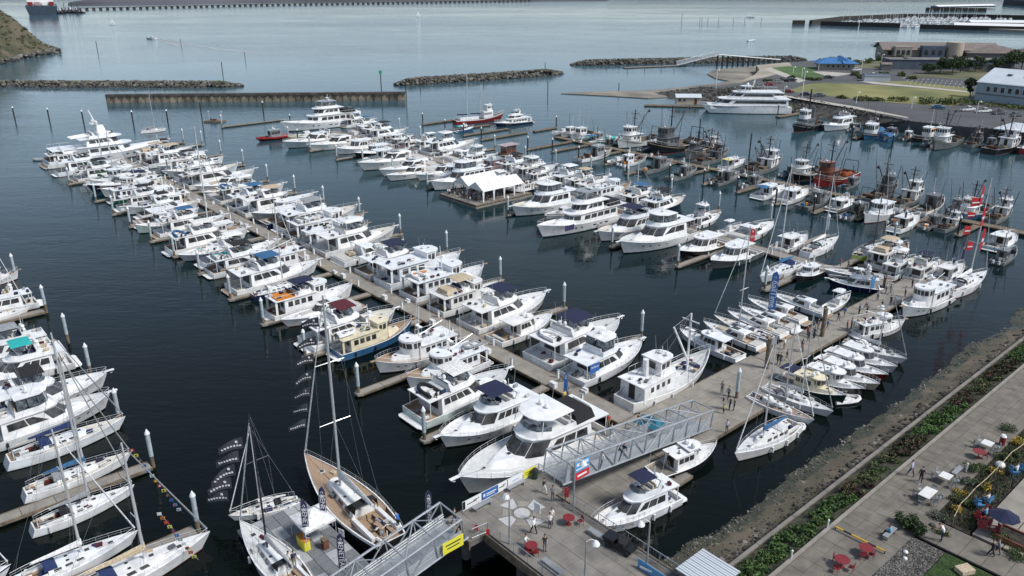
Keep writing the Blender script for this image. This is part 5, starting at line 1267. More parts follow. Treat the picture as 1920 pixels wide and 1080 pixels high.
while u < -22:
    v = 34.6 + .95
    while v < 46.4:
        if inpier(u, v): cells.append((u, v))
        v += 1.9
    u += 1.3
cells = [(a, b if b > 0 else b) for a, b in cells]
deck_area(prt, cells, PZ, 1.3, 1.9, 'concrete_pier', 'deck_slab')
b = MB(); b.box((-47.0, 40.5, PZ - .42), (3.8, 11.8, .55), 'concrete_dark'); b.box((-32.0, 40.65, PZ - .42), (26.1, 8.7, .55), 'concrete_dark'); b.build('deck_beam', prt, smooth=0)
b = MB(); b.box((-47.0, 34.55, PZ - .45), (3.9, .12, .9), 'timber'); b.box((-32.0, 36.25, PZ - .45), (26.2, .12, .9), 'timber'); b.box((-48.95, 40.5, PZ - .4), (.12, 11.9, .8), 'timber'); b.box((-32, 45.05, PZ - .4), (26, .12, .8), 'timber'); b.build('fascia', prt, smooth=0)
for u, v in ((-47.5, 36), (-47.5, 44.5), (-41.5, 37.4), (-41.5, 44), (-34, 37.4), (-34, 44), (-27, 37.4)):
    b = MB(); b.tube([(u, v, -3), (u, v, PZ - .6)], .42, 'concrete_dark', 12); b.build('pier_column', prt)
mat('rose_stone', (.46, .46, .45), .8, 0, .1, 2); mat('rose_dark', (.2, .2, .2), .8, 0, .1, 2)
rx, ry = -45.0, 40.6
b = MB(); b.prism([(rx + .75 * math.cos(a * math.pi / 8), ry + .75 * math.sin(a * math.pi / 8)) for a in range(16)], PZ + .008, PZ + .03, 'rose_stone'); b.build('compass_disc', prt, smooth=0)
for i in range(8):
    a0, a1 = rad(45 * i - 20), rad(45 * i + 20); b = MB(); r0, r1 = 1.05, 2.35 if i % 2 == 0 else 1.9
    b.prism([(rx + r0 * math.cos(a0), ry + r0 * math.sin(a0)), (rx + r1 * math.cos(a0), ry + r1 * math.sin(a0)), (rx + r1 * math.cos(a1), ry + r1 * math.sin(a1)), (rx + r0 * math.cos(a1), ry + r0 * math.sin(a1))], PZ + .008, PZ + .026, 'rose_stone' if i % 2 == 0 else 'concrete'); b.build('compass_wedge', prt, smooth=0)
    a = rad(45 * i + 22.5); b = MB(); b.prism([(rx + .9 * math.cos(a - .09), ry + .9 * math.sin(a - .09)), (rx + 1.5 * math.cos(a), ry + 1.5 * math.sin(a)), (rx + .9 * math.cos(a + .09), ry + .9 * math.sin(a + .09))], PZ + .03, PZ + .05, 'rose_dark'); b.build('compass_point', prt, smooth=0)
def railing(pts, z, lab, h=1.07, step=1.8, m='galv', pick=True):
    root = empty('railing', (0, 0, 0), 0, lab, 'railing', 'railings round the pier'); ps = [W(*p, z) for p in pts]; r = MB(); pk = MB(); up = Vector((0, 0, 1))
    for a, b in zip(ps, ps[1:]):
        L = (b - a).length; n = max(1, round(L / step)); r.tube([a + up * h, b + up * h], .035, m, 5); r.tube([a + up * .12, b + up * .12], .022, m, 4)
        for i in range(n + 1): q = a.lerp(b, i / n); t = MB(); t.tube([q, q + up * h], .035, m, 5); t.build('post', root)
        if pick:
            k = int(L / .3)
            for i in range(k): q = a.lerp(b, (i + .5) / k); pk.tube([q + up * .12, q + up * h], .012, m, 3)
    r.build('rail', root)
    if pk.v: o = pk.build('balusters', root); o['kind'] = 'stuff'
railing([(-48.7, 36.6), (-48.7, 46.1), (-46.4, 46.1)], PZ, 'railing hung with banners along the seaward edge of the pier')
railing([(-42.9, 44.8), (-15, 44.8)], PZ, 'railing on the pier edge above the bow of the navy topped white yacht')
railing([(-45.2, 34.9), (-45.0, 36.5), (-15, 36.5)], PZ, 'railing along the dark water side of the pier at the bottom of scene')

# ================================================================ gangways
def gangway(name, p0, p1, wd, hh, label, bays, roof=True, G_='galv'):
    d = p1 - p0; L = d.length; x = d.normalized(); y = Vector((-x.y, x.x, 0)).normalized(); zz = x.cross(y)
    root = bpy.data.objects.new(name, None); COL.objects.link(root); root.matrix_world = Matrix(((x.x, y.x, zz.x, p0.x), (x.y, y.y, zz.y, p0.y), (x.z, y.z, zz.z, p0.z), (0, 0, 0, 1))); tag(root, label, 'gangway')
    st = L / bays; w2 = wd / 2
    for sg in (1, -1):
        b = MB(); b.tube([(0, w2 * sg, hh), (L, w2 * sg, hh)], .11, G_, 6); b.build('top_chord', root); b = MB(); b.tube([(-.3, w2 * sg, .02), (L + .3, w2 * sg, .02)], .12, G_, 6); b.build('bottom_chord', root)
        for i in range(bays + 1): b = MB(); b.tube([(i * st, w2 * sg, 0), (i * st, w2 * sg, hh)], .075, G_, 5); b.build('upright', root)
        for i in range(bays): b = MB(); a_, b_ = (0, hh) if i < bays / 2 else (hh, 0); b.tube([(i * st, w2 * sg, b_), ((i + 1) * st, w2 * sg, a_)], .07, G_, 5); b.build('diagonal', root)
        for i in range(bays): b = MB(); b.slab([(i * st + .06, (w2 - .08) * sg, .12), ((i + 1) * st - .06, (w2 - .08) * sg, .12), ((i + 1) * st - .06, (w2 - .08) * sg, 1.15 if not roof else hh * .62), (i * st + .06, (w2 - .08) * sg, 1.15 if not roof else hh * .62)], .01, 'mesh_panel'); b.build('mesh_panel', root, smooth=0)
        b = MB()
        for z in (.5, .8, 1.05): b.tube([(0, (w2 - .13) * sg, z), (L, (w2 - .13) * sg, z)], .022, G_, 4)
        b.build('hand_rail', root)
    for i in range(bays + 1): b = MB(); b.tube([(i * st, -w2, hh), (i * st, w2, hh)], .075, G_, 5); b.build('cross_beam', root)
    for i in range(bays):
        b = MB(); b.tube([(i * st, -w2 if i % 2 else w2, hh), ((i + 1) * st, w2 if i % 2 else -w2, hh)], .06, G_, 4); b.build('roof_brace', root)
    n = round(L / 1.2); b = MB(); b.box((0, 0, -.02), (L / n - .03, wd - .2, .06), G_); o = b.build('t', smooth=0); me = o.data; bpy.data.objects.remove(o)
    for i in range(n): obj('tread_panel', me, root, ((i + .5) * L / n, 0, 0))
    return root
GW1 = gangway('gangway', W(-47.0, 46.6, PZ + .1), W(-47.0, 70.5, Z + .15), 3.0, 2.35, 'long covered truss gangway sloping from the pier down to the wide float', 10)
GW2 = gangway('gangway', W(-47.0, 34.4, PZ + .1), W(-47.0, 14.0, Z + .15), 3.1, 2.35, 'lower truss gangway with yellow banner sloping from the pier to bottom of scene', 7, False)

# ================================================================ show float with carpets and tent
root = platform('show_float', -64.2, -51.6, 21.5, 28.4, Z + .02, 1.05, 1.15, 'concrete_dark', 'grey chequered show float with white tent, between two sailboats', trim='galv')
mat('carpet', (.17, .18, .19), .95, 0, .1, 5); mat('carpet_light', (.36, .37, .38), .95, 0, .08, 5)
k = 0
for ch in list(root.children):
    if ch.name.startswith('deck_panel'):
        k += 1
PANC = {}
for nm in ('carpet', 'carpet_light'):
    b = MB(); b.box((0, 0, .02), (1.0, 1.1, .04), nm); o = b.build('c', smooth=0); PANC[nm] = o.data; bpy.data.objects.remove(o)
for ch in [c for c in root.children if c.name.startswith('deck_panel')]:
    i, j = round((ch.location.x + 6.3) / 1.05 - .5), round((ch.location.y + 3.45) / 1.15 - .5)
    obj('carpet_tile', PANC['carpet_light' if (i // 2 + j // 2) % 2 == 0 and j % 4 < 3 and (i % 2 == 0 or j % 2 == 0) else 'carpet'], root, (ch.location.x, ch.location.y, Z + .03))
def gazebo(c, rz, w_, h0, h1, label):
    r = empty('gazebo_tent', c, rz, label, 'tent', None); m = MB(); e = w_ / 2
    pts = [(-e, -e), (e, -e), (e, e), (-e, e)]
    for i in range(4):
        a, b = pts[i], pts[(i + 1) % 4]; m.add([(a[0], a[1], h0), (b[0], b[1], h0), (0, 0, h1)], [(0, 1, 2)], 'canvas_white'); m.add([(a[0], a[1], h0 - .25), (b[0], b[1], h0 - .25), (b[0], b[1], h0), (a[0], a[1], h0)], [(0, 1, 2, 3)], 'canvas_white')
    m.build('tent_roof', r, smooth=0)
    for x, y in pts: m = MB(); m.tube([(x * .97, y * .97, 0), (x * .97, y * .97, h0)], .03, 'rail', 5); m.build('tent_leg', r)
gazebo(P(590, 1008, Z + .1), RU, 3.1, 2.3, 3.3, 'white pop-up tent on the grey show float beside the teak decked sailboat')
gazebo_b = MB()
# ticket kiosk canopy in blue at the gangway foot
r = empty('canopy_tent', P(1215, 822, Z), RU + .2, 'teal blue topped pop-up canopy at the foot of the long gangway', 'tent'); m = MB(); m.rings([[(x * 1.5, y * 1.1, 2.1) for x, y in ((-1, -1), (1, -1), (1, 1), (-1, 1))], [(x * .9, y * .3, 2.75) for x, y in ((-1, -1), (1, -1), (1, 1), (-1, 1))]], 'canvas_teal2', cap0=False)
m.build('canopy_top', r, smooth=0)
for x in (-1.4, 1.4):
    for y in (-1.05, 1.05): m = MB(); m.tube([(x, y, 0), (x, y, 2.1)], .03, 'rail', 4); m.build('tent_leg', r)

# ================================================================ tent barge in the middle of the harbour
tb0, tb1 = UV(P(838, 369, .5)), UV(P(985, 374, .5))
root = platform('event_barge', -152.2, -138.2, 110.2, 127.2, .75, 2.0, 2.4, 'concrete_pier', 'floating event barge carrying two white marquee tents and a crowd', 'barge')
b = MB(); b.box((0, 0, .15), (14.4, 17.4, .3), 'concrete'); b.build('outer_float', root, smooth=0)
def marquee(u0, u1, v0, v1, z, h0, h1, label):
    c = W((u0 + u1) / 2, (v0 + v1) / 2, z); r = empty('marquee_tent', c, VA, label, 'tent', 'white marquee tents on the event barge'); L, w_ = v1 - v0, u1 - u0; n = 4
    for i in range(n):
        x0, x1 = -L / 2 + L * i / n, -L / 2 + L * (i + 1) / n; m = MB()
        for sg in (1, -1):
            m.slab([(x0 + .03, w_ / 2 * sg, h0), (x1 - .03, w_ / 2 * sg, h0), (x1 - .03, 0, h1), (x0 + .03, 0, h1)][::sg], .03, 'canvas_white')
        m.build('roof_panel', r, smooth=0)
    for i in range(n + 1):
        for sg in (1, -1): m = MB(); x = -L / 2 + L * i / n; m.rings([[(x - .3, w_ / 2 * sg, h0 - .05), (x + .3, w_ / 2 * sg, h0 - .05), (x + .3, (w_ / 2 - .05) * sg, h0 - .05), (x - .3, (w_ / 2 - .05) * sg, h0 - .05)], [(x - .12, w_ / 2 * sg, 0), (x + .12, w_ / 2 * sg, 0), (x + .12, (w_ / 2 - .05) * sg, 0), (x - .12, (w_ / 2 - .05) * sg, 0)]], 'canvas_white'); m.build('side_curtain', r, smooth=0)
    for x in (-L / 2, L / 2): m = MB(); m.slab([(x, -w_ / 2, h0), (x, w_ / 2, h0), (x, 0, h1), (x, 0, h1 - .01)], .03, 'canvas_white'); m.build('gable', r, smooth=0)
marquee(-151.3, -145.4, 113.6, 126.0, .77, 2.5, 4.3, 'rear white marquee tent with gabled roof on the event barge')
marquee(-145.0, -139.0, 113.0, 125.6, .77, 2.5, 4.3, 'front white marquee tent with open curtained side on the event barge')

# ================================================================ breakwaters
mat('rock', (.21, .195, .17), .95, 0, .45, .35, .05, 3, world=True); mat('rock_dark', (.085, .08, .072), .95, 0, .4, .4, .05, 3, world=True); mat('rock_green', (.13, .135, .08), .95, 0, .4, .4, world=True)
ICO = [Vector(p).normalized() for p in [(-1, 1.618, 0), (1, 1.618, 0), (-1, -1.618, 0), (1, -1.618, 0), (0, -1, 1.618), (0, 1, 1.618), (0, -1, -1.618), (0, 1, -1.618), (1.618, 0, -1), (1.618, 0, 1), (-1.618, 0, -1), (-1.618, 0, 1)]]
ICF = [(0, 11, 5), (0, 5, 1), (0, 1, 7), (0, 7, 10), (0, 10, 11), (1, 5, 9), (5, 11, 4), (11, 10, 2), (10, 7, 6), (7, 1, 8), (3, 9, 4), (3, 4, 2), (3, 2, 6), (3, 6, 8), (3, 8, 9), (4, 9, 5), (2, 4, 11), (6, 2, 10), (8, 6, 7), (9, 8, 1)]
def rock(mb, c, r, m):
    q = [R.uniform(.65, 1.2) for _ in range(3)]; a = R.uniform(0, 6.28); ca, sa = math.cos(a), math.sin(a); vs = []
    for v in ICO:
        k = r * R.uniform(.75, 1.15); x, y, z = v.x * k * q[0], v.y * k * q[1], v.z * k * q[2] * .8; vs.append((c[0] + x * ca - y * sa, c[1] + x * sa + y * ca, c[2] + z))
    mb.add(vs, ICF, m)
def breakwater(name, pts, h, wb, wt, label, n, rs=1.0):
    """pts centre line; trapezoid core covered in boulders"""
    root = empty(name, (0, 0, 0), 0, label, 'breakwater'); m = MB(); rings_ = []
    for i, p in enumerate(pts):
        d = (pts[min(i + 1, len(pts) - 1)] - pts[max(i - 1, 0)]).normalized(); y = Vector((-d.y, d.x, 0)); e = .35 if i in (0, len(pts) - 1) else 1
        rings_.append([p - y * wb * e + Vector((0, 0, -1.5)), p - y * wt * e + Vector((0, 0, h * e - .3)), p + y * wt * e + Vector((0, 0, h * e - .3)), p + y * wb * e + Vector((0, 0, -1.5))])
    m.rings(rings_, 'rock_dark'); m.build('core', root)
    tot = sum((a - b).length for a, b in zip(pts, pts[1:])); rb = MB()
    for _ in range(n):
        s_ = R.uniform(-.01, 1.01) * tot; k = 0; seg = 0
        for a, b in zip(pts, pts[1:]):
            if s_ - k <= (b - a).length or b is pts[-1]: break
            k += (b - a).length
        t = (s_ - k) / (b - a).length; p = a.lerp(b, t); d = (b - a).normalized(); y = Vector((-d.y, d.x, 0)); e = min(1, .45 + min(s_, tot - s_) / 14.0)
        f = R.uniform(-1, 1); ff = abs(f); z = h * e if ff < wt / wb else h * e * (1 - (ff - wt / wb) / (1 - wt / wb)) ; rock(rb, p + y * f * wb * e + Vector((0, 0, z * .95 - .35)), R.uniform(.45, 1.0) * rs, 'rock_dark' if z < .9 else R.choice(['rock', 'rock', 'rock', 'rock_dark', 'rock_green']))
    o = rb.build('boulders', root, smooth=0); o['kind'] = 'stuff'
def pl(l, z=0): return [P(x, y, z) for x, y in l]
breakwater('rock_breakwater', pl([(-60, 160), (120, 161), (300, 161), (448, 162)]), 2.5, 6.5, 1.6, 'long low rock breakwater at upper left running out from the hill', 1900)
breakwater('rock_breakwater', pl([(745, 160), (800, 155), (930, 147), (1050, 138)]), 3.0, 7, 1.6, 'short rock breakwater in the centre beyond the sheet pile wall', 1500)
breakwater('rock_breakwater', pl([(1076, 122), (1200, 119), (1350, 116), (1505, 113)]), 3.0, 7, 1.8, 'farthest rock breakwater behind the white fishing pier ramp', 1700, 1.0)
# sheet pile wall
a, b = P(200, 193, 0), P(760, 188, 0); d = b - a; L = d.length; root = empty('sheet_pile_wall', a, math.atan2(d.y, d.x), 'long rust stained sheet pile breakwater wall across the harbour mouth', 'wall')
mat('sheet_pile', (.30, .24, .17), .9, 0, .45, .25, .03, 2, world=True, col2=(.10, .08, .06)); mat('sheet_cap', (.10, .085, .075), .9, 0, .3, .4, world=True)
m = MB(); n = int(L / 1.6)
for i in range(n): x = (i + .5) * L / n; m.box((x, (i % 2) * .35, .9), (L / n * .98, .5, 3.4), 'sheet_pile')
o = m.build('sheet_piles', root, smooth=0); o['kind'] = 'stuff'; m = MB(); m.box((L / 2, .9, 2.95), (L, 2.6, .9), 'sheet_cap'); m.build('wall_cap', root, smooth=0)
m = MB()
for i in range(n // 2): m.box((i * 2 * L / n + .5, -.28, 2.6), (.3, .2, 1.4), 'timber_dark')
o = m.build('fender_timbers', root, smooth=0); o['kind'] = 'stuff'
def nav_post(x, y, ytop, label, col=None, z=0):
    hh = H(x, y, z, ytop); r = empty('marker_post', P(x, y, z), 0, label, 'marker post', 'marker posts in the water'); m = MB(); m.tube([(0, 0, -1), (0, 0, hh)], .22 if hh > 6 else .18, 'timber_dark', 6); m.build('post', r)
    if col: m = MB(); m.box((0, -.3, hh), (1.3, .12, 1.3), col); m.build('sign_board', r)
mat('nav_green', (.02, .42, .16), .6, 0, 0)
nav_post(715, 168, 135, 'tall dark post with green square marker on the sheet pile wall end', 'nav_green', 3.4)
for i, (x, y, t) in enumerate(((183, 96, 77), (340, 87, 73), (460, 113, 98), (418, 141, 116), (1278, 41, 25))): nav_post(x, y, t, '%s dark marker post from left standing in the open bay' % ordw(i + 1))
for i, x in enumerate((1312, 1316, 1327, 1347, 1375, 1396, 1427)): nav_post(x, 43, 33, '%s thin piling from left in the distant row left of far marina' % ordw(i + 1))
for i, (x, y, t) in enumerate(((788, 163, 146), (1022, 133, 117), (1027, 178, 152), (1160, 172, 156), (907, 0 + 158, 148), (762, 190, 152))): nav_post(x, y, t, '%s white topped marker post from left among the central breakwaters' % ordw(i + 1), None)
# small white work boat behind the wall
# ================================================================ hill
mat('hill', (.105, .085, .055), .95, 0, .4, .09, .6, .4, world=True, col2=(.035, .042, .02))
def hillh(x, y):
    xs = -305 - (0 if y < 560 else (y - 560) * .85) - 3 * math.sin(y * .05) - 2.5 * noise.noise(Vector((y * .1, 0, 3)))
    d = xs - x; h = -2 + (d + 3) * .4 if d < 3 else 1.2 + (d - 3) * .8
    if d > 0: h += noise.noise(Vector((x * .05, y * .05, 0))) * min(6, d * .25) + noise.noise(Vector((x * .2, y * .2, 5))) * min(1.6, d * .1) + noise.noise(Vector((x * .5, y * .5, 8))) * min(.8, d * .08)
    return min(h, 74 + noise.noise(Vector((x * .03, y * .03, 9))) * 5)
G = []; nx, ny = 100, 120
for j in range(ny):
    for i in range(nx):
        x = -520 + 230 * i / (nx - 1); y = 430 + 330 * j / (ny - 1)
        G.append((x, y, hillh(x, y)))
m = MB(); m.add(G, [(j * nx + i, j * nx + i + 1, (j + 1) * nx + i + 1, (j + 1) * nx + i) for j in range(ny - 1) for i in range(nx - 1)], 'hill'); m.build('hillside', smooth=60, kind='structure')
rb = MB()
for _ in range(520):
    y = R.uniform(470, 640); xs = -305 - (0 if y < 560 else (y - 560) * .85) - 3 * math.sin(y * .05); rock(rb, (xs - R.uniform(-2, 6), y, R.uniform(-.3, 2.0)), R.uniform(.8, 2.2), R.choice(['rock', 'rock', 'rock_dark']))
tag(rb.build('shore_rocks', smooth=0), 'fallen grey rocks along the foot of the left hill', 'rocks', kind='stuff')
mat('leaf_a', (.055, .10, .024), .8, 0, .2, 2); mat('leaf_b', (.09, .145, .035), .8, 0, .2, 2); mat('leaf_c', (.025, .045, .016), .8, 0, .2, 2); mat('leaf_red', (.085, .025, .025), .85, 0, .2, 2); mat('leaf_redd', (.05, .018, .02), .85, 0, .2, 2); mat('leaf_dry', (.16, .14, .06), .9, 0, .2, 2); mat('leaf_bright', (.07, .15, .032), .8, 0, .15, 2); mat('bark', (.08, .06, .045), .95, 0, .3, 3); mat('flower_yellow', (.62, .36, .03), .8, 0, 0); mat('leaf_grey', (.14, .16, .12), .9, 0, .2, 2)
def leaves(mb, blobs, n, sz, mats):
    for _ in range(n):
        c, r = R.choice(blobs); v = Vector((R.gauss(0, 1), R.gauss(0, 1), R.gauss(0, 1))).normalized() * (R.uniform(.45, 1.0)); p = Vector((c[0] + v.x * r[0], c[1] + v.y * r[1], c[2] + v.z * r[2]))
        a = Vector((R.uniform(-1, 1), R.uniform(-1, 1), R.uniform(-.6, .6))).normalized(); b = a.cross(Vector((R.uniform(-1, 1), R.uniform(-1, 1), R.uniform(-1, 1)))).normalized(); k = sz * R.uniform(.6, 1.4)
        mb.add([p - a * k, p + b * k * .55, p + a * k, p - b * k * .55], [(0, 1, 2, 3)], R.choice(mats))
hs = MB()
for _ in range(1100):
    y = R.uniform(480, 600); x = -306 - R.uniform(4, 90); xs = -303 - (0 if y < 585 else (y - 585) ** 1.35 * .12); z = hillh(x, y) - .3
    if z < 3: continue
    r = R.uniform(.5, 1.8); leaves(hs, [((x, y, z + r * .2), (r, r, r * .6))], 34, r * .3, ['leaf_a', 'leaf_c', 'leaf_dry', 'leaf_c'])
tag(hs.build('hillside_scrub', smooth=0), 'dark scrub bushes dotted over the left hillside', 'scrub', kind='stuff')
# ================================================================ far shore land
mat('asphalt', (.085, .087, .09), .9, 0, .15, .08, world=True); mat('field', (.22, .20, .075), .95, 0, .35, .05, .05, 2, world=True, col2=(.10, .115, .04)); mat('lawn', (.07, .13, .035), .95, 0, .2, .1, world=True); mat('sand', (.36, .32, .25), .95, 0, .18, .04, world=True); mat('verge', (.14, .13, .075), .95, 0, .4, .08, world=True, col2=(.06, .07, .03)); mat('path', (.42, .39, .34), .9, 0, .08, .2, world=True); mat('paint_line', (.6, .6, .58), .8, 0, 0); mat('mudsand', (.27, .245, .20), .95, 0, .3, .05, world=True)
def sheet(name, pts, z, m, th=0): 
    b = MB(); b.prism([(p.x, p.y) for p in [P(x, y, z) for x, y in pts]][::-1], z - (th or .02), z, m); o = b.build(name, smooth=0, kind='structure'); return o
LZ = 4.0
top = [(1316, 163.5), (1325, 164), (1345, 166), (1400, 162), (1440, 168), (1470, 178), (1500, 184), (1600, 204), (1700, 226), (1800, 237), (1925, 246), (2060, 262)]
foot = [(1205, 176), (1250, 189), (1330, 199), (1400, 203), (1450, 207), (1475, 214), (1500, 220), (1600, 236), (1700, 250), (1800, 259), (1925, 270), (2060, 290)]
north = [(2400, 80), (1925, 90), (1850, 100), (1760, 104), (1680, 111), (1600, 113), (1545, 112), (1480, 117), (1445, 119), (1418, 124), (1440, 132), (1420, 146), (1390, 156), (1350, 160), (1318, 163)]
sheet('shore_land', top + [(2400, 300)] + north, LZ, 'asphalt', 5)
m = MB(); A = [P(x, y, LZ - .05) for x, y in top]; Bq = [P(x, y, -.6) for x, y in foot]
for i in range(len(A) - 1): m.add([A[i], A[i + 1], Bq[i + 1], Bq[i]], [(3, 2, 1, 0)], 'rock_dark')
m.build('rock_bank', smooth=0, kind='structure'); rb = MB()
for _ in range(3600):
    i = R.choices(range(len(A) - 1), [(A[k] - A[k + 1]).length for k in range(len(A) - 1)])[0]; t, f = R.random(), R.random(); p = A[i].lerp(A[i + 1], t).lerp(Bq[i].lerp(Bq[i + 1], t), f); rock(rb, p, R.uniform(.3, .75), R.choice(['rock_dark', 'rock_dark', 'rock', 'timber_dark', 'rock_green'] if f > .5 else ['rock_dark', 'rock_dark', 'timber_dark', 'rock']))
tag(rb.build('bank_boulders', smooth=0), 'dark boulders covering the far harbour bank', 'rocks', kind='stuff')
# sand cove and spit
sheet('sand_beach', [(1418, 124), (1470, 117), (1500, 128), (1440, 150), (1395, 160), (1250, 166), (1330, 158), (1368, 152), (1340, 146), (1326, 138), (1340, 130)], .35, 'mudsand', 1)
sheet('sand_beach', [(1418, 122), (1480, 117), (1490, 130), (1430, 146), (1390, 152), (1415, 140), (1424, 131)], LZ + .02, 'sand', 4)
sheet('gravel_spit', [(1052, 175), (1120, 171), (1200, 170), (1290, 164), (1300, 178), (1215, 184), (1150, 180)], .3, 'mudsand', 1)
sheet('field', [(1474, 171), (1512, 158), (1545, 154.5), (1640, 159), (1740, 167), (1822, 174), (1812, 190), (1790, 198), (1740, 197), (1640, 190), (1560, 181)], LZ + .03, 'field')
sheet('field', [(1640, 153), (1700, 152), (1825, 166), (1822, 171), (1740, 163)], LZ + .03, 'field')
sheet('dirt_path', [(1610, 152), (1640, 153.5), (1740, 163), (1822, 171.5), (1822, 174), (1740, 166), (1640, 157.5)], LZ + .04, 'path')
sheet('lawn', [(1446, 127), (1480, 124), (1540, 126), (1522, 134), (1560, 138), (1545, 143), (1506, 147), (1488, 143)], LZ + .04, 'lawn')
sheet('footpath', [(1432, 130), (1446, 126), (1490, 144), (1512, 150), (1498, 155), (1480, 148)], LZ + .035, 'path')
sheet('footpath', [(1470, 178), (1600, 199), (1700, 219), (1705, 222), (1600, 203.5), (1470, 181)], LZ + .05, 'path')
sheet('footpath', [(1523, 134), (1545, 134), (1600, 138), (1568, 143), (1545, 141)], LZ + .05, 'path')
sheet('verge', [(1545, 121), (1600, 114), (1680, 110), (1690, 122), (1660, 128), (1600, 127)], LZ + .03, 'verge')
sheet('verge', [(1700, 142), (1760, 133), (1850, 130), (1850, 150), (1790, 148)], LZ + .03, 'verge')
ln = MB()
for r_ in range(3):
    for i in range(15):
        p = P(1695 + i * 9 + r_ * 6, 146 + r_ * 5.2 + i * .62, LZ + .045); ln.box((p.x, p.y, p.z), (.15, 4.5, .02), 'paint_line', RU + .3)
o = ln.build('parking_bay_markings', smooth=0); o['kind'] = 'structure'
sheet('gravel_yard', [(1820, 178), (1930, 192), (1930, 205), (1825, 193)], LZ + .05, 'verge')
# ---------------------------------------------------------------- buildings
mat('wall_tan', (.33, .29, .25), .9, 0, .08, .3, world=True); mat('wall_grey', (.16, .155, .15), .9, 0, .08, .3, world=True); mat('roof_brown', (.20, .165, .145), .85, 0, .12, .4, world=True); mat('wall_slate', (.085, .11, .145), .85, 0, .12, .3, world=True); mat('wall_blue', (.32, .40, .46), .8, 0, .06, .4, world=True); mat('roof_white', (.52, .56, .60), .7, 0, .06, .2, world=True); mat('roof_blue', (.035, .15, .36), .6, 0, .08, .5, world=True); mat('tower', (.42, .36, .29), .9, 0, .06, .4, world=True); mat('cream_wall', (.55, .46, .34), .85, 0, .05, 1)
def gable(name, root, L, w_, h0, h1, wm, rm, ov=.5, ridge=1.0):
    m = MB(); m.box((0, 0, h0 / 2), (L, w_, h0), wm)
    for sg in (1, -1): m.add([(L / 2 * sg, -w_ / 2, h0), (L / 2 * sg, w_ / 2, h0), (L / 2 * ridge * sg, 0, h1)], [(0, 1, 2)][:: 1], wm)
    m.build('wall', root, smooth=0); r = MB()
    for sg in (1, -1): r.slab([(-L / 2 - ov, (w_ / 2 + ov) * sg, h0 - .2), (L / 2 + ov, (w_ / 2 + ov) * sg, h0 - .2), (L / 2 * ridge + ov, 0, h1), (-L / 2 * ridge - ov, 0, h1)][::sg], .18, rm)
    return r.build('roof', root, smooth=0)
def wins(root, x0, x1, n, y, z, w_, h, m='glass', frame='paint_white', out=-1):
    for i in range(n):
        x = x0 + (x1 - x0) * (i + .5) / n; f = MB(); f.box((x, y + .04 * out, z), (w_ + .2, .1, h + .2), frame); fo = f.build('window', root, smooth=0); g = MB(); g.box((x, y + .11 * out, z), (w_, .05, h), m); g.build('pane', fo, smooth=0)
# pale blue warehouse
c0, c1 = P(1826, 190, LZ), P(2010, 211, LZ); d = c1 - c0; rz = math.atan2(d.y, d.x); L = d.length; y = Vector((-math.sin(rz), math.cos(rz), 0)); c = (c0 + c1) / 2 + y * 13; wh = empty('warehouse', c, rz, 'pale blue metal warehouse with white roof and row of dark windows at right edge', 'warehouse')
hw = H(1828, 190, LZ, 152.5); gable('w', wh, L, 26, hw, hw + 4.2, 'wall_blue', 'roof_white', .4); wins(wh, -L / 2 + 3, L / 2, 12, -13, hw * .68, 1.3, 1.9)
m = MB(); m.box((0, -13.1, hw * .42), (L, .2, .35), 'wall_grey'); m.build('band', wh, smooth=0)
for i in range(9): m = MB(); m.box((-L / 2 + 8 + i * 6, -5.6, hw + 2.7), (1.6, 1.2, .35), 'glass'); m.build('skylight', wh, smooth=0)
m = MB()
for i in range(int(L / .8)): m.box((-L / 2 + i * .8, -13.04, hw / 2), (.12, .08, hw - .2), 'wall_blue')
o = m.build('cladding_ribs', wh, smooth=0); o['kind'] = 'stuff'
# blue roofed pavilion
c = P(1572, 131, LZ) + Vector((0, 5, 0)); pv = empty('pavilion', c, rad(-6), 'small pavilion with bright blue hipped roof beside the green lawn', 'pavilion'); m = MB(); m.box((0, 0, 1.6), (17, 8, 3.2), 'wall_tan'); m.build('wall', pv, smooth=0)
r = MB(); r.rings([[(-10.5, -6, 3.1), (10.5, -6, 3.1), (10.5, 6, 3.1), (-10.5, 6, 3.1)], [(-5, -.6, 5.6), (5, -.6, 5.6), (5, .6, 5.6), (-5, .6, 5.6)]], 'roof_blue'); rr = r.build('roof', pv, smooth=0); g = MB(); g.slab([(2, -6.3, 3.3), (6, -3, 3.3), (2, 0, 6.8), (2, 0, 6.79)], .2, 'roof_blue'); g.rings([[(-1.5, -4, 3.4), (6, -4, 3.4), (6, 4, 3.4), (-1.5, 4, 3.4)], [(2.0, -3.6, 6.4), (2.4, -3.6, 6.4), (2.4, 3.6, 6.4), (2.0, 3.6, 6.4)]], 'roof_blue'); g.build('dormer', rr, smooth=0)
wins(pv, -6, 7, 5, -4, 1.7, 1.2, 1.3)
for x in (-9.5, 9.5): m = MB(); m.tube([(x, -5.4, 0), (x, -5.4, 3.1)], .18, 'paint_white', 6); m.build('column', pv)
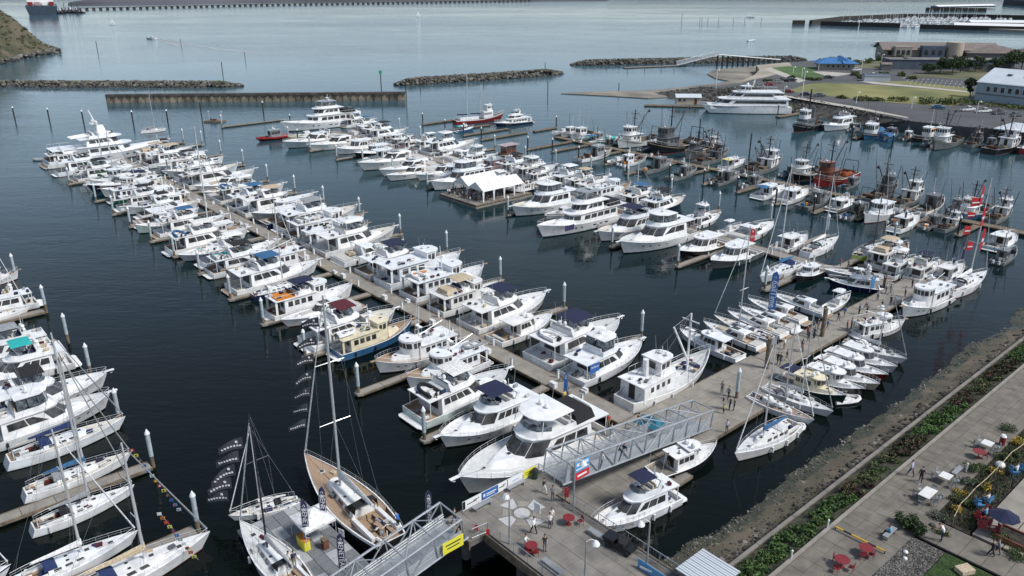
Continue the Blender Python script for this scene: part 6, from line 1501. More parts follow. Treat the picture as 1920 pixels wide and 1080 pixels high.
# brown roofed waterfront building with round tower
c = P(1770, 116, LZ) + Vector((0, 12, 0)); mu = empty('waterfront_building', c, rad(-7), 'large brown roofed waterfront building with round tan tower in the middle', 'building'); hm = 7.2
gable('a', mu, 60, 16, 6.2, 9.6, 'wall_tan', 'roof_brown', 1.6); 
for x, hh, wd, mt in ((-21, 8.0, 9, 'wall_tan'), (-5, 8.4, 12, 'wall_slate'), (20, 6.0, 12, 'wall_grey')): m = MB(); m.box((x, -9.5, hh / 2), (wd, 5, hh), mt); m.build('bay', mu, smooth=0); wins(mu, x - wd / 2 + .5, x + wd / 2 - .5, 3, -12, hh * .6, 1.6, 2.4, frame='wall_grey')
m = MB(); m.tube([(7, -8.5, 0), (7, -8.5, 10.4)], 4.6, 'tower', 20); m.build('tower', mu); wins(mu, -29, -25, 1, -8, 4.2, 2.2, 2, frame='wall_grey')
m2 = empty('x', (0, 0, 0)); bpy.data.objects.remove(m2)
m = MB(); m.rings([[(12, -16, 5.2), (46, -16, 5.2), (46, 2, 5.2), (12, 2, 5.2)], [(28, -13, 8.8), (30, -13, 8.8), (30, 2, 8.8), (28, 2, 8.8)]], 'roof_brown'); m.build('roof_wing', mu, smooth=0); m = MB(); m.box((29, -7, 2.7), (32, 16, 5.3), 'wall_grey'); m.build('wall', mu, smooth=0)
m = MB(); m.box((-31, -7, 3.2), (3.5, 5, .3), 'wall_grey'); m.box((-32.6, -7, 3.8), (.1, 5, 1), 'rail'); m.build('balcony', mu, smooth=0)
c = P(1785, 131, LZ) + Vector((0, 6, 0)); lo_ = empty('boat_shed', c, rad(-4), 'long low slate blue shed behind the dark trees in front of the brown roofed building', 'shed'); hm = H(1785, 131, LZ, 113); m = MB(); m.box((0, 0, hm / 2), (62, 11, hm), 'wall_slate'); m.build('wall', lo_, smooth=0); m = MB(); m.box((0, 0, hm + .12), (62.6, 11.6, .25), 'wall_grey'); m.build('roof', lo_, smooth=0); wins(lo_, 4, 30, 4, -5.5, 1.6, 4.2, 2.8, 'glass', 'roof_white')
# grey-blue boat shelter on the car park, small huts
for (x, y, L, w_, h, rm, wm, lab) in ((1642, 152, 11, 5, 2.6, 'wall_slate', 'roof_white', 'small blue grey car park shed with white end wall'), (1660, 131, 5, 4, 3.0, 'roof_brown', 'wall_grey', 'small brown hut with pale dome beside the car park entrance')):
    r = empty('shed', P(x, y, LZ), rad(-12), lab, 'shed'); gable('s', r, L, w_, h, h + .8, wm, rm, .2)
# float house and its dock
c = P(1291, 196, .5); fh = empty('dock_office', c + Vector((0, 2.2, 0)), rad(-3), 'small cream dock office with pale roof on the float beside the ferry', 'hut'); ro = gable('f', fh, 9.5, 4.2, 3.0, 4.0, 'cream_wall', 'roof_white', .5); wins(fh, -4.4, -.8, 2, -2.1, 1.8, 1.1, 1.1); m = MB(); m.box((2.9, -2.15, 1.2), (1.0, .1, 2.2), 'paint_brown'); m.build('door', fh, smooth=0)
dock('floating_dock', P(1208, 197, .4), P(1330, 200, .4), 3.2, .5, 'float carrying the small cream dock office', 'dock', m='timber'); dock('floating_dock', P(1458, 219, .4), P(1500, 212, .4), 2.0, .5, 'short dock between the ferry and the tugboat', 'dock', m='timber')
dock('floating_dock', P(1600, 260, .4), P(1655, 246, .4), 2.0, .5, 'first small dock right of the white yacht below the rock bank', 'dock', m='timber'); dock('floating_dock', P(1655, 238, .4), P(1925, 262, .4), 2.0, .5, 'dock running along the foot of the far rock bank', 'dock', m='timber')
# boat house shelter at right
r = empty('covered_berth', P(1905, 262, .5), VA, 'grey roofed covered berth at right edge behind the large black fishing boat', 'shed'); m = MB(); m.box((0, 0, 3.9), (17, 9, .3), 'roof_white'); m.build('roof', r, smooth=0)
for x in (-8, -3, 3, 8):
    for yy in (-4, 4): m = MB(); m.tube([(x, yy, 0), (x, yy, 3.8)], .15, 'timber_dark', 5); m.build('post', r)
# fishing pier with ramp
mat('ramp_white', (.62, .64, .64), .6, .1, 0)
a, b = P(1345, 124, 0) + Vector((0, 0, 6.4)), P(1462, 125, 0) + Vector((0, 0, 3.8)); fp = empty('fishing_pier', (0, 0, 0), 0, 'white fishing pier on dark pilings with sloping ramp behind the harbour', 'pier'); m = MB(); m.tube([a, b], .35, 'ramp_white', 4); m.build('deck', fp, smooth=0); d = b - a
for i in range(13):
    for off in (0, 2.2): p = a.lerp(b, i / 12) + Vector((0, off, 0)); m = MB(); m.tube([(p.x, p.y, -1), (p.x, p.y, p.z)], .28, 'timber_dark', 6); m.build('pile', fp)
rp_ = gangway('gangway', a, P(1270, 122, .7), 3.0, 2.0, 'white truss ramp sloping down from the far fishing pier', 9, False, 'ramp_white')
m = MB(); q0, q1 = P(1170, 126.5, .5), P(1285, 122, .5); dock('floating_dock', q0, q1, 3, .5, 'float at the foot of the far fishing pier ramp', 'dock')
for i, x in enumerate((1177, 1209, 1240, 1264)): nav_post(x, 126 - i * .8, 112 - i * .8, '%s pale piling from left beside the fishing pier float' % ordw(i + 1))
# ---------------------------------------------------------------- far marina at upper right
def wallbox(pts, h, th, lab):
    root = empty('breakwater_wall', (0, 0, 0), 0, lab, 'wall'); m = MB()
    for (x0, y0), (x1, y1) in zip(pts, pts[1:]):
        a, b = P(x0, y0, 0), P(x1, y1, 0); d = b - a; y = Vector((-d.y, d.x, 0)).normalized() * th; m.rings([[a + Vector((0, 0, -1)), b + Vector((0, 0, -1)), b + y + Vector((0, 0, -1)), a + y + Vector((0, 0, -1))], [a + Vector((0, 0, h)), b + Vector((0, 0, h)), b + y + Vector((0, 0, h)), a + y + Vector((0, 0, h))]], 'timber_dark')
    m.build('planking', root, smooth=0)
for pts, lab in ((((1487, 46), (1509, 46)), 'short detached black wall left of the far marina'), (((1538, 47.5), (1608, 50)), 'leftmost black breakwater wall of the far marina'), (((1611, 50), (1687, 52)), 'second black breakwater wall of the far marina'), (((1724, 54), (1925, 59.5), (2100, 64)), 'longest black wall of far marina under the white roofs'), (((1522, 46), (1580, 38), (1690, 33), (1800, 33), (1925, 36)), 'back wall of the far marina'), (((1736, 20), (1850, 21)), 'black wall beyond the far marina')): wallbox(pts, 4.2, 3, lab)
sheet('far_quay', [(1790, 50), (1830, 42), (1925, 40), (2100, 44), (2100, 62), (1925, 57)], 2.0, 'concrete', 2)
for i, (x0, y0, x1, y1, w_) in enumerate(((1788, 46, 1925, 49, 14), (1815, 41, 1930, 42, 16), (1752, 12, 1860, 10, 14))):
    a, b = P(x0, y0, 3.6), P(x1, y1, 3.6); d = b - a; r = empty('covered_moorage', (a + b) / 2, math.atan2(d.y, d.x), ['nearest', 'middle', 'farthest'][i] + ' long white roof of the covered moorage in the far marina', 'shed'); m = MB(); m.box((0, 0, -1), (d.length, w_, 2), 'wall_slate'); m.build('wall', r, smooth=0); m = MB(); m.rings([[(-d.length / 2, -w_ / 2 - 1, 0), (d.length / 2, -w_ / 2 - 1, 0), (d.length / 2, w_ / 2 + 1, 0), (-d.length / 2, w_ / 2 + 1, 0)], [(-d.length / 2, -.5, 2), (d.length / 2, -.5, 2), (d.length / 2, .5, 2), (-d.length / 2, .5, 2)]], 'canvas_white'); m.build('roof', r, smooth=0)
m = MB(); h_ = Hull(11, 3.6, 1.2, 1.2, 1.8, 2); hm_ = h_.build('paint_white', 'bottom_black'); lo, up = house(hm_, -3, 2, 1.3, 1.2, 1.1, 2.8, .6, 0, .9, 'paint_white'); q = panel(lo, up, 0, .1, .9, .3, .8); hm_.add(q.v, q.f, 'glass'); q = panel(lo, up, 6, .1, .9, .3, .8); hm_.add(q.v, q.f, 'glass')
ms = MB(); ms.v = list(hm_.v); ms.f = list(hm_.f); ms.m = list(hm_.m); ms.names = list(hm_.names); ms.tube([(.5, 0, 1), (.5, 0, 14)], .14, 'mast', 4)
o1 = hm_.build('a'); o2 = ms.build('b'); me1, me2 = o1.data, o2.data; bpy.data.objects.remove(o1); bpy.data.objects.remove(o2)
for r_, (xa, ya, xb, yb, n) in enumerate(((1575, 44, 1780, 49, 26), (1620, 41, 1800, 45, 24), (1660, 38.5, 1830, 41, 22), (1700, 36, 1900, 38, 22), (1686, 51, 1724, 52, 5))):
    for i in range(n):
        x, y = xa + (xb - xa) * (i + R.random() * .6) / n, ya + (yb - ya) * i / n; s_ = R.random() < .6
        o = obj('moored_sailboat' if s_ else 'moored_motorboat', me2 if s_ else me1, None, P(x, y, 0), R.choice([.7, 3.8]) + R.uniform(-.1, .1)); k = R.uniform(.7, 1.15); o.scale = (k, k, k)
        tag(o, 'small white sailboat moored behind the black walls of the far marina' if s_ else 'small white motorboat moored behind the black walls of the far marina', 'sailboat' if s_ else 'motorboat', 'sailboats in the far marina' if s_ else 'motorboats in the far marina')
# ---------------------------------------------------------------- distant shore, trestle, ship
mat('far_land', (.10, .10, .115), .95, 0, .3, .004, world=True); mat('far_sand', (.30, .29, .29), .95, 0, .2, .01, world=True)
b = MB(); pts = [P(x, y, 0) for x, y in ((126, 10), (300, 7.5), (480, 4.5), (760, 3), (1000, 1.5), (1140, .5))]; back = [p + Vector((0, 260, 0)) for p in pts]
rs = [[p + Vector((0, 0, -1)), p + Vector((0, 6, 4.5)), q + Vector((0, 0, 16)), q + Vector((0, 10, -1))] for p, q in zip(pts, back)]; b.rings(rs, 'far_land'); b.build('distant_shore_terrain', smooth=0, kind='structure')
b = MB(); b.prism([(-2600, 2100), (2600, 2100), (3800, 5200), (-3800, 5200)], -1, 18, 'far_land'); b.build('distant_land', smooth=0, kind='structure')
b = MB(); b.prism([(pp.x, pp.y) for pp in [P(x, y, 0) for x, y in ((1880, 9), (1960, 14), (2200, 20), (2200, 0), (1900, 0))]][::-1], -1, 9, 'far_land'); b.build('distant_headland_terrain', smooth=0, kind='structure')
tr = empty('trestle_pier', (0, 0, 0), 0, 'long low dark trestle running out from the cargo ship across the far bay', 'pier'); T = [P(x, y, 0) for x, y in ((150, 19), (300, 15.5), (480, 11), (700, 7.5), (1000, 2.5))]; dk = MB(); ps = MB()
dk.tube([p + Vector((0, 0, 2.8)) for p in T], .5, 'rock', 4); dk.build('deck', tr, smooth=0)
for a, b_ in zip(T, T[1:]):
    n = int((b_ - a).length / 9)
    for i in range(n): p = a.lerp(b_, i / n); ps.box((p.x, p.y, .9), (4.0, 2, 3.4), 'rock_dark')
o = ps.build('pile_bents', tr, smooth=0); o['kind'] = 'stuff'
sh = empty('cargo_ship', P(80, 25, 0), rad(119), 'dark hulled cargo ship seen end on with white and red upperworks at top left', 'ship'); m = MB(); m.rings([[(-60 + x, y * q, z) for x, y, z in ((0, -17, 0), (60, -17, 0), (130, 0, 0), (60, 17, 0), (0, 17, 0))] for q, z_ in ((.9, 0),) for z in (0,)] + [[(-60 + x, y, 11) for x, y in ((-4, -18), (60, -18), (138, 0), (60, 18), (-4, 18))]], 'wall_slate'); m.build('hull', sh, smooth=0)
m = MB(); m.box((-46, 0, 17), (16, 30, 14), 'paint_white'); m.box((-46, 0, 25.2), (12, 36, 3), 'paint_white'); m.build('superstructure', sh, smooth=0)
for i in range(4):
    m = MB(); m.box((-58, -12 + i * 8, 14), (6, 6, 4), R.choice(['canvas_red', 'canvas_pink', 'canvas_white'])); m.build('container', sh, smooth=0)
m = MB(); m.tube([(-56, 0, 11.6), (-56, 0, 13)], .1, 'paint_white'); m.build('stern_rail', sh)
for i, (x, y, s_) in enumerate(((108, 25, 16), (122, 24, 15), (136, 23.5, 22), (147, 24.5, 14))):
    bt = Boat('tug', s_ + 4, False, {}, random.Random(i)); bt.tug(); bt.emit('tugboat', P(x, y, 0), rad(170), '%s tugboat from left beside the distant cargo ship' % ordw(i + 1), 'tugboat', 'tugs by the cargo ship')
# wake of the speedboat: thin foam sheets on the water
mat('foam', (.62, .66, .68), .8, 0, .3, .5, alpha=.55, world=True)
for i, pts in enumerate((((281, 72), (290, 70.5), (345, 82), (338, 90), (318, 83)), ((290, 73), (300, 74), (420, 92), (540, 104), (420, 95)))):
    b = MB(); b.poly([P(x, y, .03) for x, y in pts][::-1], 'foam'); tag(b.build('wake_foam', smooth=0), kind='stuff', label='white wake foam behind the speedboat', cat='foam')
# ---------------------------------------------------------------- lamps, vehicles, trees on the far shore
def lamp(pos, h, label, arm=True, rz=0, far=False):
    r = empty('street_lamp', pos, rz, label, 'street lamp', 'lamp posts'); m = MB(); m.tube([(0, 0, 0), (0, 0, h)], .09 if not far else .14, 'paint_grey' if not far else 'paint_white', 6, .06 if not far else .12); m.build('pole', r)
    m = MB(); m.tube([(0, 0, h), (.35, 0, h + .25), (.75, 0, h + .1)], .035, 'paint_white', 5); m.build('arm', r); m = MB(); m.rings([[(.75 + q * math.cos(a * math.pi / 4), q * math.sin(a * math.pi / 4), z) for a in range(8)] for q, z in ((.36, h - .28), (.30, h - .1), (.1, h + .1))], 'paint_white'); m.build('lamp_shade', r)
for i, (x, y, t) in enumerate(((1503, 187, 134), (1605, 194, 172), (1709, 203, 182), (1831, 213, 190), (1470, 176, 162), (1651, 127, 102), (1613, 143, 113), (1342, 166, 131), (1487, 137, 125), (1503, 145, 128), (1700, 196, 190))):
    if i != 10: lamp(P(x, y, LZ), H(x, y, LZ, t), '%s lamp post in the order listed along the far shore road' % ordw(i + 1) if False else ['tallest pale lamp post behind the tugboat', 'lamp post on the kerb above the white yacht and tug', 'lamp post on the kerb left of the blue car', 'lamp post between the white trucks and the dark cars', 'lamp post at the quay behind the ferry stern', 'tall lamp post beside the brown hut', 'lamp post on the car park behind the blue roofed pavilion', 'white flagpole lamp above the dock office', 'lamp post at the left side of the lawn', 'lamp post at the front corner of the lawn'][i], far=True)
def car(pos, rz, col, label, truck=False, L=4.6):
    r = empty('parked_truck' if truck else 'parked_car', pos, rz, label, 'truck' if truck else 'car', 'vehicles parked on the far shore'); w_ = 1.8; L = 5.6 if truck else L; m = MB(); pm = 'paint_' + col
    m.rings([[(x * k, y * k2, z) for x, y in ((-L / 2, -w_ / 2), (L / 2 - .3, -w_ / 2), (L / 2, -w_ / 2 + .3), (L / 2, w_ / 2 - .3), (L / 2 - .3, w_ / 2), (-L / 2, w_ / 2))] for z, k, k2 in ((.3, .97, .95), (.6, 1, 1), (.98, .97, .96))], pm)
    x0, x1 = (-.3, 1.3) if truck else (-L * .36, L * .22)
    lo, up = house(m, x0, x1, .80, .80, .95, 1.5 if not truck else 1.75, .45, .35 if not truck else .1, .82, pm, .1); m.build('body', r)
    for i in (0, 6): panel(lo, up, i, .08, .92, .12, .85).build('side_window', r, smooth=0)
    panel(lo, up, 3, .0, 1, .1, .9).build('windscreen', r, smooth=0); panel(lo, up, 7, .08, .92, .15, .85).build('rear_window', r, smooth=0)
    if truck: m = MB(); m.box((-1.7, 0, .99), (2.0, 1.5, .05), 'rubber'); m.build('cargo_bed', r, smooth=0)
    for x in (-L * .31, L * .31):
        for sg in (1, -1): m = MB(); m.tube([(x, .66 * sg, .34), (x, .9 * sg, .34)], .34, 'rubber', 10); m.tube([(x, .9 * sg, .34), (x, .915 * sg, .34)], .2, 'rail', 8); m.build('wheel', r)
for x, y, a, c, l, t in ((1759, 204, -20, 'blue', 'bright blue car driving along the far shore road', False), (1814, 208, 10, 'white', 'left of two white pickup trucks in the car park', True), (1844, 211, 10, 'white', 'right of two white pickup trucks in the car park', True), (1873, 214, 10, 'dgrey', 'dark grey pickup right of the white trucks', True), (1906, 218, 10, 'dgrey', 'dark grey car near right edge of the car park', False),
    (1478, 174, -15, 'red', 'small red car at the quay end of the shore road', False), (1511, 179, -15, 'navy', 'dark blue car left of the kerb lamp post', False), (1537, 181, -15, 'dgrey', 'grey car behind the tugboat wheelhouse', False), (1459, 156, 10, 'alum', 'silver car at the turn of the shore road', False), (1443, 160, 10, 'red', 'red car at the left end of the shore road', False), (1473, 153, 0, 'black', 'left black car beside the front corner of the lawn', False), (1484, 152, 0, 'black', 'right black car beside the front corner of the lawn', False),
    (1554, 147, 0, 'black', 'black car parked at the lawn edge near the pavilion', False), (1606, 133, 0, 'white', 'white car parked right of the pavilion', False), (1640, 142, 0, 'white', 'white van roof beside the small shed', False), (1425, 164, 10, 'alum', 'silver car above the ferry bow', False), (1822, 156, 60, 'dgrey', 'dark car at the right end of the marked parking bays', False)): car(P(x, y, LZ + .04), rad(a), c, l, t)
def tree(pos, h, w_, label, mats=('leaf_a', 'leaf_c', 'leaf_b'), n=900, name='tree', sz=.45):
    r = empty(name, pos, 0, label, 'tree'); m = MB(); m.tube([(0, 0, -.2), (.1, 0, h * .35), (0, .1, h * .75)], .06 * h * .5, 'bark', 6, .05)
    for i in range(4): a = R.uniform(0, 6.28); m.tube([(0, 0, h * (.3 + .1 * i)), (math.cos(a) * w_ * .6, math.sin(a) * w_ * .6, h * (.5 + .1 * i))], .08, 'bark', 4, .03)
    m.build('trunk', r); c = MB(); bl = [((R.uniform(-.55, .55) * w_, R.uniform(-.55, .55) * w_, h * R.uniform(.38, .9)), (w_ * R.uniform(.3, .5),) * 2 + (h * R.uniform(.12, .2),)) for _ in range(11)]
    leaves(c, bl, n, sz, list(mats)); c.build('crown', r, smooth=0)
def bush(pos, w_, h, label, mats, n=260, sz=.22, name='bush', k=7):
    r = empty(name, pos, 0, label, 'bush', None); c = MB(); bl = [((R.uniform(-.5, .5) * w_, R.uniform(-.5, .5) * w_, h * R.uniform(.25, .6)), (w_ * R.uniform(.25, .5),) * 2 + (h * R.uniform(.3, .45),)) for _ in range(k)]
    leaves(c, bl, n, sz, list(mats)); c.build('foliage', r, smooth=0); t = MB(); t.tube([(0, 0, -.1), (0, 0, h * .5)], .05 * w_ + .02, 'bark', 4); t.build('stem', r)
TL = [(1682, 124, 6, 4, 'left'), (1700, 128, 5, 5, 'second'), (1762, 137, 7.5, 6, 'broad'), (1785, 139, 8.5, 7, 'tallest'), (1800, 136, 8, 5, 'dense'), (1828, 134, 7, 5, 'small'), (1868, 134, 7, 6, 'wide'), (1893, 132, 9, 7, 'large'), (1915, 128, 10, 7, 'tall'), (1818, 181, 7, 3, 'narrow'), (1740, 138, 5, 6, 'low')]
for i, (x, y, h, w_, d) in enumerate(TL): tree(P(x, y, LZ), h, w_, '%s dark pine, %s from left among trees before the slate blue shed' % (d, ordw(i + 1)) if i != 9 else 'narrow dark conifer at the left corner of the pale blue warehouse', ('leaf_c', 'leaf_c', 'leaf_a'), 1100, 'pine_tree')
for i, (x, y, w_, h) in enumerate(((1538, 119, 6, 3), (1560, 114, 6, 2.5), (1590, 113, 5, 2), (1605, 121, 8, 3), (1628, 118, 9, 3.5), (1650, 114, 8, 3), (1665, 120, 7, 3), (1712, 108, 9, 4), (1530, 150, 8, 1.4), (1515, 149, 7, 1.2), (1597, 141, 9, 2), (1613, 147, 5, 2), (1655, 143, 10, 2.6), (1690, 143, 6, 2.6), (1710, 148, 7, 1.6), (1485, 148, 5, 2), (1472, 150, 7, 1.4), (1616, 188, 12, 1.6), (1640, 189, 9, 1.6), (1575, 184, 7, 1.2), (1690, 190, 12, 2), (1760, 194, 12, 3), (1790, 196, 14, 3.2), (1735, 194, 9, 2.2), (1550, 123, 9, 2), (1860, 198, 16, 1.2), (1895, 203, 14, 1.2), (1830, 196, 9, 1.4), (1440, 152, 7, 1.0))):
    bush(P(x, y, LZ), w_ * .5, h, '%s shrub clump from left on the far shore land' % ordw(sorted([q[0] for q in ((1538,), (1560,), (1590,), (1605,), (1628,), (1650,), (1665,), (1712,), (1530,), (1515,), (1597,), (1613,), (1655,), (1690,), (1710,), (1485,), (1472,), (1616,), (1640,), (1575,), (1690.5,), (1760,), (1790,), (1735,), (1550,), (1860,), (1895,), (1830,), (1440,))]).index(x if i != 20 else 1690.5) + 1), ('leaf_a', 'leaf_b', 'leaf_dry') if i % 3 else ('leaf_c', 'leaf_a', 'leaf_b'), 320, .4, k=8)

# ================================================================ near shore: beach, seawall, planting, promenade
mat('mud', (.125, .10, .072), .9, 0, .35, .35, .03, 5, world=True, col2=(.05, .052, .03)); mat('mud_wet', (.055, .055, .032), .45, 0, .4, .8, .03, 6, world=True, col2=(.03, .034, .018)); mat('gravel', (.15, .145, .135), .95, 0, .5, 6, .03, 14, world=True); mat('verge_soil', (.075, .075, .04), .95, 0, .4, 1.5, .03, 8, world=True); mat('soil', (.05, .04, .03), .95, 0, .4, 2, world=True); mat('grass', (.045, .085, .02), .95, 0, .25, 1.2, .02, 30, world=True)
G = []; nu, nv = 26, 170
for j in range(nv):
    for i in range(nu):
        v = 36 + 150 * j / (nv - 1); u = -41 + 11.8 * i / (nu - 1); e = -34.6 + noise.noise(Vector((v * .09, 0, 0))) * 1.8 + noise.noise(Vector((v * .35, 2, 0))) * .5; d = u - e
        h = (d * .30 if d < 0 else d * .26) + noise.noise(Vector((u * .5, v * .5, 1))) * .16 + noise.noise(Vector((u * 1.8, v * 1.8, 4))) * .05; G.append(W(u, v, min(h, 2.0)))
m = MB(); m.add(G, [(j * nu + i, j * nu + i + 1, (j + 1) * nu + i + 1, (j + 1) * nu + i) for j in range(nv - 1) for i in range(nu - 1)], 'mud'); wet_ = m.mi('mud_wet'); m.m = [wet_ if m.v[f[0]][2] < .32 + .25 * noise.noise(Vector(m.v[f[0]]) * .6) else q for f, q in zip(m.f, m.m)]; m.build('beach', smooth=60, kind='structure')
def beach_h(u, v): 
    e = -34.6 + noise.noise(Vector((v * .09, 0, 0))) * 1.8 + noise.noise(Vector((v * .35, 2, 0))) * .5; d = u - e; return (d * .30 if d < 0 else d * .26) + noise.noise(Vector((u * .5, v * .5, 1))) * .16
rb = MB()
for _ in range(7500):
    v = 38 + 145 * R.random() ** 1.5; q = R.random(); u = -35.2 + R.gauss(0, .6) + R.random() * 1.6 if q < .45 else (-30.6 + R.gauss(0, .7) if q < .75 else R.uniform(-35, -29.6)); u = min(u, -29.6)
    z = beach_h(u, v); rock(rb, W(u, v, z + .0), R.choice([.6, .8, 1, 1.6]) * R.uniform(.04, .11) * (1.3 if q < .45 else (2.0 if q < .75 else .9)), R.choice(['rock', 'rock', 'rock_dark', 'rock_green']) if q < .45 else R.choice(['rock_dark', 'rock_dark', 'rock', 'timber_dark']))
tag(rb.build('beach_stones', smooth=0), 'scattered stones and cobbles along the muddy shore', 'stones', kind='stuff')
wl = empty('seawall', W(0, 0), RU, 'low concrete seawall kerb between the muddy beach and the planted bank', 'wall')
for i in range(24): v = 34 + i * 6; m = MB(); m.box((-29.4, v, .8), (.35, 5.94, 3.2), 'concrete_pier'); m.build('wall_section', wl, smooth=0)
m = MB(); m.rings([[(W(u, v, z)) for u, z in ((-29.25, 2.2), (-25.6, 3.85), (-25.6, 1), (-29.25, 1))] for v in (30, 110, 190)], 'verge_soil'); m.build('planted_bank', smooth=0, kind='structure')
# hedge clumps
HS = [(46, 66.5, 'green'), (66.5, 70.5, 'red'), (70.5, 76.5, 'dry'), (76.5, 82.5, 'red'), (82.5, 92.5, 'bright'), (92.5, 98, 'red'), (98, 103, 'dry'), (103, 110, 'red'), (110, 120, 'green'), (120, 128, 'red'), (128, 150, 'green')]
for i, (v0, v1, c) in enumerate(HS):
    root = empty('hedge', W(-27.4, (v0 + v1) / 2, 3), RU, {'green': 'dark green', 'red': 'dark red leaved', 'dry': 'sparse olive', 'bright': 'bright green'}[c] + ' hedge section, %s from the front along the promenade' % ordw(i + 1), 'hedge', 'hedge sections along the promenade'); L = v1 - v0; bl = []
    for _ in range(int(L * 5)): x, y = R.uniform(-1.0, 1.3), R.uniform(-L / 2, L / 2); bl.append(((x, y, .46 * x + .12), (.5, .5, .38 if c != 'dry' else .3)))
    m = MB(); leaves(m, bl, int(L * (620 if c != 'dry' else 260)), .15, {'green': ['leaf_a', 'leaf_bright', 'leaf_bright', 'leaf_b', 'leaf_c'], 'bright': ['leaf_bright', 'leaf_b', 'leaf_bright', 'leaf_a'], 'red': ['leaf_red', 'leaf_redd', 'leaf_redd', 'leaf_c', 'leaf_a', 'leaf_dry'], 'dry': ['leaf_dry', 'leaf_a', 'leaf_c', 'leaf_b']}[c]); m.build('foliage', root, smooth=0)
    m = MB()
    for _ in range(int(L * 3)): x, y = R.uniform(-1.4, 1.2), R.uniform(-L / 2, L / 2); m.tube([(x, y, .46 * x - .5), (x + .1, y, .46 * x + .4)], .02, 'bark', 3)
    m.build('stems', root)['kind'] = 'stuff'
pm = empty('promenade', W(0, 0), RU, 'wide concrete promenade of paving slabs beside the planted bank', 'promenade'); mat('prom_slab', (.178, .158, .132), .9, 0, .16, .9, .004, 30, world=True)
cells = [(-25.2 + 1.3 * .5 + 1.3 * i, v) for v in [45 + 1.75 * j for j in range(80)] for i in range(4)]
deck_area(pm, cells, PZ - .02, 1.3, 1.75, 'prom_slab', 'paving_slab', 296)
m = MB(); m.box((-22.6, 110, PZ - .3), (5.3, 150, .3), 'concrete_dark'); m.box((-25.4, 110, PZ - .15), (.3, 150, .55), 'concrete'); m.build('kerb', pm, smooth=0)
def land(name, u0, u1, v0, v1, z, m, lo=2): b = MB(); b.prism([(p.x, p.y) for p in (W(u0, v0), W(u1, v0), W(u1, v1), W(u0, v1))], lo, z, m); return b.build(name, smooth=0, kind='structure')
land('ground', -20.3, 60, -20, 190, PZ - .35, 'soil', 0); land('ground', -29.2, -14, -20, 43.5, PZ - .40, 'soil', 0)
land('gravel_bed', -20.0, -17.3, 46, 64.3, PZ - .06, 'gravel', 3); land('lawn', -17.2, 20, 40, 64.3, PZ - .03, 'grass', 3); land('planting_bed', -20.0, -16.9, 68.4, 150, PZ - .08, 'soil', 3); land('terrace', -16.7, -14.3, 68.6, 110, PZ + .0, 'concrete', 3); land('sand_court', -14.2, 30, 68.6, 110, PZ + .02, 'sand', 3)
pth = empty('garden_path', W(0, 0), RU, 'concrete path branching off the promenade beside the lawn', 'path')
for i in range(14): m = MB(); m.box((-20.0 + .9 + i * 1.8, 66.4 + i * .02, PZ - .08), (1.76, 3.4, .16), 'prom_slab'); m.build('paving_slab', pth, smooth=0)
pb = MB()
for _ in range(2600): u, v = R.uniform(-20, -17.3), R.uniform(50, 64.2); rock(pb, W(u, v, PZ - .04), R.uniform(.03, .08), R.choice(['rock', 'rock_dark', 'rock_dark', 'concrete']))
tag(pb.build('gravel_stones', smooth=0), 'loose grey gravel beside the promenade', 'gravel', kind='stuff')
for i, (x, y, r_) in enumerate(((1698, 1035, .22), (1697, 1047, .2), (1875, 872, .5), (1827, 907, .3), (1766, 932, .35), (1748, 985, .3))):
    m = MB(); m.dome((0, 0, 0), r_, 'paint_offwhite' if i < 3 else 'rock', r_ * .8, 9, -.2); o = m.build('boulder'); o.location = P(x, y, PZ); tag(o, '%s pale boulder by the promenade, counted from the front gravel' % ordw(i + 1), 'boulder', 'pale boulders by the promenade')
# shrubs in the bed
bush(P(1700, 985, PZ), 1.35, 1.5, 'large round dark green bush at the corner of path and promenade, left lobe', ('leaf_a', 'leaf_c', 'leaf_c'), 1500, .1, k=10); bush(P(1722, 1000, PZ), 1.1, 1.4, 'large round dark green bush at the corner of path and promenade, right lobe', ('leaf_a', 'leaf_c', 'leaf_c'), 1200, .1, k=10)
for i, (x, y, w_, h, mt, l) in enumerate(((1822, 880, 1.2, 1.1, 'g', 'round green bush beside the bench'), (1890, 808, 1.2, 1.1, 'g', 'round green bush left of the red bin'), (1905, 830, .9, .8, 'y', 'yellow flowered plant right of the red bin'), (1760, 972, 1.1, .7, 's', 'silver grey shrub by the path corner'), (1790, 940, 1.0, .7, 'o', 'olive shrub between dining table and rope fence'), (1800, 925, .7, .6, 'y', 'yellow flowered plant near the dining table'), (1815, 945, 1.0, .6, 'o', 'olive shrub at the rope fence'), (1795, 958, .7, .5, 'y', 'yellow flowered plant near the path'), (1835, 912, 1.0, .7, 'o', 'olive shrub behind the second table'), (1850, 915, .6, .5, 'y', 'yellow flowered plant by the rope fence'), (1865, 885, .8, .5, 'y', 'yellow flowered plant beside the white boulder'), (1880, 860, 1.1, .7, 'o', 'olive shrub above the white boulder'), (1900, 850, 1.0, .7, 'g', 'green shrub at the right end of the bed'), (1850, 955 + 15, .9, .6, 's', 'low grey shrub by the rope fence corner'), (1810, 905, .9, .6, 's', 'grey shrub right of the square table'), (1845, 880, .9, .6, 'o', 'olive shrub right of the bench'), (1875, 1010, 1.1, .6, 'o', 'low shrub below the rope fence'), (1905, 1045, 1.1, .6, 'g', 'low shrub at right edge by the path'), (1765, 1000, .8, .4, 'o', 'low plants beside the lawn corner'))):
    bush(P(x, y, PZ), w_, h, l, {'g': ('leaf_a', 'leaf_c', 'leaf_b'), 'y': ('leaf_b', 'flower_yellow', 'flower_yellow', 'leaf_a'), 's': ('leaf_grey', 'leaf_grey', 'leaf_c'), 'o': ('leaf_dry', 'leaf_a', 'leaf_c', 'leaf_b')}[mt], 620, .075, k=9)
gb = MB()
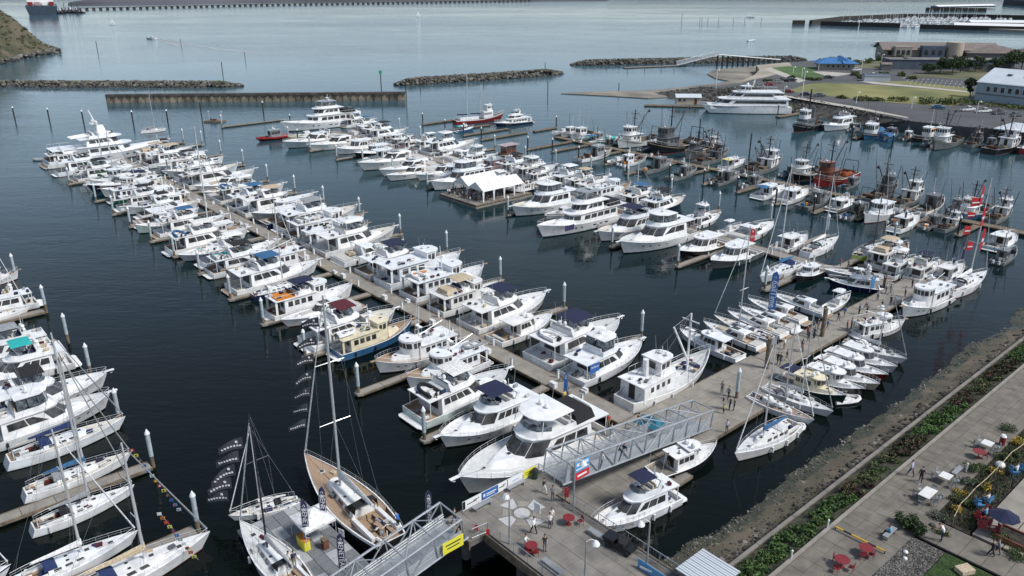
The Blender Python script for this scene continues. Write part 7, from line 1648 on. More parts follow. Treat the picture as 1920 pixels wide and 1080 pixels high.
for _ in range(9000):
    u, v = R.uniform(-19.9, -16.9), R.uniform(68.6, 118); p = W(u, v, PZ - .05); a = R.uniform(0, 6.28); h = R.uniform(.08, .35); q = Vector((math.cos(a) * .05, math.sin(a) * .05, 0)); gb.add([p - q, p + q, p + Vector((R.uniform(-.1, .1), R.uniform(-.1, .1), h))], [(0, 1, 2)], R.choice(['leaf_a', 'leaf_c', 'leaf_dry', 'leaf_b', 'leaf_grey']))
tag(gb.build('ground_cover', smooth=0), 'mixed low plants filling the bed beside the promenade', 'plants', kind='stuff')
gb = MB()
for _ in range(16000):
    u, v = R.uniform(-17.2, -11), R.uniform(52, 64.2); p = W(u, v, PZ - .03); a = R.uniform(0, 6.28); q = Vector((math.cos(a) * .02, math.sin(a) * .02, 0)); gb.add([p - q, p + q, p + Vector((R.uniform(-.03, .03), R.uniform(-.03, .03), .07))], [(0, 1, 2)], R.choice(['leaf_a', 'leaf_bright', 'leaf_c']))
tag(gb.build('grass_blades', smooth=0), 'short mown lawn grass beside the path', 'grass', kind='stuff')
# ================================================================ people
def person_mesh(pose):
    J_ = {}
    def j(n, x, y, z, r): J_[n] = (Vector((x, y, z)), r)
    sit = pose == 'sit'; hz = .93 if not sit else .50
    j('pel', 0, 0, hz, .135); j('sp', .0, 0, hz + .2, .125); j('ch', .0 if pose != 'bend' else .12, 0, hz + .40, .15); cx = J_['ch'][0]
    bend = Vector((.22, 0, -.10)) if pose == 'bend' else Vector((0, 0, 0))
    nk = cx + Vector((.01, 0, .17)) + bend * .6; J_['nk'] = (nk, .055); J_['h1'] = (nk + Vector((.02, 0, .09)) + bend * .3, .082); J_['h2'] = (nk + Vector((.025, 0, .20)) + bend * .5, .088)
    E_ = [('pel', 'sp'), ('sp', 'ch'), ('ch', 'nk'), ('nk', 'h1'), ('h1', 'h2')]
    st = {'stand': (.04, .02), 'walk': (.30, -.28), 'bend': (.0, .02), 'sit': (0, 0)}[pose]
    for sg, nm in ((1, 'l'), (-1, 'r')):
        s_ = st[0] if sg > 0 else st[1]
        J_['hip' + nm] = (Vector((0, .09 * sg, hz - .05)), .10)
        if sit: J_['kn' + nm] = (Vector((.42, .10 * sg, .50)), .065); J_['an' + nm] = (Vector((.45, .10 * sg, .10)), .045); J_['to' + nm] = (Vector((.60, .11 * sg, .05)), .04)
        else: J_['kn' + nm] = (Vector((s_ * .55 + .03, .10 * sg, .50)), .065); J_['an' + nm] = (Vector((s_, .10 * sg, .09)), .045); J_['to' + nm] = (Vector((s_ + .15, .115 * sg, .04)), .04)
        J_['sh' + nm] = (cx + Vector((0, .17 * sg, .08)), .062); sw = (-s_ * .6 if pose == 'walk' else .03)
        if pose in ('bend', 'sit'): J_['el' + nm] = (cx + Vector((.16, .2 * sg, -.18)), .042); J_['wr' + nm] = (cx + Vector((.38, .16 * sg, -.22)), .032)
        elif pose == 'stand' and sg > 0: J_['el' + nm] = (cx + Vector((.05, .25 * sg, -.20)), .042); J_['wr' + nm] = (cx + Vector((.25, .18 * sg, -.24)), .032)
        else: J_['el' + nm] = (cx + Vector((sw * .5, .24 * sg, -.20)), .042); J_['wr' + nm] = (cx + Vector((sw + .04, .25 * sg, -.44)), .032)
        wv = J_['wr' + nm][0]; dv = (wv - J_['el' + nm][0]).normalized(); J_['pm' + nm] = (wv + dv * .08, .034)
        side = dv.cross(Vector((0, 1, 0))).normalized() if abs(dv.y) < .9 else Vector((0, 0, 1))
        J_['th' + nm] = (wv + dv * .10 + Vector((.04, -.02 * sg, .0)), .013)
        for f in range(4): J_['f%d' % f + nm] = (wv + dv * (.165 - .012 * abs(f - 1)) + side * (.024 * (f - 1.5)) , .011)
        E_ += [('pel', 'hip' + nm), ('hip' + nm, 'kn' + nm), ('kn' + nm, 'an' + nm), ('an' + nm, 'to' + nm), ('ch', 'sh' + nm), ('sh' + nm, 'el' + nm), ('el' + nm, 'wr' + nm), ('wr' + nm, 'pm' + nm), ('pm' + nm, 'th' + nm)] + [('pm' + nm, 'f%d' % f + nm) for f in range(4)]
    names = list(J_); me = bpy.data.meshes.new('person'); me.from_pydata([J_[n][0] for n in names], [(names.index(a), names.index(b)) for a, b in E_], [])
    o = bpy.data.objects.new('person', me); COL.objects.link(o); mod = o.modifiers.new('s', 'SKIN'); mod.use_smooth_shade = True
    for i, n in enumerate(names): sv = me.skin_vertices[0].data[i]; sv.radius = (J_[n][1],) * 2; sv.use_root = n == 'pel'
    sb = o.modifiers.new('b', 'SUBSURF'); sb.levels = 1
    dg = bpy.context.evaluated_depsgraph_get(); m2 = bpy.data.meshes.new_from_object(o.evaluated_get(dg)); bpy.data.objects.remove(o)
    hd = J_['h2'][0]
    # materials: 0 shirt 1 trousers 2 skin 3 shoes
    for k in range(4): m2.materials.append(None)
    for p in m2.polygons:
        c = p.center; a = min(names, key=lambda n: (J_[n][0] - c).length - J_[n][1] * .5)
        if a in ('h1', 'h2', 'nk'): k = 2
        elif a[:2] in ('wr', 'pm', 'th') or a[0] == 'f' and a[1].isdigit(): k = 2
        elif a[:2] == 'el': k = 2 if pose in ('bend', 'stand') else 0
        elif a[:2] == 'to' or (a[:2] == 'an' and c.z < .12): k = 3
        elif a[:2] in ('kn', 'an', 'hi') or a == 'pel': k = 1
        else: k = 0
        p.material_index = k
    return m2, hd
PB = {p: person_mesh(p) for p in ('stand', 'walk', 'bend', 'sit')}
hb = MB(); hb.dome((-.015, 0, .012), .100, 'hair', .112, 9, .05); o = hb.build('hair'); HAIR = o.data; bpy.data.objects.remove(o)
nb = MB(); nb.box((.088, 0, -.03), (.03, .022, .04), 'skin', tx=.3, ty=.5)
nb.box((.083, 0, -.022), (.012, .075, .014), 'shoes'); nb.box((.083, 0, -.062), (.012, .045, .010), 'shirt_red')
o = nb.build('face'); FACE = o.data; bpy.data.objects.remove(o)
PV = {}
def person(pos, rz, pose, shirt, pants, label, group=None, s=1.0):
    k = (pose, shirt, pants)
    if k not in PV:
        m = PB[pose][0].copy(); m.materials[0] = MATS['shirt_' + shirt]; m.materials[1] = MATS['pants_' + pants]; m.materials[2] = MATS['skin']; m.materials[3] = MATS['shoes']; PV[k] = m
    o = obj('person', PV[k], None, pos, rz); o.scale = (s, s, s); tag(o, label, 'person', group); hd = PB[pose][1]
    obj('hair', HAIR, o, hd); obj('face', FACE, o, hd); return o
C = .6
PEO = [(1021, 1033, 4, 'stand', 'black', 'grey', -1.3, 'person in black vest and white sleeves standing beside the lower red table'), (1001, 1001, 4, 'walk', 'white', 'black', 2.5, 'person in white top carrying a bag near the compass rose'), (1031, 992, 4, 'stand', 'white', 'grey', 1.6, 'person in white shirt nearer of two by the compass rose sign'), (1034, 982, 4, 'stand', 'white', 'black', -1.6, 'dark haired person farther of two by the compass rose sign'), (1020, 925, 4, 'walk', 'black', 'white', -.9, 'person in black top and white trousers at the pier end of gangway'), (1036, 939, 4, 'stand', 'grey', 'grey', -1.5, 'person in grey standing beside the gangway entrance'),
    (985, 1024, 4, 'sit', 'white', 'tan', -.3, 'person in white leaning over the lower red bistro table'), (853, 984, 4, 'walk', 'black', 'navy', 2.4, 'rear person in black stepping onto the lower gangway'), (861, 1003, 4, 'walk', 'black', 'black', 2.4, 'front person in black on the lower gangway'),
    (1058, 755, C, 'stand', 'yellow', 'navy', -1.0, 'person in yellow top standing at end of long central dock'), (1066, 752, C, 'stand', 'grey', 'tan', 2.0, 'person in grey beside the yellow topped person on central dock'), (1140, 801, C, 'stand', 'red', 'tan', -1.4, 'person in red top standing by the gangway foot'), (1146, 819, C, 'stand', 'white', 'white', .4, 'person all in white below the red topped person'), (1197, 800, C, 'stand', 'red', 'navy', 1.0, 'person in red half hidden under the teal canopy'),
    (1353, 738, C, 'stand', 'grey', 'grey', 1.2, 'left of two people in grey on the wide float'), (1365, 748, C, 'walk', 'grey', 'black', .7, 'right of two people in grey on the wide float'), (1355, 766, C, 'stand', 'navy', 'white', 0, 'person in purple blue top facing the group in black'), (1356, 775, C, 'stand', 'yellow', 'black', .5, 'child sized person in pale top in front of the group'), (1368, 768, C, 'stand', 'black', 'black', 2.6, 'left person in black of the group on the wide float'), (1376, 770, C, 'stand', 'black', 'navy', 3, 'right person in black of the group on the wide float'), (1362, 811, C, 'stand', 'white', 'grey', 1.2, 'lone person in white on the float right of the gangway foot'),
    (1271, 872, C, 'stand', 'white', 'black', .5, 'person in white beside the small tug style boat'), (1251, 876, C, 'walk', 'black', 'tan', -.5, 'person in black shorts behind the small tug style boat'), (1163, 862, 3.2, 'walk', 'black', 'navy', 3.9, 'person in black walking up the long gangway'), (1170, 858, 3.1, 'walk', 'navy', 'black', 3.9, 'companion in navy walking up the long gangway'), (1128, 876, 3.6, 'walk', 'white', 'grey', 3.9, 'person in white high on the long gangway'),
    (1457, 682, C, 'walk', 'black', 'black', .8, 'left of two people in black on shore dock'), (1462, 684, C, 'walk', 'black', 'navy', .8, 'right of two people in black on shore dock'), (1470, 655, C, 'stand', 'white', 'tan', 2, 'person in white at the express cruiser sterns'), (1515, 640, C, 'stand', 'black', 'navy', 1, 'left person of a pair near wooden piling on shore dock'), (1527, 634, C, 'stand', 'navy', 'navy', 2, 'right person of a pair near wooden piling on shore dock'), (1540, 628, C, 'stand', 'red', 'black', 3, 'person in orange red beside folded chairs on shore dock'), (1587, 620, C, 'stand', 'red', 'grey', 0, 'person in red cap beyond the wooden piling'), (1595, 617, C, 'stand', 'grey', 'grey', 0, 'person in grey beyond the wooden piling'),
    (1669, 585 - 12, C, 'stand', 'black', 'navy', 1, 'person in dark clothes left of the one in bright blue'), (1677, 572, C, 'stand', 'sky', 'tan', 1.5, 'person in bright blue shirt on upper shore dock'), (1652, 582, C, 'stand', 'black', 'grey', 2, 'person in black on upper shore dock near the mast base'), (1623, 580, C, 'walk', 'grey', 'black', 2, 'person in grey on upper shore dock by the small cabin boat'), (1696, 556, C, 'stand', 'lilac', 'navy', 0, 'person in lilac at the bow of cream trawler'), (1709, 540, C, 'stand', 'black', 'black', 0, 'person in black near crossing of docks'), (1575, 500, C, 'stand', 'red', 'tan', 0, 'person in red on the middle dock'), (1590, 502, C, 'walk', 'grey', 'navy', 0, 'person in grey on the middle dock behind the black hulled boat'),
    (1707, 893, 4, 'walk', 'lilac', 'navy', 2.2, 'person in white and lilac on the promenade'), (1725, 905, 4, 'walk', 'black', 'black', 1.0, 'person in black shirt and shorts on the promenade'), (1765, 1015, 4, 'bend', 'white', 'navy', 2.6, 'person in white bending at the lawn edge'), (1857, 1044, 4, 'walk', 'black', 'black', 2.6, 'left dark clothed person on the garden path'), (1868, 1041, 4, 'walk', 'grey', 'navy', 2.6, 'right dark clothed person on the garden path'),
    (747, 990, 1.5, 'bend', 'blue', 'black', 2.3, 'person in blue shirt at the stern of the teak decked sailboat'), (703, 1000, 1.4, 'sit', 'black', 'white', 1.0, 'person in black seated in the cockpit of the teak decked sailboat'), (543, 1066, 1.3, 'stand', 'white', 'navy', 1.0, 'person in white in cockpit of the white sailboat at bottom'), (553, 1064, 1.3, 'stand', 'navy', 'tan', 2.0, 'person in dark top in cockpit of the white sailboat at bottom'),
    (415, 425, C, 'walk', 'black', 'navy', 0, 'person in black walking on the central dock left'), (421, 427, C, 'walk', 'grey', 'black', 0, 'person in grey walking on the central dock right'), (327, 347, C, 'stand', 'black', 'black', 0, 'distant person in black on the central dock'), (1308, 440, C, 'stand', 'black', 'grey', 1, 'left person by the sterns on middle dock'), (1292, 428, C, 'stand', 'black', 'black', 2, 'right person by the sterns on middle dock'), (1300, 435, C, 'stand', 'navy', 'navy', 2, 'middle person by the sterns on middle dock')]
for x, y, z, pose, sh_, pa, rz, lab in PEO:
    p = P(x, y, z); person((p.x, p.y, z - (0 if pose != 'sit' else .05)), rz, pose, sh_, pa, lab, None, .7 if 'child' in lab else R.uniform(.96, 1.05))
SHC, PAC = ['white', 'black', 'red', 'blue', 'grey', 'navy', 'sky', 'lilac'], ['navy', 'black', 'tan', 'grey']
nth = 0
for i in range(34):
    u, v = R.uniform(-151.5, -139.2), R.uniform(110.8, 113.4) if i < 20 else R.uniform(113, 121); s_, p_ = R.choice(SHC), R.choice(PAC)
    person(W(u, v, .76), R.uniform(0, 6.28), R.choice(['stand', 'stand', 'sit']), s_, p_, 'visitor in the crowd on the tent barge in front of the white marquees', 'crowd on the tent barge')
for i in range(14):
    p = W(R.uniform(-218, -200), 132.3 + R.uniform(-1, 1), C); person(p, R.uniform(0, 6.28), 'stand', R.choice(SHC), R.choice(PAC), 'visitor standing among the white boats at the far left end of middle dock', 'visitors at far end of middle dock')
for i in range(16):
    p = W(R.uniform(-52.3, -49.0), R.uniform(93, 132), C); person(p, R.uniform(0, 6.28), R.choice(['stand', 'walk']), R.choice(SHC), R.choice(PAC), 'visitor mingling on the upper shore dock between the boat rows', 'visitors on upper shore dock')
# ================================================================ furniture
def disc(mb, c, r, z0, z1, m, n=16): mb.prism([(c[0] + r * math.cos(a * 2 * math.pi / n), c[1] + r * math.sin(a * 2 * math.pi / n)) for a in range(n)], z0, z1, m)
mat('furn_red', (.20, .018, .022), .5, 0, .1, 3); mat('furn_steel', (.42, .43, .44), .4, .4, .05)
def round_table(pos, label, m='furn_red', r_=.55):
    r = empty('bistro_table', pos, 0, label, 'table', 'round red tables'); t = MB(); disc(t, (0, 0), r_, .72, .76, m); t.build('table_top', r); s = MB(); s.tube([(0, 0, .04), (0, 0, .72)], .045, m, 6); s.build('stem', r); b = MB(); disc(b, (0, 0), .28, 0, .05, m, 12); b.build('base', r)
def chair(pos, rz, label, m='furn_red', grp='red metal chairs'):
    r = empty('chair', pos, rz, label, 'chair', grp); s = MB(); s.box((0, 0, .45), (.44, .44, .035), m); s.build('seat', r, smooth=0); b = MB(); b.box((-.22, 0, .78), (.035, .44, .28), m); b.build('backrest', r, smooth=0)
    for x in (-.2, .2):
        for y in (-.2, .2): l = MB(); l.tube([(x, y, 0), (x, y, .45 if x > 0 else .9)], .018, m, 4); l.build('leg', r)
TB = [((1066, 983), 'red round table beside the pier railing near gangway'), ((996, 1035), 'red round table at the lower left of the pier'), ((1577, 1062), 'red round table with three chairs at bottom of promenade'), ((1622, 1040), 'red round table beside the yellow bar'), ((1834, 858), 'pinkish red round table near the top of promenade')]
for i, (q, l) in enumerate(TB): round_table(P(*q, PZ), l, r_=.62 if i > 1 else .55)
k = 0
for (x, y, a, l) in ((1088, 984, 3.6, 'red chair beside the upper round table on the pier'), (990, 1040, .8, 'left red chair at the lower round table on the pier'), (1004, 1043, 1.9, 'right red chair at the lower round table on the pier'), (1566, 1054, -.6, 'upper left red chair at the lowest promenade table'), (1567, 1073, .8, 'lower left red chair at the lowest promenade table'), (1595, 1071, 2.4, 'right red chair at the lowest promenade table'), (1633, 1047, 2.4, 'red chair right of the table by the yellow bar'), (1616, 1048, 1.5, 'red chair in front of the table by the yellow bar'), (1846, 860, 2.6, 'red chair right of the upper promenade table')): chair(P(x, y, PZ), a, l)
def rect_table(pos, rz, L, w_, label):
    r = empty('dining_table', pos, rz, label, 'table', 'steel dining tables'); t = MB(); t.box((0, 0, .74), (L, w_, .05), 'paint_offwhite'); t.build('table_top', r, smooth=0)
    for x in (-L * .44, L * .44):
        for y in (-w_ * .42, w_ * .42): l = MB(); l.tube([(x, y, 0), (x, y, .72)], .025, 'furn_steel', 4); l.build('leg', r)
for i, (x, y, L, w_, l) in enumerate(((1737, 936, 1.9, 1.05, 'longest steel dining table with six chairs on promenade'), (1771, 904, 1.15, 1.0, 'square steel table with chairs behind the long table'), (1849, 842, 1.15, 1.0, 'square steel table near the red bin'))):
    p = P(x, y, PZ); rect_table(p, VA, L, w_, l)
    for j, (du, dv) in enumerate(((-.85, -.5), (-.85, .5), (.85, -.5), (.85, .5), (0, -1.35), (0, 1.35))[:6 if i == 0 else 4]):
        q = p + UU * du + VV * dv; chair((q.x, q.y, PZ), math.atan2(-(q - p).y, -(q - p).x), '%s steel chair around the %s' % (ordw(j + 1), l), 'furn_steel' if j % 2 else 'paint_dgrey', 'steel chairs round the dining tables')
def bench(pos, rz, L, label, m='furn_steel', back=False):
    r = empty('bench', pos, rz, label, 'bench', 'steel benches')
    for i in range(4): s = MB(); s.box((0, -.18 + i * .12, .45), (L, .10, .04), m); s.build('slat', r, smooth=0)
    for x in (-L * .38, L * .38): l = MB(); l.box((x, 0, .22), (.06, .42, .42), m); l.build('leg', r, smooth=0)
    if back:
        for i in range(3): s = MB(); s.box((0, .28, .6 + i * .12), (L, .03, .09), m); s.build('back_slat', r, smooth=0)
for x, y, a, L, l in ((905, 952, VA, 2.2, 'left bench under the banner railing on the pier'), (968, 915, VA, 2.2, 'right bench under the banner railing on the pier'), (1122, 1010, RU, 2.3, 'bench beside the black utility cart on pier'), (1036, 1068, RU, 2.3, 'bench at the bottom of the pier by the lamp'), (1794, 888, VA, 1.9, 'bench beside the round green bush on promenade'), (1667, 1005, VA, 1.9, 'bench with a seated person beside the large round bush')): bench(P(x, y, PZ), a, L, l)
p = P(1667, 1006, PZ); person((p.x, p.y, PZ - .04), VA + 1.6, 'sit', 'sky', 'black', 'grey haired person in pale blue seated on the promenade bench')
# utility cart
r = empty('utility_cart', P(1163, 1028, PZ), RU + .15, 'small black utility cart parked against the pier railing', 'utility cart'); m = MB(); m.box((.0, 0, .5), (2.7, 1.2, .35), 'paint_black'); m.box((-.9, 0, .78), (1.2, 1.2, .3), 'paint_black'); m.build('body', r, smooth=0); m = MB(); m.box((.35, 0, .85), (.55, 1.1, .3), 'rubber'); m.box((.08, 0, 1.15), (.12, 1.1, .5), 'rubber'); m.build('seat', r, smooth=0); m = MB()
for x in (.1, 1.1):
    for y in (-.55, .55): m.tube([(x, y, .6), (x, y, 1.75)], .03, 'rubber', 4)
m.tube([(.1, -.55, 1.75), (1.1, -.55, 1.75), (1.1, .55, 1.75), (.1, .55, 1.75), (.1, -.55, 1.75)], .03, 'rubber', 4); m.build('roll_cage', r)
for x in (-.9, .95):
    for y in (-.6, .6): m = MB(); m.tube([(x, y - .1, .28), (x, y + .1, .28)], .28, 'rubber', 10); m.build('wheel', r)
# bin, lamp posts, signs on the pier
r = empty('litter_bin', P(1003, 897, PZ), 0, 'green litter bin with black top in the pier corner', 'bin'); m = MB(); m.tube([(0, 0, .1), (0, 0, .95)], .3, 'paint_dgreen', 12, .33); m.build('body', r); m = MB(); m.tube([(0, 0, .95), (0, 0, 1.12)], .3, 'rubber', 12, .22); m.build('lid', r)
r = empty('litter_bin', P(1878, 833, PZ), 0, 'red and white litter bin at top of promenade', 'bin'); m = MB(); m.tube([(0, 0, 0), (0, 0, .95)], .28, 'furn_red', 10); m.build('body', r); m = MB(); m.tube([(0, 0, .95), (0, 0, 1.15)], .33, 'paint_white', 10, .2); m.build('lid', r)
lamp(P(1213, 1056, PZ), H(1213, 1056, PZ, 979), 'tall grey lamp post on the pier railing near the cart', rz=math.pi); lamp(P(1075, 956, PZ), H(1075, 956, PZ, 866), 'pale lamp post beside gangway banner on pier'); lamp(P(1096, 1095, PZ), 4.2, 'white globe shade lamp post at bottom of the pier'); lamp(P(955, 1020, PZ), 4.6, 'thin lamp post near the compass rose', rz=2)
for x, y, l in ((1551, 992, 'white bollard lamp at right edge of the hedge'), (1483, 1050, 'white bollard lamp at the bottom of the hedge'), (1811, 885, 'white bollard post behind the bench')):
    r = empty('bollard_light', P(x, y, PZ), 0, l, 'bollard'); m = MB(); m.tube([(0, 0, 0), (0, 0, .95)], .07, 'paint_white', 8); m.build('post', r); m = MB(); m.dome((0, 0, .95), .1, 'paint_white'); m.build('cap', r)
for x, y, l in ((1897, 915, 'dark stub lamp on the terrace nearer the rope fence top'), (1857, 958, 'dark stub lamp beside the red chairs')):
    r = empty('path_light', P(x, y, PZ), 0, l, 'path light'); m = MB(); m.box((0, 0, .5), (.14, .14, 1.0), 'rubber'); m.build('post', r, smooth=0); m = MB(); m.box((.15, 0, 1.0), (.5, .16, .12), 'rubber'); m.build('head', r, smooth=0)
# information board on the compass rose
r = empty('notice_board', P(1007, 977, PZ), 2.4, 'white notice board on a stand by the compass rose', 'sign'); m = MB(); m.box((0, 0, 1.45), (.7, .05, .95), 'paint_white'); m.build('board', r, smooth=0); m = MB(); m.tube([(0, 0, 0), (0, 0, 1.0)], .04, 'rail', 5); m.build('post', r)
# yellow bar
r = empty('barrier_bar', P(1615, 1015, PZ), 0, 'yellow and black barrier bar lying across the promenade', 'barrier'); a, b = P(1566, 992, PZ) - P(1615, 1015, PZ), P(1658, 1038, PZ) - P(1615, 1015, PZ)
for i in range(6):
    m = MB(); m.tube([a.lerp(b, i / 6) + Vector((0, 0, .25)), a.lerp(b, (i + 1) / 6) + Vector((0, 0, .25))], .08, 'rubber' if i in (1, 4) else 'flower_yellow', 6); m.build('bar_section', r)
for q in (a, b): m = MB(); m.tube([q, q + Vector((0, 0, .3))], .06, 'rubber', 5); m.build('foot', r)
# rope fence
r = empty('rope_fence', (0, 0, 0), 0, 'pale rope fence with posts between planting bed and terrace', 'fence'); pts = [P(x, y, PZ) for x, y in ((1785, 985), (1797, 960), (1825, 930), (1865, 893), (1893, 862), (1925, 838))]; m = MB()
for a, b in zip(pts, pts[1:]): m.tube([a + Vector((0, 0, .9)), (a + b) / 2 + Vector((0, 0, .78)), b + Vector((0, 0, .9))], .035, 'canvas_tan', 5)
m.build('rope', r)
for a in pts: m = MB(); m.tube([a, a + Vector((0, 0, 1))], .05, 'timber', 5); m.build('post', r)
# navy parasol, red and blue garden chairs
r = empty('parasol', P(1873, 1000, PZ), 0, 'navy blue parasol leaning over the red chairs', 'parasol'); m = MB(); m.tube([(0, 0, 0), (.1, 0, 2.3)], .03, 'rail', 5); m.build('pole', r)
for i in range(8): a0, a1 = i * math.pi / 4, (i + 1) * math.pi / 4; m = MB(); m.slab([(.1 + 1.25 * math.cos(a0), 1.25 * math.sin(a0), 1.8), (.1 + 1.25 * math.cos(a1), 1.25 * math.sin(a1), 1.8), (.1, 0, 2.35), (.1, 0.001, 2.35)], .015, 'canvas_navy'); m.build('canopy_panel', r, smooth=0)
def adir(pos, rz, m, lab):
    r = empty('garden_chair', pos, rz, lab, 'chair', None); s = MB(); s.box((0, 0, .36), (.55, .55, .04), m, tx=1); s.build('seat', r, smooth=0)
    for i in range(4): b = MB(); b.box((-.34, -.2 + i * .135, .68), (.04, .11, .75), m); b.build('back_slat', r, smooth=0)
    for y in (-.33, .33): a = MB(); a.box((0, y, .56), (.7, .12, .04), m); a.build('armrest', r, smooth=0)
    for x in (-.25, .28):
        for y in (-.3, .3): l = MB(); l.box((x, y, .27), (.06, .05, .54), m); l.build('leg', r, smooth=0)
mat('furn_scarlet', (.28, .025, .03), .5, 0, .05); mat('furn_blue', (.06, .20, .38), .5, 0, .05)
for i, (x, y, a, m, l) in enumerate(((1835, 975, .5, 'furn_scarlet', 'red garden chair at left of the parasol group'), (1848, 985, 2, 'furn_scarlet', 'red garden chair in middle of the parasol group'), (1840, 992, 1, 'furn_scarlet', 'red garden chair at front left of the parasol group'), (1862, 1000, 3, 'furn_scarlet', 'red garden chair under the parasol edge'), (1848, 968, 4, 'furn_scarlet', 'red garden chair at back of the parasol group'), (1835, 952, 0, 'furn_blue', 'left blue garden chair beside the rope fence'), (1850, 944, 2, 'furn_blue', 'right blue garden chair beside the rope fence'), (1900, 890, 0, 'furn_blue', 'left blue garden chair at right edge of terrace'), (1915, 884, 1, 'furn_blue', 'right blue garden chair at right edge of terrace'))): adir(P(x, y, PZ + .02), a, m, l)
for x, y, s_, l in ((1846, 972, 'sky', 'person in red cap seated in the red chair'), (1850, 945, 'white', 'person seated in the right blue chair'), (1904, 890, 'white', 'person seated in blue chair at right edge')): p = P(x, y, PZ); person((p.x, p.y, PZ), 2, 'sit', s_, 'navy', l)
# timber raised planter and peach box on lawn
r = empty('raised_planter', P(1905, 1015, PZ), RU, 'brown timber raised planter at right edge', 'planter')
for dx_, dy_, sx, sy in ((0, -1, 3, .15), (0, 1, 3, .15), (-1.5, 0, .15, 2.15), (1.5, 0, .15, 2.15)): m = MB(); m.box((dx_, dy_, .25), (sx, sy, .5), 'paint_brown'); m.build('plank', r, smooth=0)
m = MB(); m.box((0, 0, .18), (2.9, 1.9, .3), 'soil'); m.build('soil', r, smooth=0)
m = MB(); m.box((0, 0, .2), (1.3, .9, .4), 'canvas_tan'); o = m.build('wooden_box', smooth=0); o.location = P(1808, 1072, PZ); o.rotation_euler = (0, 0, .3); tag(o, 'pale tan wooden box on the dark lawn', 'box')
# corrugated roof at the bottom
r = empty('shed', W(-28.2, 45.5, PZ - .6), RU, 'small shed with pale corrugated roof at the bottom of the beach', 'shed'); m = MB(); m.box((0, 0, 1.1), (3.0, 3.2, 2.2), 'wall_grey'); m.build('wall', r, smooth=0); m = MB()
for i in range(14): m.box((0, -1.75 + i * .26, 2.3 + .02 * (i % 2)), (3.6, .2, .05), 'roof_white')
m.box((0, 0, 2.25), (3.6, 3.6, .06), 'roof_white'); m.build('corrugated_roof', r, smooth=0)
# ================================================================ banners and flags
def banner_rail(q0, q1, m, stripes, lab, word=None):
    a, b = W(*q0, PZ), W(*q1, PZ); d = b - a; r = empty('banner', a, math.atan2(d.y, d.x), lab, 'banner', 'banners along the pier rail'); k = MB(); k.box((d.length / 2, .06, .62), (d.length - .05, .02, .85), m); k.build('cloth', r, smooth=0); s = MB()
    for (x0, x1, z, h, mm) in stripes: s.box((d.length * (x0 + x1) / 2, -.0 + .045, z), (d.length * (x1 - x0), .012, h), mm)
    if s.v: s.build('printed_mark', r, smooth=0)
mat('ban_blue', (.03, .12, .36), .7, 0, 0); mat('ban_yellow', (.72, .66, .05), .7, 0, 0); mat('ban_white', (.75, .75, .74), .7, 0, 0); mat('ban_navy', (.03, .03, .085), .8, 0, 0); mat('ban_red', (.50, .025, .035), .8, 0, 0); mat('ban_sky', (.10, .30, .55), .8, 0, 0); mat('flag_black', (.045, .048, .055), .9, 0, 0)
V0 = 36.9
segs = [(0, 1.95, 'ban_white'), (2.0, 3.9, 'ban_blue'), (3.95, 5.1, 'ban_white'), (5.15, 7.1, 'ban_white'), (7.15, 8.9, 'ban_yellow')]
for i, (a_, b_, m_) in enumerate(segs):
    st = {'ban_white': [(.12, .7, .6, .10, 'rubber'), (.5, .85, .74, .08, 'rubber')], 'ban_blue': [(.28, .9, .66, .10, 'ban_white'), (.28, .8, .46, .06, 'ban_white'), (.08, .2, .62, .3, 'ban_white')], 'ban_yellow': [(.15, .85, .72, .07, 'paint_green'), (.2, .8, .5, .07, 'paint_green')]}[m_]
    if i == 3: st = [(.3, .75, .6, .06, 'ban_sky')]
    banner_rail((-48.62, V0 + a_), (-48.62, V0 + b_), m_, st, ['leftmost white banner with dark wave mark on pier rail', 'blue banner with white lettering lines on pier rail', 'short white banner right of the blue banner', 'longer white banner left of the yellow banner', 'yellow banner at the gangway end of pier rail'][i])
def hang(x0, y0, x1, y1, z0, z1, m, marks, lab):
    a, b = P(x0, y0, z0), P(x1, y1, z0); d = b - a; r = empty('banner', a, math.atan2(d.y, d.x), lab, 'banner'); k = MB(); k.box((d.length / 2, 0, (z1 - z0) / 2), (d.length, .03, z1 - z0), m); k.build('cloth', r, smooth=0); s = MB()
    for (p0, p1, f0, f1, mm) in marks: s.box((d.length * (p0 + p1) / 2, -.03, (z1 - z0) * (f0 + f1) / 2), (d.length * (p1 - p0), .02, (z1 - z0) * (f1 - f0)), mm)
    s.build('printed_mark', r, smooth=0)
g0 = W(-45.3, 47.6, 0); g1 = W(-45.3, 50.0, 0)
r = empty('banner', W(-45.28, 47.4, 3.95), VA, 'blue and red sponsor banner hanging on the upper gangway side', 'banner'); k = MB(); k.box((1.2, -.12, 1.65), (2.0, .03, 1.15), 'ban_sky'); k.box((1.2, -.12, .6), (2.0, .03, .8), 'ban_red'); k.build('cloth', r, smooth=0); k = MB(); k.box((1.2, -.15, 1.9), (1.6, .02, .3), 'ban_white'); k.box((1.2, -.15, 1.35), (1.7, .02, .1), 'ban_white'); k.box((1.2, -.15, .6), (1.3, .02, .2), 'ban_white'); k.build('printed_mark', r, smooth=0)
r = empty('banner', W(-45.35, 32.6, 3.7), VA, 'yellow banner hanging on the side of lower gangway', 'banner'); k = MB(); k.box((.3, -.12, .8), (2.2, .03, 1.2), 'ban_yellow'); k.build('cloth', r, smooth=0); k = MB(); k.box((.3, -.15, 1.0), (1.6, .02, .12), 'paint_green'); k.box((.3, -.15, .65), (1.3, .02, .1), 'paint_green'); k.build('printed_mark', r, smooth=0)
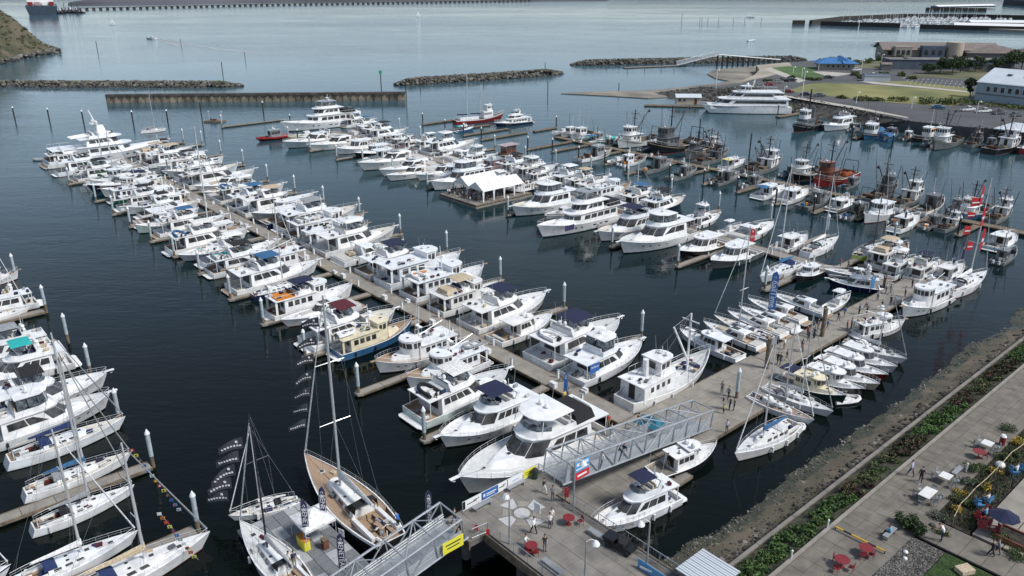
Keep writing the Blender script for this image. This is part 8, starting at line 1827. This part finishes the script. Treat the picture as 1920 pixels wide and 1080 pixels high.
def feather(x, y, z, ytop, m, txt, lab, wd=.62, lean=0, tm='ban_white', f=.92, size=None):
    h = H(x, y, z, ytop); r = empty('feather_banner', P(x, y, z), lean, lab, 'feather banner', 'tall feather banners'); p = MB(); p.tube([(0, 0, 0), (0, 0, h * .8), (.08, 0, h * .93), (wd * .5, 0, h)], .025, 'rail', 4); p.build('pole', r)
    c = MB(); c.slab([(.03, -.015, h * .22), (wd, -.015, h * .24), (wd, -.015, h * .90), (.03, -.015, h * .80)], .03, m); c.slab([(.03, -.015, h * .80), (wd, -.015, h * .90), (wd * .62, -.015, h * .995), (.1, -.015, h * .94)], .03, m); c.build('cloth', r, smooth=0)
    if txt: o = obj('lettering', text_mesh(txt, size or h * .125, tm), r, (wd * .5, -.06, h * .53)); o.rotation_euler = (math.pi / 2, math.pi / 2, 0)
    k = MB(); k.tube([(wd * .3, -.055, h * .86), (wd * .6, -.055, h * .90), (wd * .7, -.055, h * .86), (wd * .4, -.055, h * .83), (wd * .3, -.055, h * .80), (wd * .7, -.055, h * .79)], .03, tm, 4); k.build('emblem', r)
feather(605, 1003, .6, 911, 'ban_navy', 'BENETEAU', 'navy BENETEAU feather banner standing at the teak decked sailboat side'); feather(572, 1030, .6, 936, 'ban_navy', 'BENETEAU', 'leftmost navy BENETEAU feather banner beside the white tent'); feather(638, 1088, .6, 999, 'ban_navy', 'BENETEAU', 'lowest navy BENETEAU feather banner on the show float'); feather(800, 990, .6, 920, 'ban_navy', 'BENETEAU', 'rightmost navy BENETEAU feather banner beyond the lower gangway')
feather(1437, 600, .8, 507, 'ban_blue', 'SailTime', 'large blue SailTime feather banner above the express cruisers', 1.05, -.35, size=1.25); feather(1404, 462, .8, 428, 'ban_red', 'b', 'red feather banner with white letter b on middle dock', .95, 0, size=1.2)
feather(1056, 752, .6, 698, 'ban_blue', None, 'blue feather banner beside the white yacht at end of central dock', .5); feather(1652, 548, .6, 512, 'flag_black', None, 'black feather banner on upper shore dock', .5); feather(1781, 515, .6, 478, 'ban_navy', None, 'first dark feather banner by large racing sailboat', .5); feather(1798, 500, .6, 458, 'ban_navy', None, 'second dark feather banner by large racing sailboat', .5); feather(1630, 548, .6, 516, 'ban_sky', None, 'sky blue feather banner on upper shore dock', .6); feather(1452, 470, .6, 452, 'ban_white', None, 'white feather banner on middle dock', .5)
r = empty('banner', P(1107, 700, 3.2), VA, 'blue cloth banner with white lettering hung on the white yacht side', 'banner'); k = MB(); k.box((.8, 0, .5), (1.7, .03, 1.2), 'ban_blue'); k.build('cloth', r, smooth=0); o = obj('lettering', text_mesh('DeFever', .42, 'ban_white'), r, (.8, -.03, .65)); o.rotation_euler = (math.pi / 2, 0, 0)
r = empty('banner', P(1068, 427, 2.4), RU + math.pi, 'grey and white banner hung near the bow of largest motor yacht', 'banner')
k = MB(); k.box((0, 0, 0), (.03, 2.6, 1.1), 'ban_navy'); k.box((.03, 0, 0), (.03, 2.2, .5), 'ban_white'); k.build('cloth', r, smooth=0)
# red flags on the racing yacht's masts
for i, (x, yb, yt, wpx) in enumerate(((1817, 470, 455, 14), (1812, 441, 425, 14), (1820, 409, 399, 18), (1828, 388, 372, 20), (1838, 385, 350, 5), (1840, 425, 392, 6), (1838, 470, 430, 6))):
    q = P(1800, 541 - 12, 1.6); D_ = q.y; sc = 1500 / (q - Vector((0, 0, 50))).length; zt = 50 + D_ * ((-SP + (540 - yt) / FPX * CP) / (CP + (540 - yt) / FPX * SP)); zb = 50 + D_ * ((-SP + (540 - yb) / FPX * CP) / (CP + (540 - yb) / FPX * SP)); X = (x - 960) / FPX * (D_ * CP - (zb - 50) * SP)
    o = MB(); o.slab([(-wpx / sc * .38, 0, 0), (wpx / sc * .38, .2, .2), (wpx / sc * .38, .1, zt - zb), (-wpx / sc * .38, 0, zt - zb + .2)], .03, 'ban_red'); o.slab([(-wpx / sc * .3, -.05, (zt - zb) * .4), (wpx / sc * .3, .02, (zt - zb) * .45), (wpx / sc * .3, .02, (zt - zb) * .6), (-wpx / sc * .3, -.05, (zt - zb) * .55)], .02, 'ban_white'); ob = o.build('red_flag', smooth=0); ob.location = (X, D_, zb); tag(ob, ['lowest square red flag', 'second lowest square red flag', 'third square red flag', 'topmost wide red flag', 'highest narrow red flag', 'middle narrow red flag', 'lowest narrow red flag'][i] + ' flying from the racing sailboat at right', 'flag', 'red flags on the racing sailboat')
# dark pennants on the forestays of the two sailboats left of the pier, signal flags on the left one
def along(q, root_obj, kind):
    pass
def pennants(bq, n, h0, h1, sgn, lab, sz=1.6):
    r0 = bq['root']; mw = Matrix.Translation(r0.location) @ Matrix.Rotation(r0.rotation_euler.z, 4, 'Z'); h = bq['bt'].h; x, y, z = h.pt(.985, 1); a = mw @ Vector((x + .3, 0, z + .5)); b = mw @ Vector((.06 * bq['L'], 0, float(bq['o']['mast'])))
    for i in range(n):
        p = a.lerp(b, h0 + (h1 - h0) * i / (n - 1)); m = MB(); ph = R.uniform(0, 3); dr = R.uniform(.15, .5); wv = [(-sz * t, .12 * math.sin(5 * t + ph), -sz * dr * t * t - .05 * math.sin(7 * t + ph), sz * (.56 - .26 * t)) for t in (0, .2, .4, .6, .8, 1)]
        m.rings([[(x_, y_ - .006, z_), (x_, y_ + .006, z_), (x_, y_ + .006, z_ + ww), (x_, y_ - .006, z_ + ww)] for x_, y_, z_, ww in wv], 'flag_black')
        for j in range(7): t = .12 + .12 * j; z_ = -sz * dr * t * t - .05 * math.sin(7 * t + ph); m.box((-sz * t, .12 * math.sin(5 * t + ph), z_ + sz * .16), (sz * .085, .05, sz * R.uniform(.05, .09)), 'ban_white')
        m.box((-sz * .25, .0, sz * .33), (sz * .10, .05, sz * .09), 'ban_white')
        o = m.build('pennant', smooth=0); o.location = p; o.rotation_euler = (0, 0, R.uniform(-.2, .2)); tag(o, '%s black and white pennant from bottom on %s' % (ordw(i + 1), lab), 'pennant', 'black and white pennants')
SBs = sorted([q for q in BOATS if q['row'] == 'SB'], key=lambda q: q['u'])
tk = [q for q in BOATS if q['row'] == 'SB' and q['o'].get('deck') == 'teak'][0]; sm = [q for q in BOATS if q['row'] == 'SB' and q['o']['mast'] == '10'][0]
pennants(tk, 7, .16, .82, -1, 'the teak decked sailboat forestay', 1.8); pennants(sm, 5, .12, .75, -1, 'the small sailboat forestay left of the float', 2.3)
FC = ['ban_red', 'ban_white', 'ban_blue', 'ban_yellow', 'canvas_orange', 'ban_sky', 'ban_navy']
for s_, (x0, y0, z0, x1, y1, z1, n) in enumerate(((248, 842, 9.5, 343, 962, 1.2, 13), (300, 962, 5.0, 372, 1050, 1.0, 11))):
    a, b = P(x0, y0, z0), P(x1, y1, z1); r = empty('signal_flag_line', (0, 0, 0), 0, ['upper', 'lower'][s_] + ' line of small coloured signal flags at the lower left sailboats', 'flag line'); m = MB(); m.tube([a, b], .012, 'wire', 3); m.build('line', r)
    for i in range(n): p = a.lerp(b, (i + .5) / n); m = MB(); c = FC[(i * 3 + s_) % 7]; m.slab([p + Vector((0, 0, 0)), p + Vector((-.42, .02, -.08)), p + Vector((-.42, .02, .25)), p + Vector((0, 0, .32))], .015, c); m.slab([p + Vector((-.14, -.02, .05)), p + Vector((-.3, -.01, .02)), p + Vector((-.3, -.01, .2)), p + Vector((-.14, -.02, .24))], .01, FC[(i * 5 + 1) % 7]); m.build('flag', r, smooth=0)
# booth furniture on the show float
r = empty('counter', P(570, 1025, .65), RU, 'yellow cloth covered counter under the white tent', 'counter'); m = MB(); m.box((0, 0, .5), (1.5, .6, 1.0), 'ban_yellow'); m.build('body', r, smooth=0); m = MB(); m.box((0, 0, 1.02), (1.55, .65, .04), 'canvas_orange'); m.build('top', r, smooth=0)
r = empty('podium', P(610, 1027, .65), RU, 'dark red podium on the grey show float', 'podium'); m = MB(); m.box((0, 0, .5), (.6, .5, 1.0), 'paint_brown'); m.build('body', r, smooth=0); m = MB(); m.box((0, 0, 1.03), (.66, .56, .05), 'timber'); m.build('top', r, smooth=0)
r = empty('notice_board', P(641, 1012, .65), 2.6, 'small white sign board at the edge of show float', 'sign'); m = MB(); m.box((0, 0, .8), (.7, .04, .8), 'paint_white'); m.build('board', r, smooth=0); m = MB(); m.tube([(0, 0, 0), (0, 0, .5)], .03, 'rail', 4); m.build('post', r)
# red kit hanging on pier fence, fire point
r = empty('life_ring_post', P(1060, 940, PZ), 0, 'red lifebuoy post by the pier end of the gangway', 'lifebuoy'); m = MB(); m.tube([(0, 0, 0), (0, 0, 1.5)], .05, 'furn_scarlet', 5); m.build('post', r); m = MB(); m.tube([(.0 + .28 * math.cos(a), -.08, 1.3 + .28 * math.sin(a)) for a in [i * math.pi / 6 for i in range(13)]], .06, 'furn_scarlet', 6); m.build('ring', r); m = MB(); m.box((.1, .1, .8), (.4, .25, .7), 'furn_scarlet'); m.build('case', r)
for x, y, l in ((893, 1000, 'red cloth hanging on left pier corner railing'), (915, 1008, 'red cloth hanging beside the lower pier corner')): m = MB(); m.box((0, 0, .6), (.35, .05, .6), 'ban_red', tx=.8); o = m.build('cloth_bundle', smooth=0); o.location = P(x, y, PZ); tag(o, l, 'cloth')
r = empty('folding_sign', P(1208, 1075, PZ - .1), RU, 'blue and white boat banner on railing at bottom of the pier', 'banner'); m = MB(); m.box((1.0, .1, .5), (3.6, .04, 1.0), 'ban_sky'); m.build('cloth', r, smooth=0); m = MB(); m.box((.6, .07, .55), (2.0, .02, .2), 'ban_white', .25); m.build('printed_mark', r, smooth=0)
print('objects', len(bpy.data.objects), 'meshes', len(bpy.data.meshes), 'polys', sum(len(o.data.polygons) for o in bpy.data.objects if o.type == 'MESH'))
